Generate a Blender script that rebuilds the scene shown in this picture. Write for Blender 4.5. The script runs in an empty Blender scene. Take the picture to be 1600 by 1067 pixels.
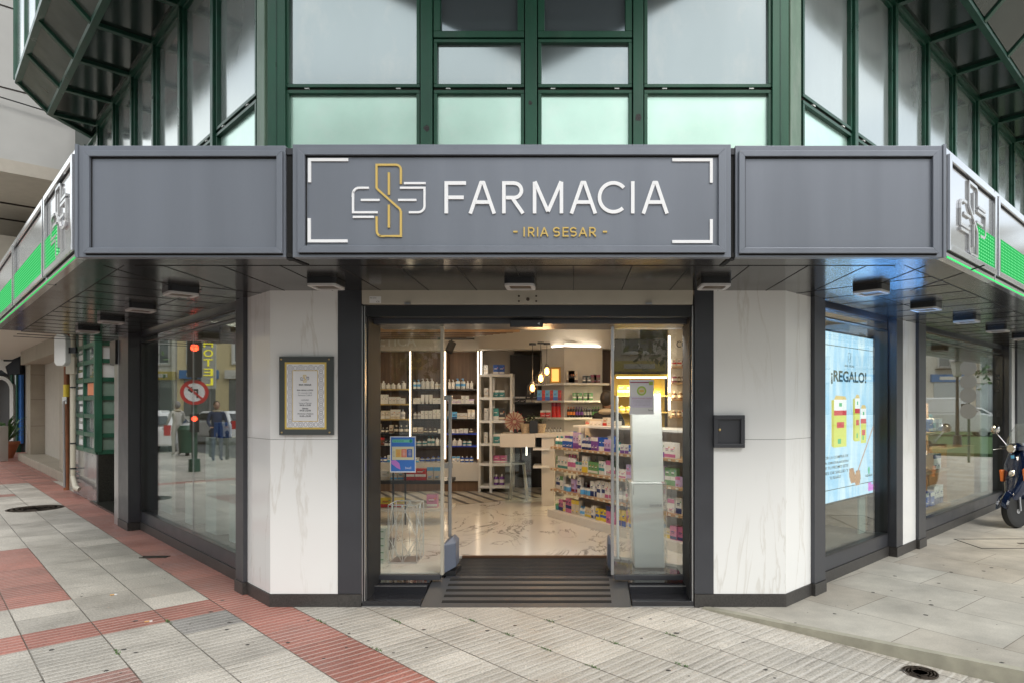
import bpy, bmesh, math, random
from mathutils import Vector, Matrix
random.seed(7)
R = math.radians
sc = bpy.context.scene
COL = sc.collection
# ------------------------------------------------------------------ camera
cam_d = bpy.data.cameras.new('camera'); cam = bpy.data.objects.new('camera', cam_d); COL.objects.link(cam)
cam.location = (0, 0, 1.6); cam.rotation_euler = (R(90), 0, 0)
cam_d.sensor_width = 36; cam_d.lens = 1040/1600*36
cam_d.shift_x = -95/1600; cam_d.shift_y = 98.5/1600
cam_d.clip_start = .05; cam_d.clip_end = 1500
sc.camera = cam
# ------------------------------------------------------------------ sky, sun, exposure
SUN_EL, SUN_AZ = 46, 148          # degrees; azimuth clockwise from +Y
w = bpy.data.worlds.new('World'); sc.world = w; w.use_nodes = True
wn = w.node_tree.nodes; wl = w.node_tree.links
bg = wn['Background']; bg.inputs[1].default_value = .14
sky = wn.new('ShaderNodeTexSky'); sky.sky_type = 'NISHITA'; sky.sun_disc = False
sky.sun_elevation = R(SUN_EL); sky.sun_rotation = R(SUN_AZ); sky.dust_density = 3; sky.air_density = 1.2; sky.ozone_density = 1
tc = wn.new('ShaderNodeTexCoord'); mp = wn.new('ShaderNodeMapping'); mp.inputs['Scale'].default_value = (1, 1, 2.6)
nz = wn.new('ShaderNodeTexNoise'); nz.inputs['Scale'].default_value = 1.7; nz.inputs['Detail'].default_value = 7; nz.inputs['Roughness'].default_value = .55
rp = wn.new('ShaderNodeValToRGB'); rp.color_ramp.elements[0].position = .30; rp.color_ramp.elements[1].position = .56
rp.color_ramp.elements[0].color = (.45, .45, .45, 1)
mx = wn.new('ShaderNodeMix'); mx.data_type = 'RGBA'
mx.inputs[7].default_value = (7.5, 7.85, 7.9, 1)
wl.new(tc.outputs['Generated'], mp.inputs[0]); wl.new(mp.outputs[0], nz.inputs[0]); wl.new(nz.outputs[0], rp.inputs[0])
wl.new(rp.outputs[0], mx.inputs[0]); wl.new(sky.outputs[0], mx.inputs[6]); wl.new(mx.outputs[2], bg.inputs[0])
sd = bpy.data.lights.new('sun', 'SUN'); so = bpy.data.objects.new('sun', sd); COL.objects.link(so)
sd.energy = 1.1; sd.angle = R(22); sd.color = (1, .96, .9)
_d = Vector((math.sin(R(SUN_AZ))*math.cos(R(SUN_EL)), math.cos(R(SUN_AZ))*math.cos(R(SUN_EL)), math.sin(R(SUN_EL))))
so.rotation_euler = _d.to_track_quat('Z', 'Y').to_euler()
sc.view_settings.view_transform = 'Standard'; sc.view_settings.look = 'None'
sc.view_settings.exposure = .62; sc.view_settings.gamma = 1
sc.render.engine = 'CYCLES'
sc.cycles.use_denoising = True
sc.cycles.max_bounces = 8; sc.cycles.transparent_max_bounces = 16; sc.cycles.glossy_bounces = 5; sc.cycles.diffuse_bounces = 4
sc.cycles.sample_clamp_indirect = 6; sc.cycles.caustics_reflective = False; sc.cycles.caustics_refractive = False
# ------------------------------------------------------------------ materials
def N(m, t): return m.node_tree.nodes.new(t)
def L(m, a, b): m.node_tree.links.new(a, b)
def mat(name, col, rough=.5, metal=0, spec=.5, emit=None, es=1, coat=0, var=0, vscale=6, bump=0, bscale=40, rvar=0, stretch=(1,1,1), dirt=None, dscale=3, damt=.5):
    m = bpy.data.materials.new(name); m.use_nodes = True
    p = m.node_tree.nodes['Principled BSDF']
    p.inputs['Base Color'].default_value = (*col, 1); p.inputs['Roughness'].default_value = rough
    p.inputs['Metallic'].default_value = metal; p.inputs['Specular IOR Level'].default_value = spec
    p.inputs['Coat Weight'].default_value = coat; p.inputs['Coat Roughness'].default_value = .04
    if emit: p.inputs['Emission Color'].default_value = (*emit, 1); p.inputs['Emission Strength'].default_value = es
    if var or bump or rvar or dirt:
        t = N(m, 'ShaderNodeTexCoord'); mp = N(m, 'ShaderNodeMapping'); mp.inputs['Scale'].default_value = stretch
        L(m, t.outputs['Object'], mp.inputs[0])
        n = N(m, 'ShaderNodeTexNoise'); n.inputs['Scale'].default_value = vscale; n.inputs['Detail'].default_value = 6
        L(m, mp.outputs[0], n.inputs[0])
        cur = None
        if var:
            mr = N(m, 'ShaderNodeMapRange'); mr.inputs[1].default_value = .3; mr.inputs[2].default_value = .7
            mr.inputs[3].default_value = 1-var; mr.inputs[4].default_value = 1+var
            L(m, n.outputs[0], mr.inputs[0])
            vm = N(m, 'ShaderNodeVectorMath'); vm.operation = 'SCALE'; vm.inputs[0].default_value = col
            L(m, mr.outputs[0], vm.inputs['Scale']); L(m, vm.outputs[0], p.inputs['Base Color']); cur = vm.outputs[0]
        if dirt:
            n3 = N(m, 'ShaderNodeTexNoise'); n3.inputs['Scale'].default_value = dscale; n3.inputs['Detail'].default_value = 9; n3.inputs['Roughness'].default_value = .7
            L(m, mp.outputs[0], n3.inputs[0])
            rr = N(m, 'ShaderNodeMapRange'); rr.inputs[1].default_value = .5; rr.inputs[2].default_value = .75; rr.inputs[4].default_value = damt
            L(m, n3.outputs[0], rr.inputs[0])
            x = N(m, 'ShaderNodeMix'); x.data_type = 'RGBA'; L(m, rr.outputs[0], x.inputs[0])
            if cur: L(m, cur, x.inputs[6])
            else: x.inputs[6].default_value = (*col, 1)
            x.inputs[7].default_value = (*dirt, 1); L(m, x.outputs[2], p.inputs['Base Color'])
        if rvar:
            mr = N(m, 'ShaderNodeMapRange'); mr.inputs[1].default_value = .3; mr.inputs[2].default_value = .7
            mr.inputs[3].default_value = max(0, rough-rvar); mr.inputs[4].default_value = rough+rvar
            L(m, n.outputs[0], mr.inputs[0]); L(m, mr.outputs[0], p.inputs['Roughness'])
        if bump:
            n2 = N(m, 'ShaderNodeTexNoise'); n2.inputs['Scale'].default_value = bscale; n2.inputs['Detail'].default_value = 4
            L(m, mp.outputs[0], n2.inputs[0])
            b = N(m, 'ShaderNodeBump'); b.inputs['Strength'].default_value = bump; b.inputs['Distance'].default_value = .01
            L(m, n2.outputs[0], b.inputs['Height']); L(m, b.outputs[0], p.inputs['Normal'])
    return m
def glass(name, tint=(.93,.97,.96), r0=.05, rough=0, haze=0, hcol=(.6,.65,.65)):
    m = bpy.data.materials.new(name); m.use_nodes = True
    nt = m.node_tree; nt.nodes.remove(nt.nodes['Principled BSDF']); out = nt.nodes['Material Output']
    g = N(m, 'ShaderNodeNewGeometry'); d = N(m, 'ShaderNodeVectorMath'); d.operation = 'DOT_PRODUCT'
    L(m, g.outputs['Normal'], d.inputs[0]); L(m, g.outputs['Incoming'], d.inputs[1])
    a = N(m, 'ShaderNodeMath'); a.operation = 'ABSOLUTE'; L(m, d.outputs['Value'], a.inputs[0])
    s = N(m, 'ShaderNodeMath'); s.operation = 'SUBTRACT'; s.inputs[0].default_value = 1; L(m, a.outputs[0], s.inputs[1])
    p = N(m, 'ShaderNodeMath'); p.operation = 'POWER'; p.inputs[1].default_value = 5; L(m, s.outputs[0], p.inputs[0])
    f = N(m, 'ShaderNodeMath'); f.operation = 'MULTIPLY_ADD'; f.inputs[1].default_value = 1-r0; f.inputs[2].default_value = r0; L(m, p.outputs[0], f.inputs[0])
    t = N(m, 'ShaderNodeBsdfTransparent'); t.inputs[0].default_value = (*tint, 1)
    gl = N(m, 'ShaderNodeBsdfGlossy'); gl.inputs['Roughness'].default_value = rough; gl.inputs[0].default_value = (1,1,1,1)
    base = t.outputs[0]
    if haze:
        df = N(m, 'ShaderNodeBsdfDiffuse'); df.inputs[0].default_value = (*hcol, 1)
        h = N(m, 'ShaderNodeMixShader'); h.inputs[0].default_value = haze; L(m, base, h.inputs[1]); L(m, df.outputs[0], h.inputs[2]); base = h.outputs[0]
    mxs = N(m, 'ShaderNodeMixShader'); L(m, f.outputs[0], mxs.inputs[0]); L(m, base, mxs.inputs[1]); L(m, gl.outputs[0], mxs.inputs[2])
    L(m, mxs.outputs[0], out.inputs[0]); return m
def emis(name, col, s):
    return mat(name, col, .5, emit=col, es=s)
def marble(name, base, vein, scale, width=.03, rough=.12, amt=.6, rot=(0,R(35),R(20)), stretch=(1,1,.35), dist=1.3):
    m = mat(name, base, rough); p = m.node_tree.nodes['Principled BSDF']
    t = N(m, 'ShaderNodeTexCoord'); mp = N(m, 'ShaderNodeMapping'); mp.inputs['Rotation'].default_value = rot; mp.inputs['Scale'].default_value = stretch
    L(m, t.outputs['Object'], mp.inputs[0])
    n = N(m, 'ShaderNodeTexNoise'); n.inputs['Scale'].default_value = scale; n.inputs['Detail'].default_value = 8; n.inputs['Distortion'].default_value = dist; n.inputs['Roughness'].default_value = .55
    L(m, mp.outputs[0], n.inputs[0])
    s = N(m, 'ShaderNodeMath'); s.operation = 'SUBTRACT'; s.inputs[1].default_value = .5; L(m, n.outputs[0], s.inputs[0])
    a = N(m, 'ShaderNodeMath'); a.operation = 'ABSOLUTE'; L(m, s.outputs[0], a.inputs[0])
    r = N(m, 'ShaderNodeMapRange'); r.inputs[1].default_value = 0; r.inputs[2].default_value = width; r.inputs[3].default_value = amt; r.inputs[4].default_value = 0; L(m, a.outputs[0], r.inputs[0])
    n2 = N(m, 'ShaderNodeTexNoise'); n2.inputs['Scale'].default_value = scale*.8; n2.inputs['Detail'].default_value = 3; L(m, t.outputs['Object'], n2.inputs[0])
    r2 = N(m, 'ShaderNodeMapRange'); r2.inputs[1].default_value = .36; r2.inputs[2].default_value = .58; L(m, n2.outputs[0], r2.inputs[0])
    mm = N(m, 'ShaderNodeMath'); mm.operation = 'MULTIPLY'; L(m, r.outputs[0], mm.inputs[0]); L(m, r2.outputs[0], mm.inputs[1])
    x = N(m, 'ShaderNodeMix'); x.data_type = 'RGBA'; x.inputs[6].default_value = (*base, 1); x.inputs[7].default_value = (*vein, 1)
    L(m, mm.outputs[0], x.inputs[0]); L(m, x.outputs[2], p.inputs['Base Color']); return m

FASC = mat('fascia_paint', (.195,.212,.250), .34, .35, dirt=(.26,.275,.30), dscale=2.5, damt=.10, stretch=(5,5,.35), var=.035, vscale=1.2, rvar=.04, bump=.03, bscale=300)
FASC_G = mat('fascia_gloss_paint', (.66,.67,.70), .12, .8, var=.03, vscale=2)
DARK = mat('anthracite_aluminium', (.055,.057,.066), .33, .2, var=.08, vscale=4, rvar=.05)
BLACK = mat('black_frame', (.018,.019,.021), .3)
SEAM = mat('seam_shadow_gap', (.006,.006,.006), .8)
SOFF = mat('glossy_soffit_panel', (.022,.021,.021), .17, 0, spec=.48, var=.2, vscale=2.2, rvar=.05)
MARB = marble('white_marble_cladding', (.83,.83,.82), (.60,.57,.52), 1.25, .014, .10, .5, rot=(0,R(-30),0), stretch=(2.4,2.4,.30), dist=.5)
MARBF = marble('marble_floor', (.74,.71,.66), (.25,.23,.21), 1.5, .016, .16, .95, rot=(0,0,R(30)), stretch=(1,.55,1))
PLIN = mat('dark_granite_plinth', (.045,.042,.040), .42, var=.35, vscale=70, bump=.05, bscale=120, dirt=(.10,.09,.08), dscale=5, damt=.35)
BGRAN = mat('polished_black_granite', (.022,.022,.026), .10, coat=.3, var=.5, vscale=160)
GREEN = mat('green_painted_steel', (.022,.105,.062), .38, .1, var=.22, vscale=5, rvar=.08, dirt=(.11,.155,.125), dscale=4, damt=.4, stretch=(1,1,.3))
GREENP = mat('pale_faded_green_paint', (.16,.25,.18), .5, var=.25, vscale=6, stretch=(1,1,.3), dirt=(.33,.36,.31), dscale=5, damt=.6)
GREEND = mat('dark_green_painted_steel', (.018,.082,.052), .34, .1, var=.25, vscale=6, rvar=.08, dirt=(.10,.10,.08), dscale=5, damt=.25)
RUSTD = mat('dark_sealant', (.03,.022,.018), .8)
def sashglass(name, base, metal, rough, dust, damt, var=.06):
    return mat(name, base, rough, metal, var=var, vscale=1.6, rvar=.03, dirt=dust, dscale=2.2, damt=damt, stretch=(1,1,.5), bump=.015, bscale=3)
SKYG = sashglass('reflective_grey_glass', (.37,.42,.43), .70, .11, (.50,.51,.49), .65)
FROST = mat('frosted_side_glass', (.52,.57,.56), .13, .62, var=.08, vscale=2, rvar=.05, dirt=(.62,.66,.64), dscale=2.6, damt=.4, stretch=(1,1,.4), bump=.03, bscale=4)
DKG = sashglass('dark_reflective_glass', (.26,.30,.33), .6, .06, (.25,.28,.30), .5)
MINT = mat('mint_spandrel_glass', (.66,.92,.80), .24, .5, coat=.3, var=.10, vscale=2.2, dirt=(.80,.90,.84), dscale=1.3, damt=.75)
SOFG = mat('dark_soffit_glass', (.024,.036,.031), .12, .2, var=.3, vscale=2, dirt=(.12,.11,.10), dscale=3, damt=.35)
BAYG = mat('dusty_bay_glass', (.115,.13,.115), .2, .25, var=.25, vscale=3, dirt=(.16,.155,.14), dscale=3, damt=.5)
WHITE = mat('white_paint', (.78,.78,.76), .4, var=.03)
OFFW = mat('offwhite_laminate', (.66,.63,.58), .45, var=.03)
GOLD = mat('gold_paint', (.62,.44,.13), .4)
WLET = mat('white_acrylic_letter', (.86,.86,.88), .3)
BEIGE = mat('cream_aluminium', (.50,.46,.38), .4, .1, var=.05)
SILV = mat('brushed_silver', (.55,.55,.56), .28, .9, var=.05)
STEEL = mat('satin_steel', (.40,.40,.41), .3, .85)
GLASS = glass('clear_glass'); GLASSR = glass('right_window_glass', (.90,.94,.92), .09); GLASSW = glass('window_glass', (.80,.86,.84), .13); GLASSD = glass('door_glass', (.96,.98,.97), .06)
LEDW = emis('warm_led_strip', (1,.80,.56), 5); LEDC = emis('cool_led_strip', (1,.90,.76), 5)
# ------------------------------------------------------------------ geometry helpers
class Fr:
    def __init__(s, O, d, n): s.O = Vector((O[0], O[1], 0)); s.d = Vector((d[0], d[1], 0)).normalized(); s.n = Vector((n[0], n[1], 0)).normalized()
    def P(s, a, n, z): return s.O + s.d*a + s.n*n + Vector((0, 0, z))
    def S(s, px, n=0):          # distance along the wall of the point seen at image column px
        u = (px-895)/1040; o = s.O + s.n*n
        return (u*o.y - o.x)/(s.d.x - u*s.d.y)
    def Z(s, px, py, n=0):
        return 1.6 + (632-py)/1040*s.P(s.S(px, n), n, 0).y
FF = Fr((0, 5.28), (1, 0), (0, -1))
FL = Fr((-2.40, 5.28), (-1, 1), (-1, -1))
FR = Fr((1.686, 5.28), (1, 1), (1, -1))
WD = Fr((0, 0), (1, 0), (0, -1))    # plain frame: s = X, n = -Y
def woff(o):
    v = Vector((0,0,0))
    while o: v += o.location; o = o.parent
    return v
class MB:
    def __init__(s): s.v = []; s.f = []; s.mi = []; s.cur = 0; s.mats = []
    def m(s, mt):
        if mt not in s.mats: s.mats.append(mt)
        s.cur = s.mats.index(mt); return s
    def add(s, vs, fs):
        b = len(s.v); s.v += [Vector(v) for v in vs]
        for f in fs: s.f.append([i+b for i in f]); s.mi.append(s.cur)
        return s
    def box(s, fr, s0, s1, n0, n1, z0, z1):
        vs = [fr.P(a, n, z) for z in (z0, z1) for n in (n0, n1) for a in (s0, s1)]
        return s.add(vs, [(0,1,3,2),(4,6,7,5),(0,4,5,1),(2,3,7,6),(0,2,6,4),(1,5,7,3)])
    def prism(s, pts, z0, z1):     # pts xy polygon
        n = len(pts); vs = [(p[0],p[1],z0) for p in pts]+[(p[0],p[1],z1) for p in pts]
        return s.add(vs, [tuple(range(n))[::-1], tuple(range(n,2*n))]+[(i,(i+1)%n,n+(i+1)%n,n+i) for i in range(n)])
    def fprism(s, fr, pts, n0, n1):  # pts (s,z) polygon on a wall
        n = len(pts); vs = [fr.P(p[0],n0,p[1]) for p in pts]+[fr.P(p[0],n1,p[1]) for p in pts]
        return s.add(vs, [tuple(range(n))[::-1], tuple(range(n,2*n))]+[(i,(i+1)%n,n+(i+1)%n,n+i) for i in range(n)])
    def quad(s, a, b, c, d): return s.add([a,b,c,d], [(0,1,2,3)])
    def slab(s, a, b, c, d, t):      # quad with thickness t along its normal
        a,b,c,d = map(Vector,(a,b,c,d)); nn = (b-a).cross(c-a).normalized()*t
        return s.add([a,b,c,d,a+nn,b+nn,c+nn,d+nn], [(3,2,1,0),(4,5,6,7),(0,1,5,4),(1,2,6,5),(2,3,7,6),(3,0,4,7)])
    def bar(s, p, q, wd, ht, up=(0,0,1)):
        p = Vector(p); q = Vector(q); d = (q-p).normalized(); up = Vector(up)
        x = d.cross(up)
        if x.length < 1e-4: x = d.cross(Vector((1,0,0)))
        x = x.normalized()*wd/2; y = x.cross(d).normalized()*ht/2
        vs = [p-x-y,p+x-y,p+x+y,p-x+y,q-x-y,q+x-y,q+x+y,q-x+y]
        return s.add(vs, [(3,2,1,0),(4,5,6,7),(0,1,5,4),(1,2,6,5),(2,3,7,6),(3,0,4,7)])
    def tube(s, pts, r, k=8, caps=True):
        pts = [Vector(p) for p in pts]; rs = r if isinstance(r,(list,tuple)) else [r]*len(pts)
        b = len(s.v); x = None
        for i,p in enumerate(pts):
            d = (pts[min(i+1,len(pts)-1)]-pts[max(i-1,0)]).normalized()
            if x is None: x = d.cross(Vector((0,0,1))) if abs(d.z)<.9 else d.cross(Vector((1,0,0)))
            x = (x - d*x.dot(d)).normalized(); y = d.cross(x)
            for j in range(k):
                t = 2*math.pi*j/k; s.v.append(p+(x*math.cos(t)+y*math.sin(t))*rs[i])
        for i in range(len(pts)-1):
            for j in range(k):
                s.f.append([b+i*k+j,b+i*k+(j+1)%k,b+(i+1)*k+(j+1)%k,b+(i+1)*k+j]); s.mi.append(s.cur)
        if caps:
            s.f.append([b+j for j in range(k)][::-1]); s.mi.append(s.cur)
            e = b+(len(pts)-1)*k; s.f.append([e+j for j in range(k)]); s.mi.append(s.cur)
        return s
    def lathe(s, c, prof, k=16, axis=None):   # prof [(r,z)]
        c = Vector(c)
        if axis is None: X,Y,Z = Vector((1,0,0)),Vector((0,1,0)),Vector((0,0,1))
        else:
            Z = Vector(axis).normalized(); X = Z.cross(Vector((0,0,1)))
            if X.length<.01: X = Vector((1,0,0))
            X.normalize(); Y = Z.cross(X)
        b = len(s.v); n = len(prof)
        for r,z in prof:
            for j in range(k):
                t = 2*math.pi*j/k; s.v.append(c+(X*math.cos(t)+Y*math.sin(t))*r+Z*z)
        for i in range(n-1):
            for j in range(k):
                s.f.append([b+i*k+j,b+i*k+(j+1)%k,b+(i+1)*k+(j+1)%k,b+(i+1)*k+j]); s.mi.append(s.cur)
        s.f.append([b+j for j in range(k)][::-1]); s.mi.append(s.cur)
        e = b+(n-1)*k; s.f.append([e+j for j in range(k)]); s.mi.append(s.cur)
        return s
    def ribbon(s, fr, pts, wd, n0, n1, sx=1):   # mitred flat stroke on a wall, pts (s,z)
        P = [Vector((p[0],p[1])) for p in pts]; n = len(P); Lf=[]; Rt=[]
        for i in range(n):
            d0 = (P[i]-P[i-1]).normalized() if i>0 else None; d1 = (P[i+1]-P[i]).normalized() if i<n-1 else None
            if d0 is None: d0 = d1
            if d1 is None: d1 = d0
            t = (d0+d1).normalized(); nn = Vector((-t.y,t.x)); k = wd/2/max(.35, nn.dot(Vector((-d0.y,d0.x))))
            Lf.append(P[i]+nn*k); Rt.append(P[i]-nn*k)
        for i in range(n-1):
            q = [Lf[i],Rt[i],Rt[i+1],Lf[i+1]]
            s.fprism(fr, [(v.x,v.y) for v in q], n0, n1)
        return s
    def build(s, name, mt=None, parent=None, smooth=False, bevel=0, split=40):
        me = bpy.data.meshes.new(name); off = woff(parent)
        me.from_pydata([v-off for v in s.v], [], s.f)
        mats = s.mats or ([mt] if mt else [])
        for m_ in mats: me.materials.append(m_)
        if s.mats: me.polygons.foreach_set('material_index', s.mi)
        bm = bmesh.new(); bm.from_mesh(me); bmesh.ops.recalc_face_normals(bm, faces=bm.faces)
        bm.to_mesh(me); bm.free()
        if smooth:
            for p in me.polygons: p.use_smooth = True
            try: me.set_sharp_from_angle(angle=R(split))
            except Exception: pass
        o = bpy.data.objects.new(name, me); COL.objects.link(o); o.parent = parent
        if bevel:
            b = o.modifiers.new('bevel','BEVEL'); b.width = bevel; b.segments = 2; b.limit_method='ANGLE'; b.angle_limit=R(40)
        return o
def tag(o, label, cat, group=None, kind=None):
    if label: o['label'] = label
    if cat: o['category'] = cat
    if group: o['group'] = group
    if kind: o['kind'] = kind
    return o
def thing(name, label, cat, loc=(0,0,0), group=None):
    o = bpy.data.objects.new(name, None); COL.objects.link(o); o.location = loc; o.empty_display_size=.1
    return tag(o, label, cat, group)
def struct(mb, name, mt=None, **k):
    o = mb.build(name, mt, **k); o['kind'] = 'structure'; return o
def node(name, parent, loc=None):    # empty part that holds sub-parts
    o = bpy.data.objects.new(name, None); COL.objects.link(o); o.parent = parent
    if loc is not None: o.location = Vector(loc)-woff(parent)
    return o
def text(name, body, fr, s0, s1, z0, z1, n, mt, parent, th=.004, flip=False, bold=0, shear=0):
    """fit body between s0..s1 (left to right as read) and z0..z1 (its own ink box)"""
    c = bpy.data.curves.new('t','FONT'); c.body = body; c.size = 1; c.offset = bold; c.shear = shear; c.resolution_u = 3
    o = bpy.data.objects.new('t', c); COL.objects.link(o)
    bpy.context.view_layer.update()
    me = bpy.data.meshes.new_from_object(o.evaluated_get(bpy.context.evaluated_depsgraph_get()))
    bpy.data.objects.remove(o); bpy.data.curves.remove(c)
    xs = [v.co.x for v in me.vertices]; ys = [v.co.y for v in me.vertices]
    if not xs: return None
    x0,x1,y0,y1 = min(xs),max(xs),min(ys),max(ys); off = woff(parent)
    for v in me.vertices:
        a = s0+(v.co.x-x0)/(x1-x0)*(s1-s0); z = z0+(v.co.y-y0)/(y1-y0)*(z1-z0)
        v.co = fr.P(a, n, z)-off
    me.materials.clear(); me.materials.append(mt)
    bm = bmesh.new(); bm.from_mesh(me)
    r = bmesh.ops.extrude_face_region(bm, geom=bm.faces[:])
    bmesh.ops.translate(bm, vec=fr.n*th, verts=[g for g in r['geom'] if isinstance(g, bmesh.types.BMVert)])
    bmesh.ops.recalc_face_normals(bm, faces=bm.faces)
    bm.to_mesh(me); bm.free()
    o = bpy.data.objects.new(name, me); COL.objects.link(o); o.parent = parent; return o
def arc(cx, cy, r, a0, a1, k=7):
    return [(cx+r*math.cos(R(a0+(a1-a0)*i/k)), cy+r*math.sin(R(a0+(a1-a0)*i/k))) for i in range(k+1)]
def a2(a, b, z=0):   # street grid: a away along the left wall, b towards it
    return Vector(((b-a)/math.sqrt(2), (a+b)/math.sqrt(2), z))
# ------------------------------------------------------------------ ground
def tile_mat():
    m = bpy.data.materials.new('ribbed_pavement_tile'); m.use_nodes = True
    p = m.node_tree.nodes['Principled BSDF']; p.inputs['Roughness'].default_value = .55
    at = N(m,'ShaderNodeAttribute'); at.attribute_name = 'tone'
    t = N(m,'ShaderNodeTexCoord'); mp = N(m,'ShaderNodeMapping'); mp.inputs['Rotation'].default_value = (0,0,R(-45))
    L(m,t.outputs['Object'],mp.inputs[0]); sp = N(m,'ShaderNodeSeparateXYZ'); L(m,mp.outputs[0],sp.inputs[0])
    # rotated -45: x' = (X+Y)/sqrt2 = b ; y' = (Y-X)/sqrt2 = a
    nz = N(m,'ShaderNodeTexNoise'); nz.inputs['Scale'].default_value = 9; nz.inputs['Detail'].default_value = 3; L(m,t.outputs['Object'],nz.inputs[0])
    wob = N(m,'ShaderNodeMath'); wob.operation='MULTIPLY_ADD'; wob.inputs[1].default_value=.016; L(m,nz.outputs[0],wob.inputs[0]); L(m,sp.outputs['Y'],wob.inputs[2])
    def dist(src, period, off, wd):   # 1 on the line, 0 away
        a = N(m,'ShaderNodeMath'); a.operation='SUBTRACT'; a.inputs[1].default_value=off; L(m,src,a.inputs[0])
        b = N(m,'ShaderNodeMath'); b.operation='PINGPONG'; b.inputs[1].default_value=period/2; L(m,a.outputs[0],b.inputs[0])
        c = N(m,'ShaderNodeMapRange'); c.inputs[1].default_value=wd*.35; c.inputs[2].default_value=wd; c.inputs[3].default_value=1; c.inputs[4].default_value=0; L(m,b.outputs[0],c.inputs[0]); return c.outputs[0]
    gro = dist(wob.outputs[0], .4/6, .39, .011); ja = dist(sp.outputs['Y'], .4, .39, .0045); jb = dist(sp.outputs['X'], .4, .16, .0055)
    n1 = N(m,'ShaderNodeTexNoise'); n1.inputs['Scale'].default_value = 75; n1.inputs['Detail'].default_value = 6; n1.inputs['Roughness'].default_value = .75; L(m,t.outputs['Object'],n1.inputs[0])
    n2 = N(m,'ShaderNodeTexNoise'); n2.inputs['Scale'].default_value = 2.3; n2.inputs['Detail'].default_value = 8; n2.inputs['Roughness'].default_value=.65; L(m,t.outputs['Object'],n2.inputs[0])
    def mr(src,a,b,c,d):
        x = N(m,'ShaderNodeMapRange'); x.inputs[1].default_value=a; x.inputs[2].default_value=b; x.inputs[3].default_value=c; x.inputs[4].default_value=d; L(m,src,x.inputs[0]); return x.outputs[0]
    def mul(a,b):
        x = N(m,'ShaderNodeMath'); x.operation='MULTIPLY'; L(m,a,x.inputs[0]); L(m,b,x.inputs[1]); return x.outputs[0]
    # groove strength: alpha of the tile, patchy wear
    n4 = N(m,'ShaderNodeTexNoise'); n4.inputs['Scale'].default_value = 5; n4.inputs['Detail'].default_value = 4; L(m,t.outputs['Object'],n4.inputs[0])
    g = mul(mul(gro, at.outputs['Alpha']), mr(n4.outputs[0],.36,.62,.12,1))
    vs = N(m,'ShaderNodeVectorMath'); vs.operation='SCALE'; L(m,at.outputs['Color'],vs.inputs[0])
    L(m, mul(mr(n1.outputs[0],.38,.62,.68,1.28), mr(n2.outputs[0],.33,.68,.82,1.10)), vs.inputs['Scale'])
    x1 = N(m,'ShaderNodeMix'); x1.data_type='RGBA'; L(m,mul(g, mr(g,0,1,0,.42)),x1.inputs[0]); L(m,vs.outputs[0],x1.inputs[6]); x1.inputs[7].default_value=(.14,.12,.10,1)
    # light worn ridge beside each groove
    g2 = mul(dist(wob.outputs[0], .4/6, .39+.017, .011), at.outputs['Alpha'])
    x3 = N(m,'ShaderNodeMix'); x3.data_type='RGBA'; L(m,mr(g2,0,1,0,.42),x3.inputs[0]); L(m,x1.outputs[2],x3.inputs[6]); x3.inputs[7].default_value=(.68,.66,.62,1)
    mxj = N(m,'ShaderNodeMath'); mxj.operation='MAXIMUM'; L(m,mr(ja,0,1,0,.5),mxj.inputs[0]); L(m,jb,mxj.inputs[1])
    jm = mul(mxj.outputs[0], mr(n2.outputs[0],.25,.6,.35,1))
    x2 = N(m,'ShaderNodeMix'); x2.data_type='RGBA'; L(m,jm,x2.inputs[0]); L(m,x3.outputs[2],x2.inputs[6]); x2.inputs[7].default_value=(.085,.072,.055,1)
    L(m,x2.outputs[2],p.inputs['Base Color'])
    rgh = mr(n2.outputs[0],.35,.65,.36,.72); L(m,rgh,p.inputs['Roughness'])
    h = N(m,'ShaderNodeMath'); h.operation='MULTIPLY_ADD'; h.inputs[1].default_value=-1; L(m,g,h.inputs[0]); L(m,mr(n1.outputs[0],0,1,0,.35),h.inputs[2])
    h2 = N(m,'ShaderNodeMath'); h2.operation='SUBTRACT'; L(m,h.outputs[0],h2.inputs[0]); L(m,mxj.outputs[0],h2.inputs[1])
    b = N(m,'ShaderNodeBump'); b.inputs['Strength'].default_value=.65; b.inputs['Distance'].default_value=.006; L(m,h2.outputs[0],b.inputs['Height']); L(m,b.outputs[0],p.inputs['Normal'])
    return m
def zt(x, y): return -.06*min(3.2, max(0, x-.9))
rt = random.Random(11)
mbt = MB(); tones = []
for ia in range(-36, 92):
    a0 = .39+.4*ia-.4*0
    for ib in range(-7, 14):
        b0 = .16+.4*ib; am, bm_ = a0+.2, b0+.2
        P = [a2(a0,b0), a2(a0,b0+.4), a2(a0+.4,b0+.4), a2(a0+.4,b0)]
        if P[0].x > 7 or am > 5.8 and bm_ > 3.4: continue
        mbt.add([(q.x,q.y,zt(q.x,q.y)) for q in P], [(0,1,2,3)])
        red = 0
        if 1.76 <= bm_ < 2.16: red = 1
        if bm_ < 1.76 and 5.58 < am < 5.99: red = 1
        if bm_ < .96 and 6.79 < am < 9.6: red = 1
        if bm_ < .96 and 3.4 < am < 4.8: red = 2
        if bm_ < 1.36 and 15.1 < am < 15.6: red = 1
        if bm_ < .6 and 11 < am < 12.6: red = 2
        if bm_ > 1.0 and am > 17.5: red = 1
        k = rt.uniform(.83,1.15)
        big = math.sin(am*1.9+bm_*.7)*.08 + math.sin(bm_*2.1-am*.6)*.05
        if red == 1: c = (.36*k, .145*k, .112*k)
        elif red == 2: c = (.30*k, .17*k, .145*k)
        else:
            c = (.475*(k+big), .438*(k+big), .385*(k+big))
            if 1.36 <= bm_ < 1.76 and 5.1 < am < 5.58: c = (.27,.255,.24)
        gr = rt.uniform(.55,1) if (am < 6.0 or red) else rt.choice([.12,.2,.4])
        tones.append((*c, gr))
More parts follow.
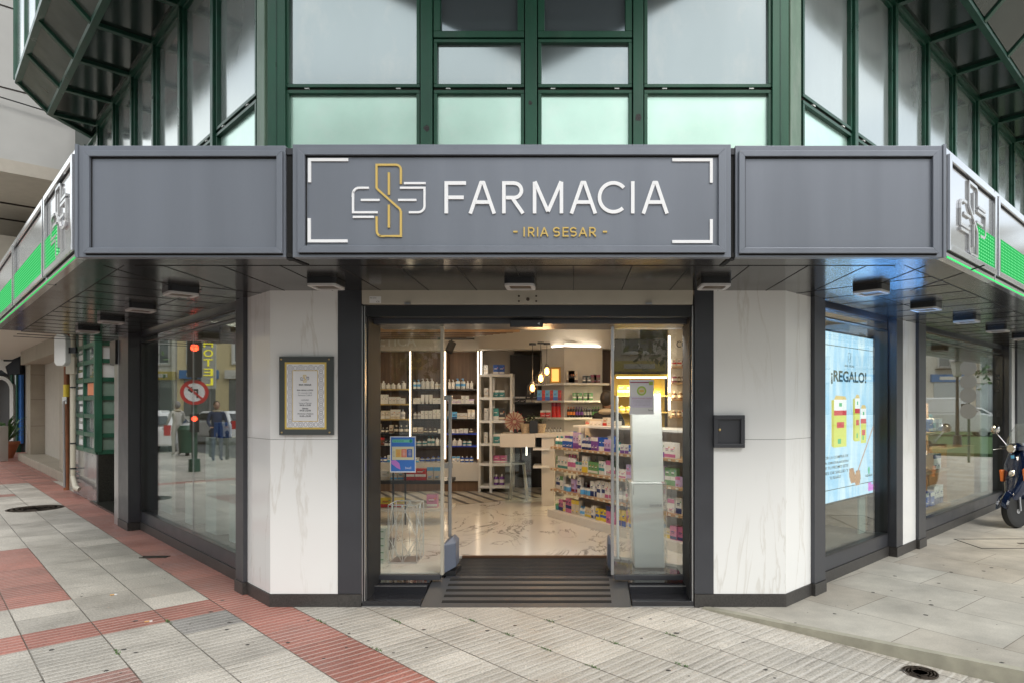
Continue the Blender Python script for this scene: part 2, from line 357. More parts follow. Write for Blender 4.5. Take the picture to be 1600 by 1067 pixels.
TILE = tile_mat()
pav = struct(mbt, 'pavement', TILE)
ca = pav.data.color_attributes.new('tone','FLOAT_COLOR','CORNER')
i = 0
for p_, c in zip(pav.data.polygons, tones):
    for li in p_.loop_indices: ca.data[li].color = c
# granite plaza right of the door, a step above the sinking tiles
def gran_mat():
    m = mat('granite_slabs', (.40,.37,.33), .5); p = m.node_tree.nodes['Principled BSDF']
    t = N(m,'ShaderNodeTexCoord'); mp = N(m,'ShaderNodeMapping'); mp.inputs['Rotation'].default_value=(0,0,R(50.5)); L(m,t.outputs['Object'],mp.inputs[0])
    br = N(m,'ShaderNodeTexBrick'); L(m,mp.outputs[0],br.inputs[0]); br.inputs['Scale'].default_value=1; br.inputs['Brick Width'].default_value=1.05; br.inputs['Row Height'].default_value=.62
    br.inputs['Mortar Size'].default_value=.0035; br.inputs['Mortar Smooth'].default_value=.3; br.inputs['Color1'].default_value=(.42,.37,.305,1); br.inputs['Color2'].default_value=(.50,.47,.41,1); br.inputs['Mortar'].default_value=(.17,.145,.115,1); br.inputs['Bias'].default_value=.1
    n = N(m,'ShaderNodeTexNoise'); n.inputs['Scale'].default_value=80; n.inputs['Detail'].default_value=6; n.inputs['Roughness'].default_value=.75; L(m,t.outputs['Object'],n.inputs[0])
    n2 = N(m,'ShaderNodeTexNoise'); n2.inputs['Scale'].default_value=1.6; n2.inputs['Detail'].default_value=8; n2.inputs['Roughness'].default_value=.62; L(m,t.outputs['Object'],n2.inputs[0])
    r1 = N(m,'ShaderNodeMapRange'); r1.inputs[1].default_value=.3; r1.inputs[2].default_value=.7; r1.inputs[3].default_value=.85; r1.inputs[4].default_value=1.15; L(m,n.outputs[0],r1.inputs[0])
    r2 = N(m,'ShaderNodeMapRange'); r2.inputs[1].default_value=.32; r2.inputs[2].default_value=.68; r2.inputs[3].default_value=.66; r2.inputs[4].default_value=1.12; L(m,n2.outputs[0],r2.inputs[0])
    mm = N(m,'ShaderNodeMath'); mm.operation='MULTIPLY'; L(m,r1.outputs[0],mm.inputs[0]); L(m,r2.outputs[0],mm.inputs[1])
    vs = N(m,'ShaderNodeVectorMath'); vs.operation='SCALE'; L(m,br.outputs['Color'],vs.inputs[0]); L(m,mm.outputs[0],vs.inputs['Scale'])
    L(m,vs.outputs[0],p.inputs['Base Color'])
    b = N(m,'ShaderNodeBump'); b.inputs['Strength'].default_value=.3; b.inputs['Distance'].default_value=.004; L(m,n.outputs[0],b.inputs['Height']); L(m,b.outputs[0],p.inputs['Normal'])
    return m
GRAN = gran_mat(); KERB = mat('granite_kerb', (.36,.34,.27), .6, var=.18, vscale=8, bump=.1, bscale=90)
A_ = Vector((.93,5.32)); B_ = A_ + Vector((1.75,-1.3)).normalized()*9
struct(MB().prism([A_, B_, (60,B_.y), (60,66), (.93,6.9)], -.8, 0), 'plaza_paving', GRAN)
dk = Vector((1.75,-1.3)).normalized(); nk = Vector((-dk.y,dk.x))
kb = MB()
kb.prism([A_+dk*.12-nk*.012, B_-nk*.012, B_+nk*.05, A_+dk*.12+nk*.05], -.7, .0045)
struct(kb, 'kerb', KERB)
# road and far ground
ASPH = mat('asphalt', (.055,.056,.058), .75, var=.2, vscale=2, bump=.2, bscale=120)
struct(MB().box(WD,-400,400,-400,400,-1.0,-.82), 'ground', ASPH)
g = MB()
g.quad(a2(-60,-2.64,-.13), a2(120,-2.64,-.13), a2(120,-14,-.13), a2(-60,-14,-.13))
struct(g, 'road', ASPH)
g = MB(); g.prism([a2(-60,-2.64).xy, a2(120,-2.64).xy, a2(120,-2.5).xy, a2(-60,-2.5).xy], -.8, 0.004); struct(g, 'kerb_stone', KERB)
g = MB(); g.prism([a2(-60,-13.9).xy, a2(120,-13.9).xy, a2(120,-30).xy, a2(-60,-30).xy], -.8, 0.0); struct(g, 'far_pavement', mat('far_slabs',(.17,.16,.15),.6,var=.2))
g = MB(); g.prism([a2(37.6,-2.6).xy, a2(120,-2.6).xy, a2(120,3.4).xy, a2(37.6,3.4).xy], -.7, 0.0); struct(g, 'pavement_beyond', GRAN)
PAINT = mat('road_paint', (.72,.72,.70), .6, var=.1)
g = MB()
for k in range(9):
    b0 = -3.4-k*1.1
    g.prism([a2(14,b0).xy, a2(17.2,b0).xy, a2(17.2,b0-.5).xy, a2(14,b0-.5).xy], -.129, -.124)
g.prism([a2(13.0,-3).xy,a2(13.35,-3).xy,a2(13.35,-13).xy,a2(13.0,-13).xy], -.129,-.124)
for k in range(10):
    g.prism([a2(18+k*4,-8.2).xy, a2(20+k*4,-8.2).xy, a2(20+k*4,-8.32).xy, a2(18+k*4,-8.32).xy], -.129,-.124)
struct(g, 'road_markings', PAINT)
# covers and marks on the ground
IRON = mat('cast_iron', (.085,.065,.05), .5, .5, var=.35, vscale=60, bump=.3, bscale=80)
def cover(c, r, label, k=40, rings=4, zz=0):
    o = thing('manhole_cover', label, 'manhole cover', (c[0],c[1],zz))
    m = MB(); m.lathe((c[0],c[1],zz), [(r,.001),(r,.006),(r*.93,.006),(r*.93,.003)], k); m.build('rim', IRON, o)
    m = MB(); m.lathe((c[0],c[1],zz), [(r*.925,.001),(r*.925,.003)], k)
    for j in range(rings):
        rr = r*(.85-.19*j)
        for q in range(k):
            if q % (5 if j%2 else 7) == 0: continue
            t0, t1 = 2*math.pi*q/k, 2*math.pi*(q+1)/k
            m.prism([(c[0]+ra*math.cos(t), c[1]+ra*math.sin(t)) for ra,t in ((rr,t0),(rr,t1),(rr*.9,t1),(rr*.9,t0))], zz+.0031, zz+.0065)
    m.build('lid', IRON, o, split=30); return o
cover((-8.3,10.28), .36, 'wide dark round iron cover in the left pavement near the building')
zc = zt(2.17,4.16)
cover((2.17,4.16), .105, 'small round iron cover in the ribbed tiles at the bottom right corner', 32, 3, zc+.002)
c0 = a2(8.05,1.84)
o = thing('slot_drain', 'narrow dark slot in the red pavement band before the left window', 'drain', c0)
m = MB(); fr = Fr(c0.xy, (1,.05), (.05,-1)); m.m(SEAM).box(fr,-.13,.13,-.03,.03,.001,.004); m.m(IRON).box(fr,-.14,.14,.03,.04,.001,.008).box(fr,-.14,.14,-.04,-.03,.001,.008); m.build('grate', None, o)
# inspection slab outlined in the granite
m = MB(); P = [(4.62,6.93),(5.03,8.0)]
fq = Fr((4.55,7.42),(1,.02),(.02,-1))
for q in ((0,1.35,0,.012),(0,1.35,-.52,-.508),(0,.012,-.51,.002),(1.338,1.35,-.51,.002)): m.m(SEAM).box(fq,q[0],q[1],q[2],q[3],.0005,.0035)
m.m(IRON).box(fq,.6,.68,-.28,-.24,.0005,.004)
tag(m.build('inspection_slab'), 'rectangular inspection slab outline with a small lifting slot in the granite paving', 'access cover')
# chewing-gum spots, litter and weeds
GUM = mat('old_gum', (.055,.05,.046), .7)
gm = MB(); rg = random.Random(5)
for k in range(260):
    x = rg.uniform(-4.5,4.5); y = rg.uniform(3.4,8)
    if x+y > 2.8 and x < .9 and y > 5.15: continue
    if x+y > 2.7 and x < -2: continue
    if y-x > 3.4 and x > 1.4: continue
    onG = (Vector((x,y))-A_).dot(nk) > .03 and x > .9
    z = .0008 if onG else zt(x,y)+.0012
    if not onG and abs((Vector((x,y))-A_).dot(nk)) < .06 and x > .9: continue
    r = rg.choice([.006,.008,.011,.016,.02]); n = 9; ph = rg.uniform(0,6)
    gm.add([(x+r*rg.uniform(.75,1.15)*math.cos(ph+2*math.pi*i/n), y+r*rg.uniform(.6,1)*math.sin(ph+2*math.pi*i/n), z) for i in range(n)], [tuple(range(n))])
tag(gm.build('gum_spots', GUM), 'dark flattened gum spots scattered over the pavement', 'stains', kind='stuff')
WEED = mat('weed_leaf', (.07,.15,.03), .6)
gm = MB()
for (a,b) in [(4.0,2.965),(4.4,2.56),(3.59,2.96),(2.95,3.36),(5.59,1.36),(4.0,2.17),(3.2,2.96),(2.79,2.96),(2.4,3.37),(3.6,3.365),(2.79,3.76),(5.15,.96),(4.79,2.16)]:
    for q in range(26):
        p = a2(a+rg.gauss(0,.035), b+rg.gauss(0,.006)); p.z = zt(p.x,p.y); h = rg.uniform(.003,.014); t = rg.uniform(0,6.28)
        e = Vector((math.cos(t),math.sin(t),0))
        gm.add([p+e*.004, p-e*.004, p+Vector((-e.y,e.x,0))*.012+Vector((0,0,h))], [(0,1,2)])
tag(gm.build('weeds', WEED), 'tiny green weeds growing in the pavement joints', 'weeds', kind='stuff')
CIG = mat('cigarette_filter', (.62,.36,.14), .8)
for (px,py,lab,mt_) in ((172,930,'orange cigarette end lying on the pale left pavement beside a scrap',CIG),(226,972,'orange cigarette end lying on the red cross band of the left pavement',CIG)):
    Y = 1664/(py-632); X = (px-895)/1040*Y
    m = MB(); m.m(mt_).tube([(X,Y,.006),(X+.028,Y+.012,.006)], .005, 8); m.m(WHITE).tube([(X+.0282,Y+.0121,.006),(X+.045,Y+.019,.006)], .0048, 8)
    tag(m.build('cigarette_end', smooth=True), lab, 'litter')

# ------------------------------------------------------------------ the corner building
MATTE = mat('matt_black_jamb', (.014,.014,.016), .6)
BL = thing('corner_building', 'corner building with white marble and anthracite street front under green framed glazing', 'building', (0,5.6,0))
Zt = 2.498
def part(mb, name, mt=None, parent=None, **k): return mb.build(name, mt, parent or BL, **k)
s = lambda px, n=0: FF.S(px, n)
JZ = FF.Z(475, 686)
plz = .102
# marble: front and splayed panels, two courses each
sl = FL.S(380); sr = FR.S(1273)
for (fr,a,b_) in ((FF,s(422)+.001,s(528)),(FF,s(1115),s(1227)-.001),(FL,.001,sl),(FR,.001,sr)):
    part(MB().box(fr,a,b_,-.2,0,plz,JZ-.0015), 'marble_panel', MARB)
    part(MB().box(fr,a,b_,-.2,0,JZ+.0015,Zt+.2), 'marble_panel', MARB)
    part(MB().box(fr,a+.003,b_-.003,-.19,-.004,JZ-.002,JZ+.002), 'joint', PLIN)
for (fr,a,b_) in ((FF,s(422)-.0036,s(528)),(FF,s(1115),s(1227)+.0036),(FL,-.0036,sl),(FR,-.0036,sr)):
    part(MB().box(fr,a,b_,-.2,.009,-.2,plz-.002), 'plinth', PLIN)
# door pillars
for (a,b_) in ((528,565),(1085,1115)):
    part(MB().box(FF,s(a),s(b_),-.40,.006,plz,Zt+.2), 'pillar', DARK, bevel=.003)
    part(MB().box(FF,s(a),s(b_),-.40,.014,-.2,plz-.002), 'plinth', PLIN)
m = MB()
for (a,b_) in ((565.3,567),(569,570.5),(1081.2,1083)): m.box(FF,s(a),s(b_),-.05,.002,0.03,2.38)
part(m, 'shutter_guide', STEEL)
part(MB().box(FF,s(565.4),s(572),-.40,-.052,.0,2.38), 'door_jamb', MATTE)
part(MB().box(FF,s(1079.5),s(1084.8),-.40,-.052,.0,2.38), 'door_jamb', MATTE)
# cream shutter box with its keyed plate
sb = part(MB().box(FF,s(566),s(1082),-.1,.012,2.392,Zt+.02), 'shutter_box', BEIGE, bevel=.002)
m = MB()
for px in (811,838):
    for py in (463.5,471.5): m.lathe(FF.P(s(px),.012,1.6+(632-py)/1040*5.28), [(.008,0),(.008,.004)], 10, (0,-1,0))
m.lathe(FF.P(s(825),.012,1.6+(632-468.5)/1040*5.28), [(.014,0),(.014,.006),(.006,.006)], 14, (0,-1,0))
part(m, 'lock', IRON, sb)
part(MB().box(FF,s(633),s(642),.0125,.03,2.388,2.402).box(FF,s(1008),s(1018),.0125,.03,2.388,2.402), 'latch', STEEL, sb)
part(MB().box(FF,s(578),s(596),.0125,.0145,2.40,2.453), 'maker_plate', WHITE, sb)
text('maker_text', 'MOD. 250 Pro', FF, s(579), s(589), 2.436, 2.444, .0147, IRON, sb, .0008)
text('maker_text', 'CE', FF, s(589), s(594), 2.405, 2.417, .0147, IRON, sb, .0008)
# header behind
part(MB().box(FF,s(566),s(1084),-.16,-.03,2.30,2.39), 'lintel', BLACK)
part(MB().box(FF,s(566),s(1084),-.62,-.20,2.262,2.5), 'door_operator', DARK)
# right and left walls -------------------------------------------------
def frame_ring(mb, fr, a, b_, z0, z1, w_, n0, n1, wb=None, wt=None):
    wb = wb or w_; wt = wt or w_
    a, b_ = min(a,b_), max(a,b_)
    mb.box(fr,a,b_,n0,n1,z0,z0+wb).box(fr,a,b_,n0,n1,z1-wt,z1).box(fr,a,a+w_,n0,n1,z0+wb,z1-wt).box(fr,b_-w_,b_,n0,n1,z0+wb,z1-wt); return mb
def post(fr, px0, px1, n1, n0=-.3, pname='post', s0=None, s1=None):
    a = fr.S(px0,n1) if s0 is None else s0; b_ = fr.S(px1,n1) if s1 is None else s1
    part(MB().box(fr,a,b_,n0,n1,plz+.001,Zt+.2), pname, DARK, bevel=.003)
    part(MB().box(fr,a-.004,b_+.004,n0,n1+.008,-.2,plz-.001), 'plinth', PLIN)
    return a, b_
def shopwin(fr, s0, s1, name='shop_window', zb=.24, zt_=2.47, mt=None):
    w_ = node(name, BL, fr.P((s0+s1)/2, -.1, 0))
    m = MB(); frame_ring(m, fr, s0, s1, plz+.002, Zt+.1, .022, -.2, -.085, wb=zb-plz, wt=.13)
    m.build('frame', DARK, w_, bevel=.003)
    m = MB(); frame_ring(m, fr, s0+.018, s1-.018, zb-.005, zt_-.08, .012, -.16, -.078); m.build('bead', BLACK, w_)
    MB().box(fr, s0+.022, s1-.022, -.118, -.11, zb, Zt-.04).build('pane', mt or GLASSW, w_)
    part(MB().box(fr,s0,s1,-.2,-.075,-.2,plz), 'plinth', PLIN)
    return w_
# left wall
post(FL, 380, 368, .035)
a_post0 = FL.S(200,.056); a_post1 = FL.S(185,.056)
post(FL, 0,0, .056, s0=a_post0, s1=a_post1)
shopwin(FL, FL.S(368,.035), a_post0)
part(MB().box(FL,a_post1+.004,FL.S(178.5,.06),-.3,.06,0,2.45), 'shutter_rail', SILV, bevel=.004)
part(MB().box(FL,a_post1+.005,a_post1+.35,-.05,.09,2.14,2.45), 'motor_housing', BLACK, bevel=.003)
# right wall
p1a,p1b = post(FR, 1273, 1290, .035)
q0 = FR.S(1385,-.1); q1 = FR.S(1411,.004)
post(FR, 0,0, .004, s0=q0, s1=q1)
shopwin(FR, p1b, q0, mt=GLASSR)
r0 = FR.S(1436,.02)
part(MB().box(FR,q1,r0,-.2,0,plz,Zt+.2), 'marble_panel', MARB)
part(MB().box(FR,q1+.005,r0-.005,-.2,.009,-.2,plz-.002), 'plinth', PLIN)
p2a,p2b = post(FR, 1436, 1447, .035)
q2 = FR.S(1565,-.1); q3 = FR.S(1581,.004)
shopwin(FR, p2b, q2, mt=GLASSR)
post(FR, 0,0, .004, s0=q2, s1=q3)
r1 = FR.S(1588,.02)
part(MB().box(FR,q3,r1,-.2,0,plz,Zt+.2), 'marble_panel', MARB)
p3a = r1; post(FR,0,0,.035, s0=r1, s1=r1+.5)
shopwin(FR, r1+.5, r1+4.5); post(FR,0,0,.056,s0=r1+4.5,s1=r1+5)
# ------------------------------------------------------------------ canopy
FA = Fr((0,4.07),(1,0),(0,-1)); FLA = Fr((-3.03,4.07),(-1,1),(-1,-1)); FRA = Fr((2.27,4.07),(1,1),(1,-1))
zf0, zf1 = 2.498, 3.181
CN = thing('shop_canopy', 'anthracite grey fascia canopy wrapping round the corner above the shop front', 'canopy', (-.4,4.6,2.5))
EL_, ER_ = 5.55, 12.5
cl = FLA.P(EL_,0,0); cr = FRA.P(ER_,0,0); wl_ = FL.P((cl-FL.O).dot(FL.d),0,0); wr_ = FR.P((cr-FR.O).dot(FR.d),0,0)
e = .02
poly = [FLA.P(EL_,-e,0).xy, FLA.P(.0,-e,0).xy+Vector((.008,0)), FRA.P(0,-e,0).xy-Vector((.008,0)), FRA.P(ER_,-e,0).xy, FR.P((cr-FR.O).dot(FR.d),.002,0).xy, FR.P(0,.012,0).xy, FL.P(0,.012,0).xy, FL.P((cl-FL.O).dot(FL.d),.002,0).xy]
# soffit as three flat sheets (left, front, right), each with its plank joints
cLi, cRi = poly[1], poly[2]; wLc, wRc = FL.P(0,0,0).xy, FR.P(0,0,0).xy
def sheet(pts): part(MB().prism(pts, zf0+.004, zf0+.03), 'soffit_panel', SOFF, CN)
sheet([poly[0], cLi, wLc, poly[7]]); sheet([cLi, cRi, wRc, wLc]); sheet([cRi, poly[3], poly[4], wRc])
m = MB()
for k in range(-8, 8):
    x = .004+.382*k
    m.box(WD, x-.002, x+.002, -5.28, -4.33, zf0+.0015, zf0+.01)
m.box(WD, -2.85, 2.1, -4.332, -4.327, zf0+.0015, zf0+.01)
for k in range(0, 15):
    sj = .19+.42*k
    m.box(FL, sj-.002, sj+.002, 0, 1.04, zf0+.0015, zf0+.01)
for k in range(0, 33):
    sj = .19+.42*k
    m.box(FR, sj-.002, sj+.002, 0, 1.01, zf0+.0015, zf0+.01)
m.box(FLA, .1, EL_, -.262, -.258, zf0+.0015, zf0+.01).box(FRA, .1, ER_, -.262, -.258, zf0+.0015, zf0+.01)
m.box(FL, .3, 5, .40, .403, zf0+.0015, zf0+.01).box(FR, .3, 12, .40, .403, zf0+.0015, zf0+.01)
part(m, 'soffit_joints', SEAM, CN)
part(MB().prism([p*.999 for p in poly], zf1-.05, zf1-.012), 'canopy_top', DARK, CN)
def fpanel(fr, s0, s1, mt, rs0=None, rs1=None, zr0=None, zr1=None, iw=.02, n=0, dz=0, gl=None, name='fascia_panel'):
    """flat backing, raised ring, returned as one part with children"""
    p = part(MB().box(fr, s0, s1, -.05+n, n, zf0-dz, zf1+dz), name, mt, CN, bevel=.0025)
    m = MB(); W = .048
    a,b_,c,d = rs0,rs1,zr0,zr1
    ring = [((a,c),(b_,c),(b_-iw*1.6,c+iw*1.5),(a+iw*1.6,c+iw*1.5)), ((a,d),(b_,d),(b_-iw*1.6,d-iw*1.5),(a+iw*1.6,d-iw*1.5)),
            ((a,c),(a+iw*1.6,c+iw*1.5),(a+iw*1.6,d-iw*1.5),(a,d)), ((b_,c),(b_-iw*1.6,c+iw*1.5),(b_-iw*1.6,d-iw*1.5),(b_,d))]
    for q in ring: m.fprism(fr, q, n+.0005, n+.022)
    m.build('fascia_frame', mt, p, bevel=.002)
    m = MB(); g0 = iw*1.6+.001  # dark strips paint the shadow lines below and inside the raised ring
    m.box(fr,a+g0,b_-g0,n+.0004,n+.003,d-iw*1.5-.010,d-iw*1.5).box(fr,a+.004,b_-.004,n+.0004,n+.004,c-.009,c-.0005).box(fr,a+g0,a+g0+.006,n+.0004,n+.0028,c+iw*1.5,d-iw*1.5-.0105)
    m.build('painted_shadow_line', SEAM, p)
    return p
XA = lambda px, n=0: FA.S(px, n); ZA = lambda py, n=0: 1.6+(632-py)/1040*(4.07-n)
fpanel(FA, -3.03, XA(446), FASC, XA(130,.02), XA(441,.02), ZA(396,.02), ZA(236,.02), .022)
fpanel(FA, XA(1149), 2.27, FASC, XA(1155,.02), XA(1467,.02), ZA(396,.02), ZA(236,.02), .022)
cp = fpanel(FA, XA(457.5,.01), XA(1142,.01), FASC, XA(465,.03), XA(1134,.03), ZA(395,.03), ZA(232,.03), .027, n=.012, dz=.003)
for xq in ((446,457.5),(1142,1149)): part(MB().box(FA, XA(xq[0]), XA(xq[1]), -.06, -.02, zf0-.01, zf1-.01), 'gap_liner', SEAM, CN)
for (x0,x1_,y0,y1_) in ((451,480,395,415),(1142.5,1127.5,397.5,416)):
    Y0 = .9*1040/(632-y0); Y1 = .9*1040/(632-y1_)
    p = Vector(((x0-895)/1040*4.09, 4.09, zf0+.001)); q = Vector(((x1_-895)/1040*Y1, Y1, zf0+.001)); part(MB().bar(p,q,.03,.006), 'gap_liner', SEAM, CN)
for xx in (-3.040,2.262): part(MB().box(WD, xx,xx+.018,-4.084,-4.062,zf0-.002,zf1+.006), 'corner_trim', FASC, CN)
def side(fr, joints, flip):
    out = []
    for i,(a,b_) in enumerate(joints):
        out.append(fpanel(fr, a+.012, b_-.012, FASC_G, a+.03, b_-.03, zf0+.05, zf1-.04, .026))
        part(MB().box(fr,b_-.012,b_+.012,-.06,-.01,zf0,zf1-.01),'gap_liner',SEAM,CN)
    return out
side(FLA, [(0.02,1.29),(1.29,3.30),(3.30,5.5)], True)
side(FRA, [(0.02,1.20),(1.20,3.20),(3.20,5.20),(5.2,7.2),(7.2,9.2),(9.2,11.2)], False)
# green LED boards behind the side fascia panels
def led_mat(name, rot):
    m = mat(name, (.01,.05,.02), .9, spec=0); p = m.node_tree.nodes['Principled BSDF']
    t = N(m,'ShaderNodeTexCoord'); mp = N(m,'ShaderNodeMapping'); mp.inputs['Rotation'].default_value=(0,0,R(rot)); L(m,t.outputs['Object'],mp.inputs[0])
    sp = N(m,'ShaderNodeSeparateXYZ'); L(m,mp.outputs[0],sp.inputs[0]); fs = []
    for k in ('X','Z'):
        f = N(m,'ShaderNodeMath'); f.operation='PINGPONG'; f.inputs[1].default_value=(.024 if k=='X' else .0115); L(m,sp.outputs[k],f.inputs[0])
        g_ = N(m,'ShaderNodeMath'); g_.operation='POWER'; g_.inputs[1].default_value=2; sc_ = N(m,'ShaderNodeMath'); sc_.operation='MULTIPLY'; sc_.inputs[1].default_value=(.5 if k=='X' else 1); L(m,f.outputs[0],sc_.inputs[0]); L(m,sc_.outputs[0],g_.inputs[0]); fs.append(g_.outputs[0])
    a = N(m,'ShaderNodeMath'); a.operation='ADD'; L(m,fs[0],a.inputs[0]); L(m,fs[1],a.inputs[1])
    r = N(m,'ShaderNodeMapRange'); r.inputs[1].default_value=.00002; r.inputs[2].default_value=.00007; r.inputs[3].default_value=.66; r.inputs[4].default_value=.34; L(m,a.outputs[0],r.inputs[0])
    x = N(m,'ShaderNodeMix'); x.data_type='RGBA'; q = N(m,'ShaderNodeMapRange'); q.inputs[1].default_value=.00002; q.inputs[2].default_value=.00007; q.inputs[3].default_value=1; q.inputs[4].default_value=0
    L(m,a.outputs[0],q.inputs[0]); L(m,q.outputs[0],x.inputs[0]); x.inputs[6].default_value=(.02,.80,.16,1); x.inputs[7].default_value=(.28,1,.42,1)
    L(m,x.outputs[2],p.inputs['Emission Color']); L(m,r.outputs[0],p.inputs['Emission Strength']); return m
LEDL = led_mat('green_led_matrix', 45); LEDR = led_mat('green_led_matrix_b', -45)
SPILL = emis('green_led_spill', (.02,.75,.15), .22)  # glowing strip paints the green light spilled below the boards
def led(fr, rng, mt, z1=2.84):
    for i,(a,b_) in enumerate(rng):
        o = part(MB().box(fr,a,b_,.002,.010,zf0+.09,z1 if i else z1-.02), 'led_board', mt, CN)
        o['label'] = 'green LED dot matrix strip along the fascia'
led(FLA, [(.72,1.23),(1.36,3.24),(3.38,5.4)], LEDL)
led(FRA, [(.70,1.14),(1.27,3.14),(3.27,5.14)], LEDR)
for f_e in (FLA,FRA): part(MB().box(f_e,.05,5.4,.001,.004,zf0+.004,zf0+.016), 'painted_led_spill', SPILL, CN)
0 and text('led_text', '10:27', FRA, 1.62, 2.0, 2.60, 2.68, .011, emis('led_white',(.75,1,.8),.8), CN, .002)

# lettering on the centre fascia
SG = thing('shop_sign', 'white raised FARMACIA lettering with gold cross emblem on the centre fascia', 'sign', FA.P(-.4,.02,2.8))
nb, nt_ = .0125, .021
def px2(pts): return [(XA(x,.02), ZA(y,.02)) for x,y in pts]
def stroke(pts, wpx, mb, n0=nb, n1=nt_): mb.ribbon(FA, px2(pts), wpx/1040*4.05, n0, n1)
W = 5.5
def zz6(pts): return [(440+x/4, 220+y/4) for x,y in pts]
def zz7(pts): return [(780+x/4, 220+y/4) for x,y in pts]
y0, y1 = 283.8, 334.0
def letter(strokes):
    m = MB(); ns = 0
    for st in strokes: stroke(st, W, m, nb, nt_+ns*.0007); ns += 1
    return m.build('letter', WLET, SG)
h = W/2
letter([[(694.5+h,y1),(694.5+h,y0+h),(728,y0+h)], [(697.6+h,309),(724.5,309)]])
def A(x0,x1_): 
    xm=(x0+x1_)/2; return letter([[(x0+h,y1+.3),(xm-1.6,y0+1)],[(x1_-h,y1+.3),(xm+1.6,y0+1)],[(xm-3.5,y0+h-.4),(xm+3.5,y0+h-.4)],[(x0+8.2+h,316.5),(x1_-8.2-h,316.5)]])
A(732,775)
def Rr(x0,x1_): return letter([[(x0+h,y1),(x0+h,y0+h),(x0+18,y0+h)]+arc(x0+19,y0+14.3,11.3,-90,90,12)+[(x0+h+3.2,y0+25.6)],[(x0+17,y0+27.5),(x1_-h-1,y1)]])
Rr(784.5,821)
letter([[(832.5+h,y1),(832.5+h,y0+1)],[(880-h,y1),(880-h,y0+1)],[(835.8,y0+.5),(856.2,y1-3)],[(876.7,y0+.5),(856.4,y1-3)]])
A(890,933)
ca_ = [(958.5+21.8*math.cos(R(t)), 308.9+22.6*math.sin(R(t))) for t in range(-42,-319,-9)]
letter([ca_])
letter([[(986+h,y0),(986+h,y1)]])
A(1002.5,1045)
def small(strokes):
    m = MB()
    for i_,st in enumerate(strokes): m.ribbon(FA, px2(st), 2.0/1040*4.05, nb, nb+.009+.0006*i_)
    m.build('small_letter', GOLD, SG)
ya, yb2 = 355.4, 370.2
def sA(a,b): c=(a+b)/2; small([[(a+1,yb2),(c,ya+.6)],[(b-1,yb2),(c,ya+.6)],[(a+3.2,365.2),(b-3.2,365.2)]])
def sR(a,b): small([[(a+1,yb2),(a+1,ya+1),(a+5.3,ya+1)]+arc(a+5.6,ya+4.6,3.6,-90,90,8)+[(a+1.9,ya+8.2)],[(a+5,ya+8.6),(b-.8,yb2)]])
def sI(a): small([[(a+1,ya),(a+1,yb2)]])
def sS(a,b):
    c=(a+b)/2; r_=(b-a)/2-1
    small([[(b-1.2,ya+3.4)]+[(c+r_*math.cos(R(t)),ya+4.5+3.5*math.sin(R(t))) for t in (-40,-65,-90,-120,-150,-180,-215,-240)]+[(c,ya+7.4)]+[(c+r_*math.cos(R(t)),yb2-4.4+3.5*math.sin(R(t))) for t in (-55,-30,0,30,60,90,120,145)]])
def sE(a,b): small([[(b,ya+1),(a+1,ya+1),(a+1,yb2-1),(b,yb2-1)],[(a+1.9,362.7),(b-.8,362.7)]])
sI(818); sR(825,835.5); sI(839); sA(843.8,857); sS(864,875); sE(879,888.5); sS(890.5,901.3); sA(904,917.5); sR(920.7,931.8)
m = MB(); stroke([(802,362.5),(808.6,362.5)],2.6,m); stroke([(942,362.5),(948.6,362.5)],2.6,m); m.build('dash', GOLD, SG)
def emblem(fr, T, wd, n0, n1, gm_, wm_, parent):
    """T maps emblem coordinates (zoomed photo px) to the wall"""
    G = [[(745,272),(745,190)]+arc(715,182,30,0,-90,6)+[(593,152),(593,295),(601,306),(738,428),(745,445),(745,597),(625,597)]+arc(627,565,33,90,180,6)+[(593,475)],
         [(670,200),(670,340)], [(670,402),(670,545)]]
    Wt = [[(600,449),(446,449),(446,335)]+arc(485,336,40,180,270,6)+[(545,296)], [(445,478),(577,478)], [(740,296),(893,296),(893,405)]+arc(853,409,40,0,90,6)+[(795,449)],
          [(765,267),(900,267)], [(495,372),(612,372)], [(728,372),(842,372)]]
    e = node('emblem', parent, fr.P(*[T(G[0][:1])[0][0], n0, T(G[0][:1])[0][1]]))
    for i,q in enumerate(G): MB().ribbon(fr, T(q), wd, n0, n1+.0006*i).build('cross_stroke', gm_, e)
    for q in Wt: MB().ribbon(fr, T(q), wd, n0, n1+.0004).build('cross_arm', wm_, e)
emblem(FA, lambda q: px2(zz6(q)), 3.2/1040*4.05, nb, nt_, GOLD, WLET, SG)
for pts in (zz6([(174,262),(174,120),(416,120)]), zz6([(172,486),(172,628),(412,628)]), zz7([(1082,121),(1326,121),(1326,264)]), zz7([(1326,492),(1326,632),(1082,632)])):
    m = MB(); stroke(pts, 4.6, m); m.build('corner_bracket', WLET, SG)
# relief emblems on the side fascias
RELF = mat('silver_relief', (.62,.62,.63), .25, .6)
for fr, s0, s1, lab, fl in ((FLA,.33,.95,'silver raised cross emblem on the left return of the fascia',True),(FRA,.30,.90,'silver raised cross emblem on the right return of the fascia',False)):
    o = thing('fascia_emblem', lab, 'emblem', fr.P((s0+s1)/2,.02,2.84))
    def T(q, s0=s0, s1=s1, fl=fl):
        r = []
        for x,y in q:
            k = (x-441)/(900-441); k = 1-k if fl else k
            r.append((s0+k*(s1-s0), 2.84+.235*(1-(y-152)/(597-152)*2)))
        return r
    emblem(fr, T, .018, .0015, .014, RELF, RELF, o)
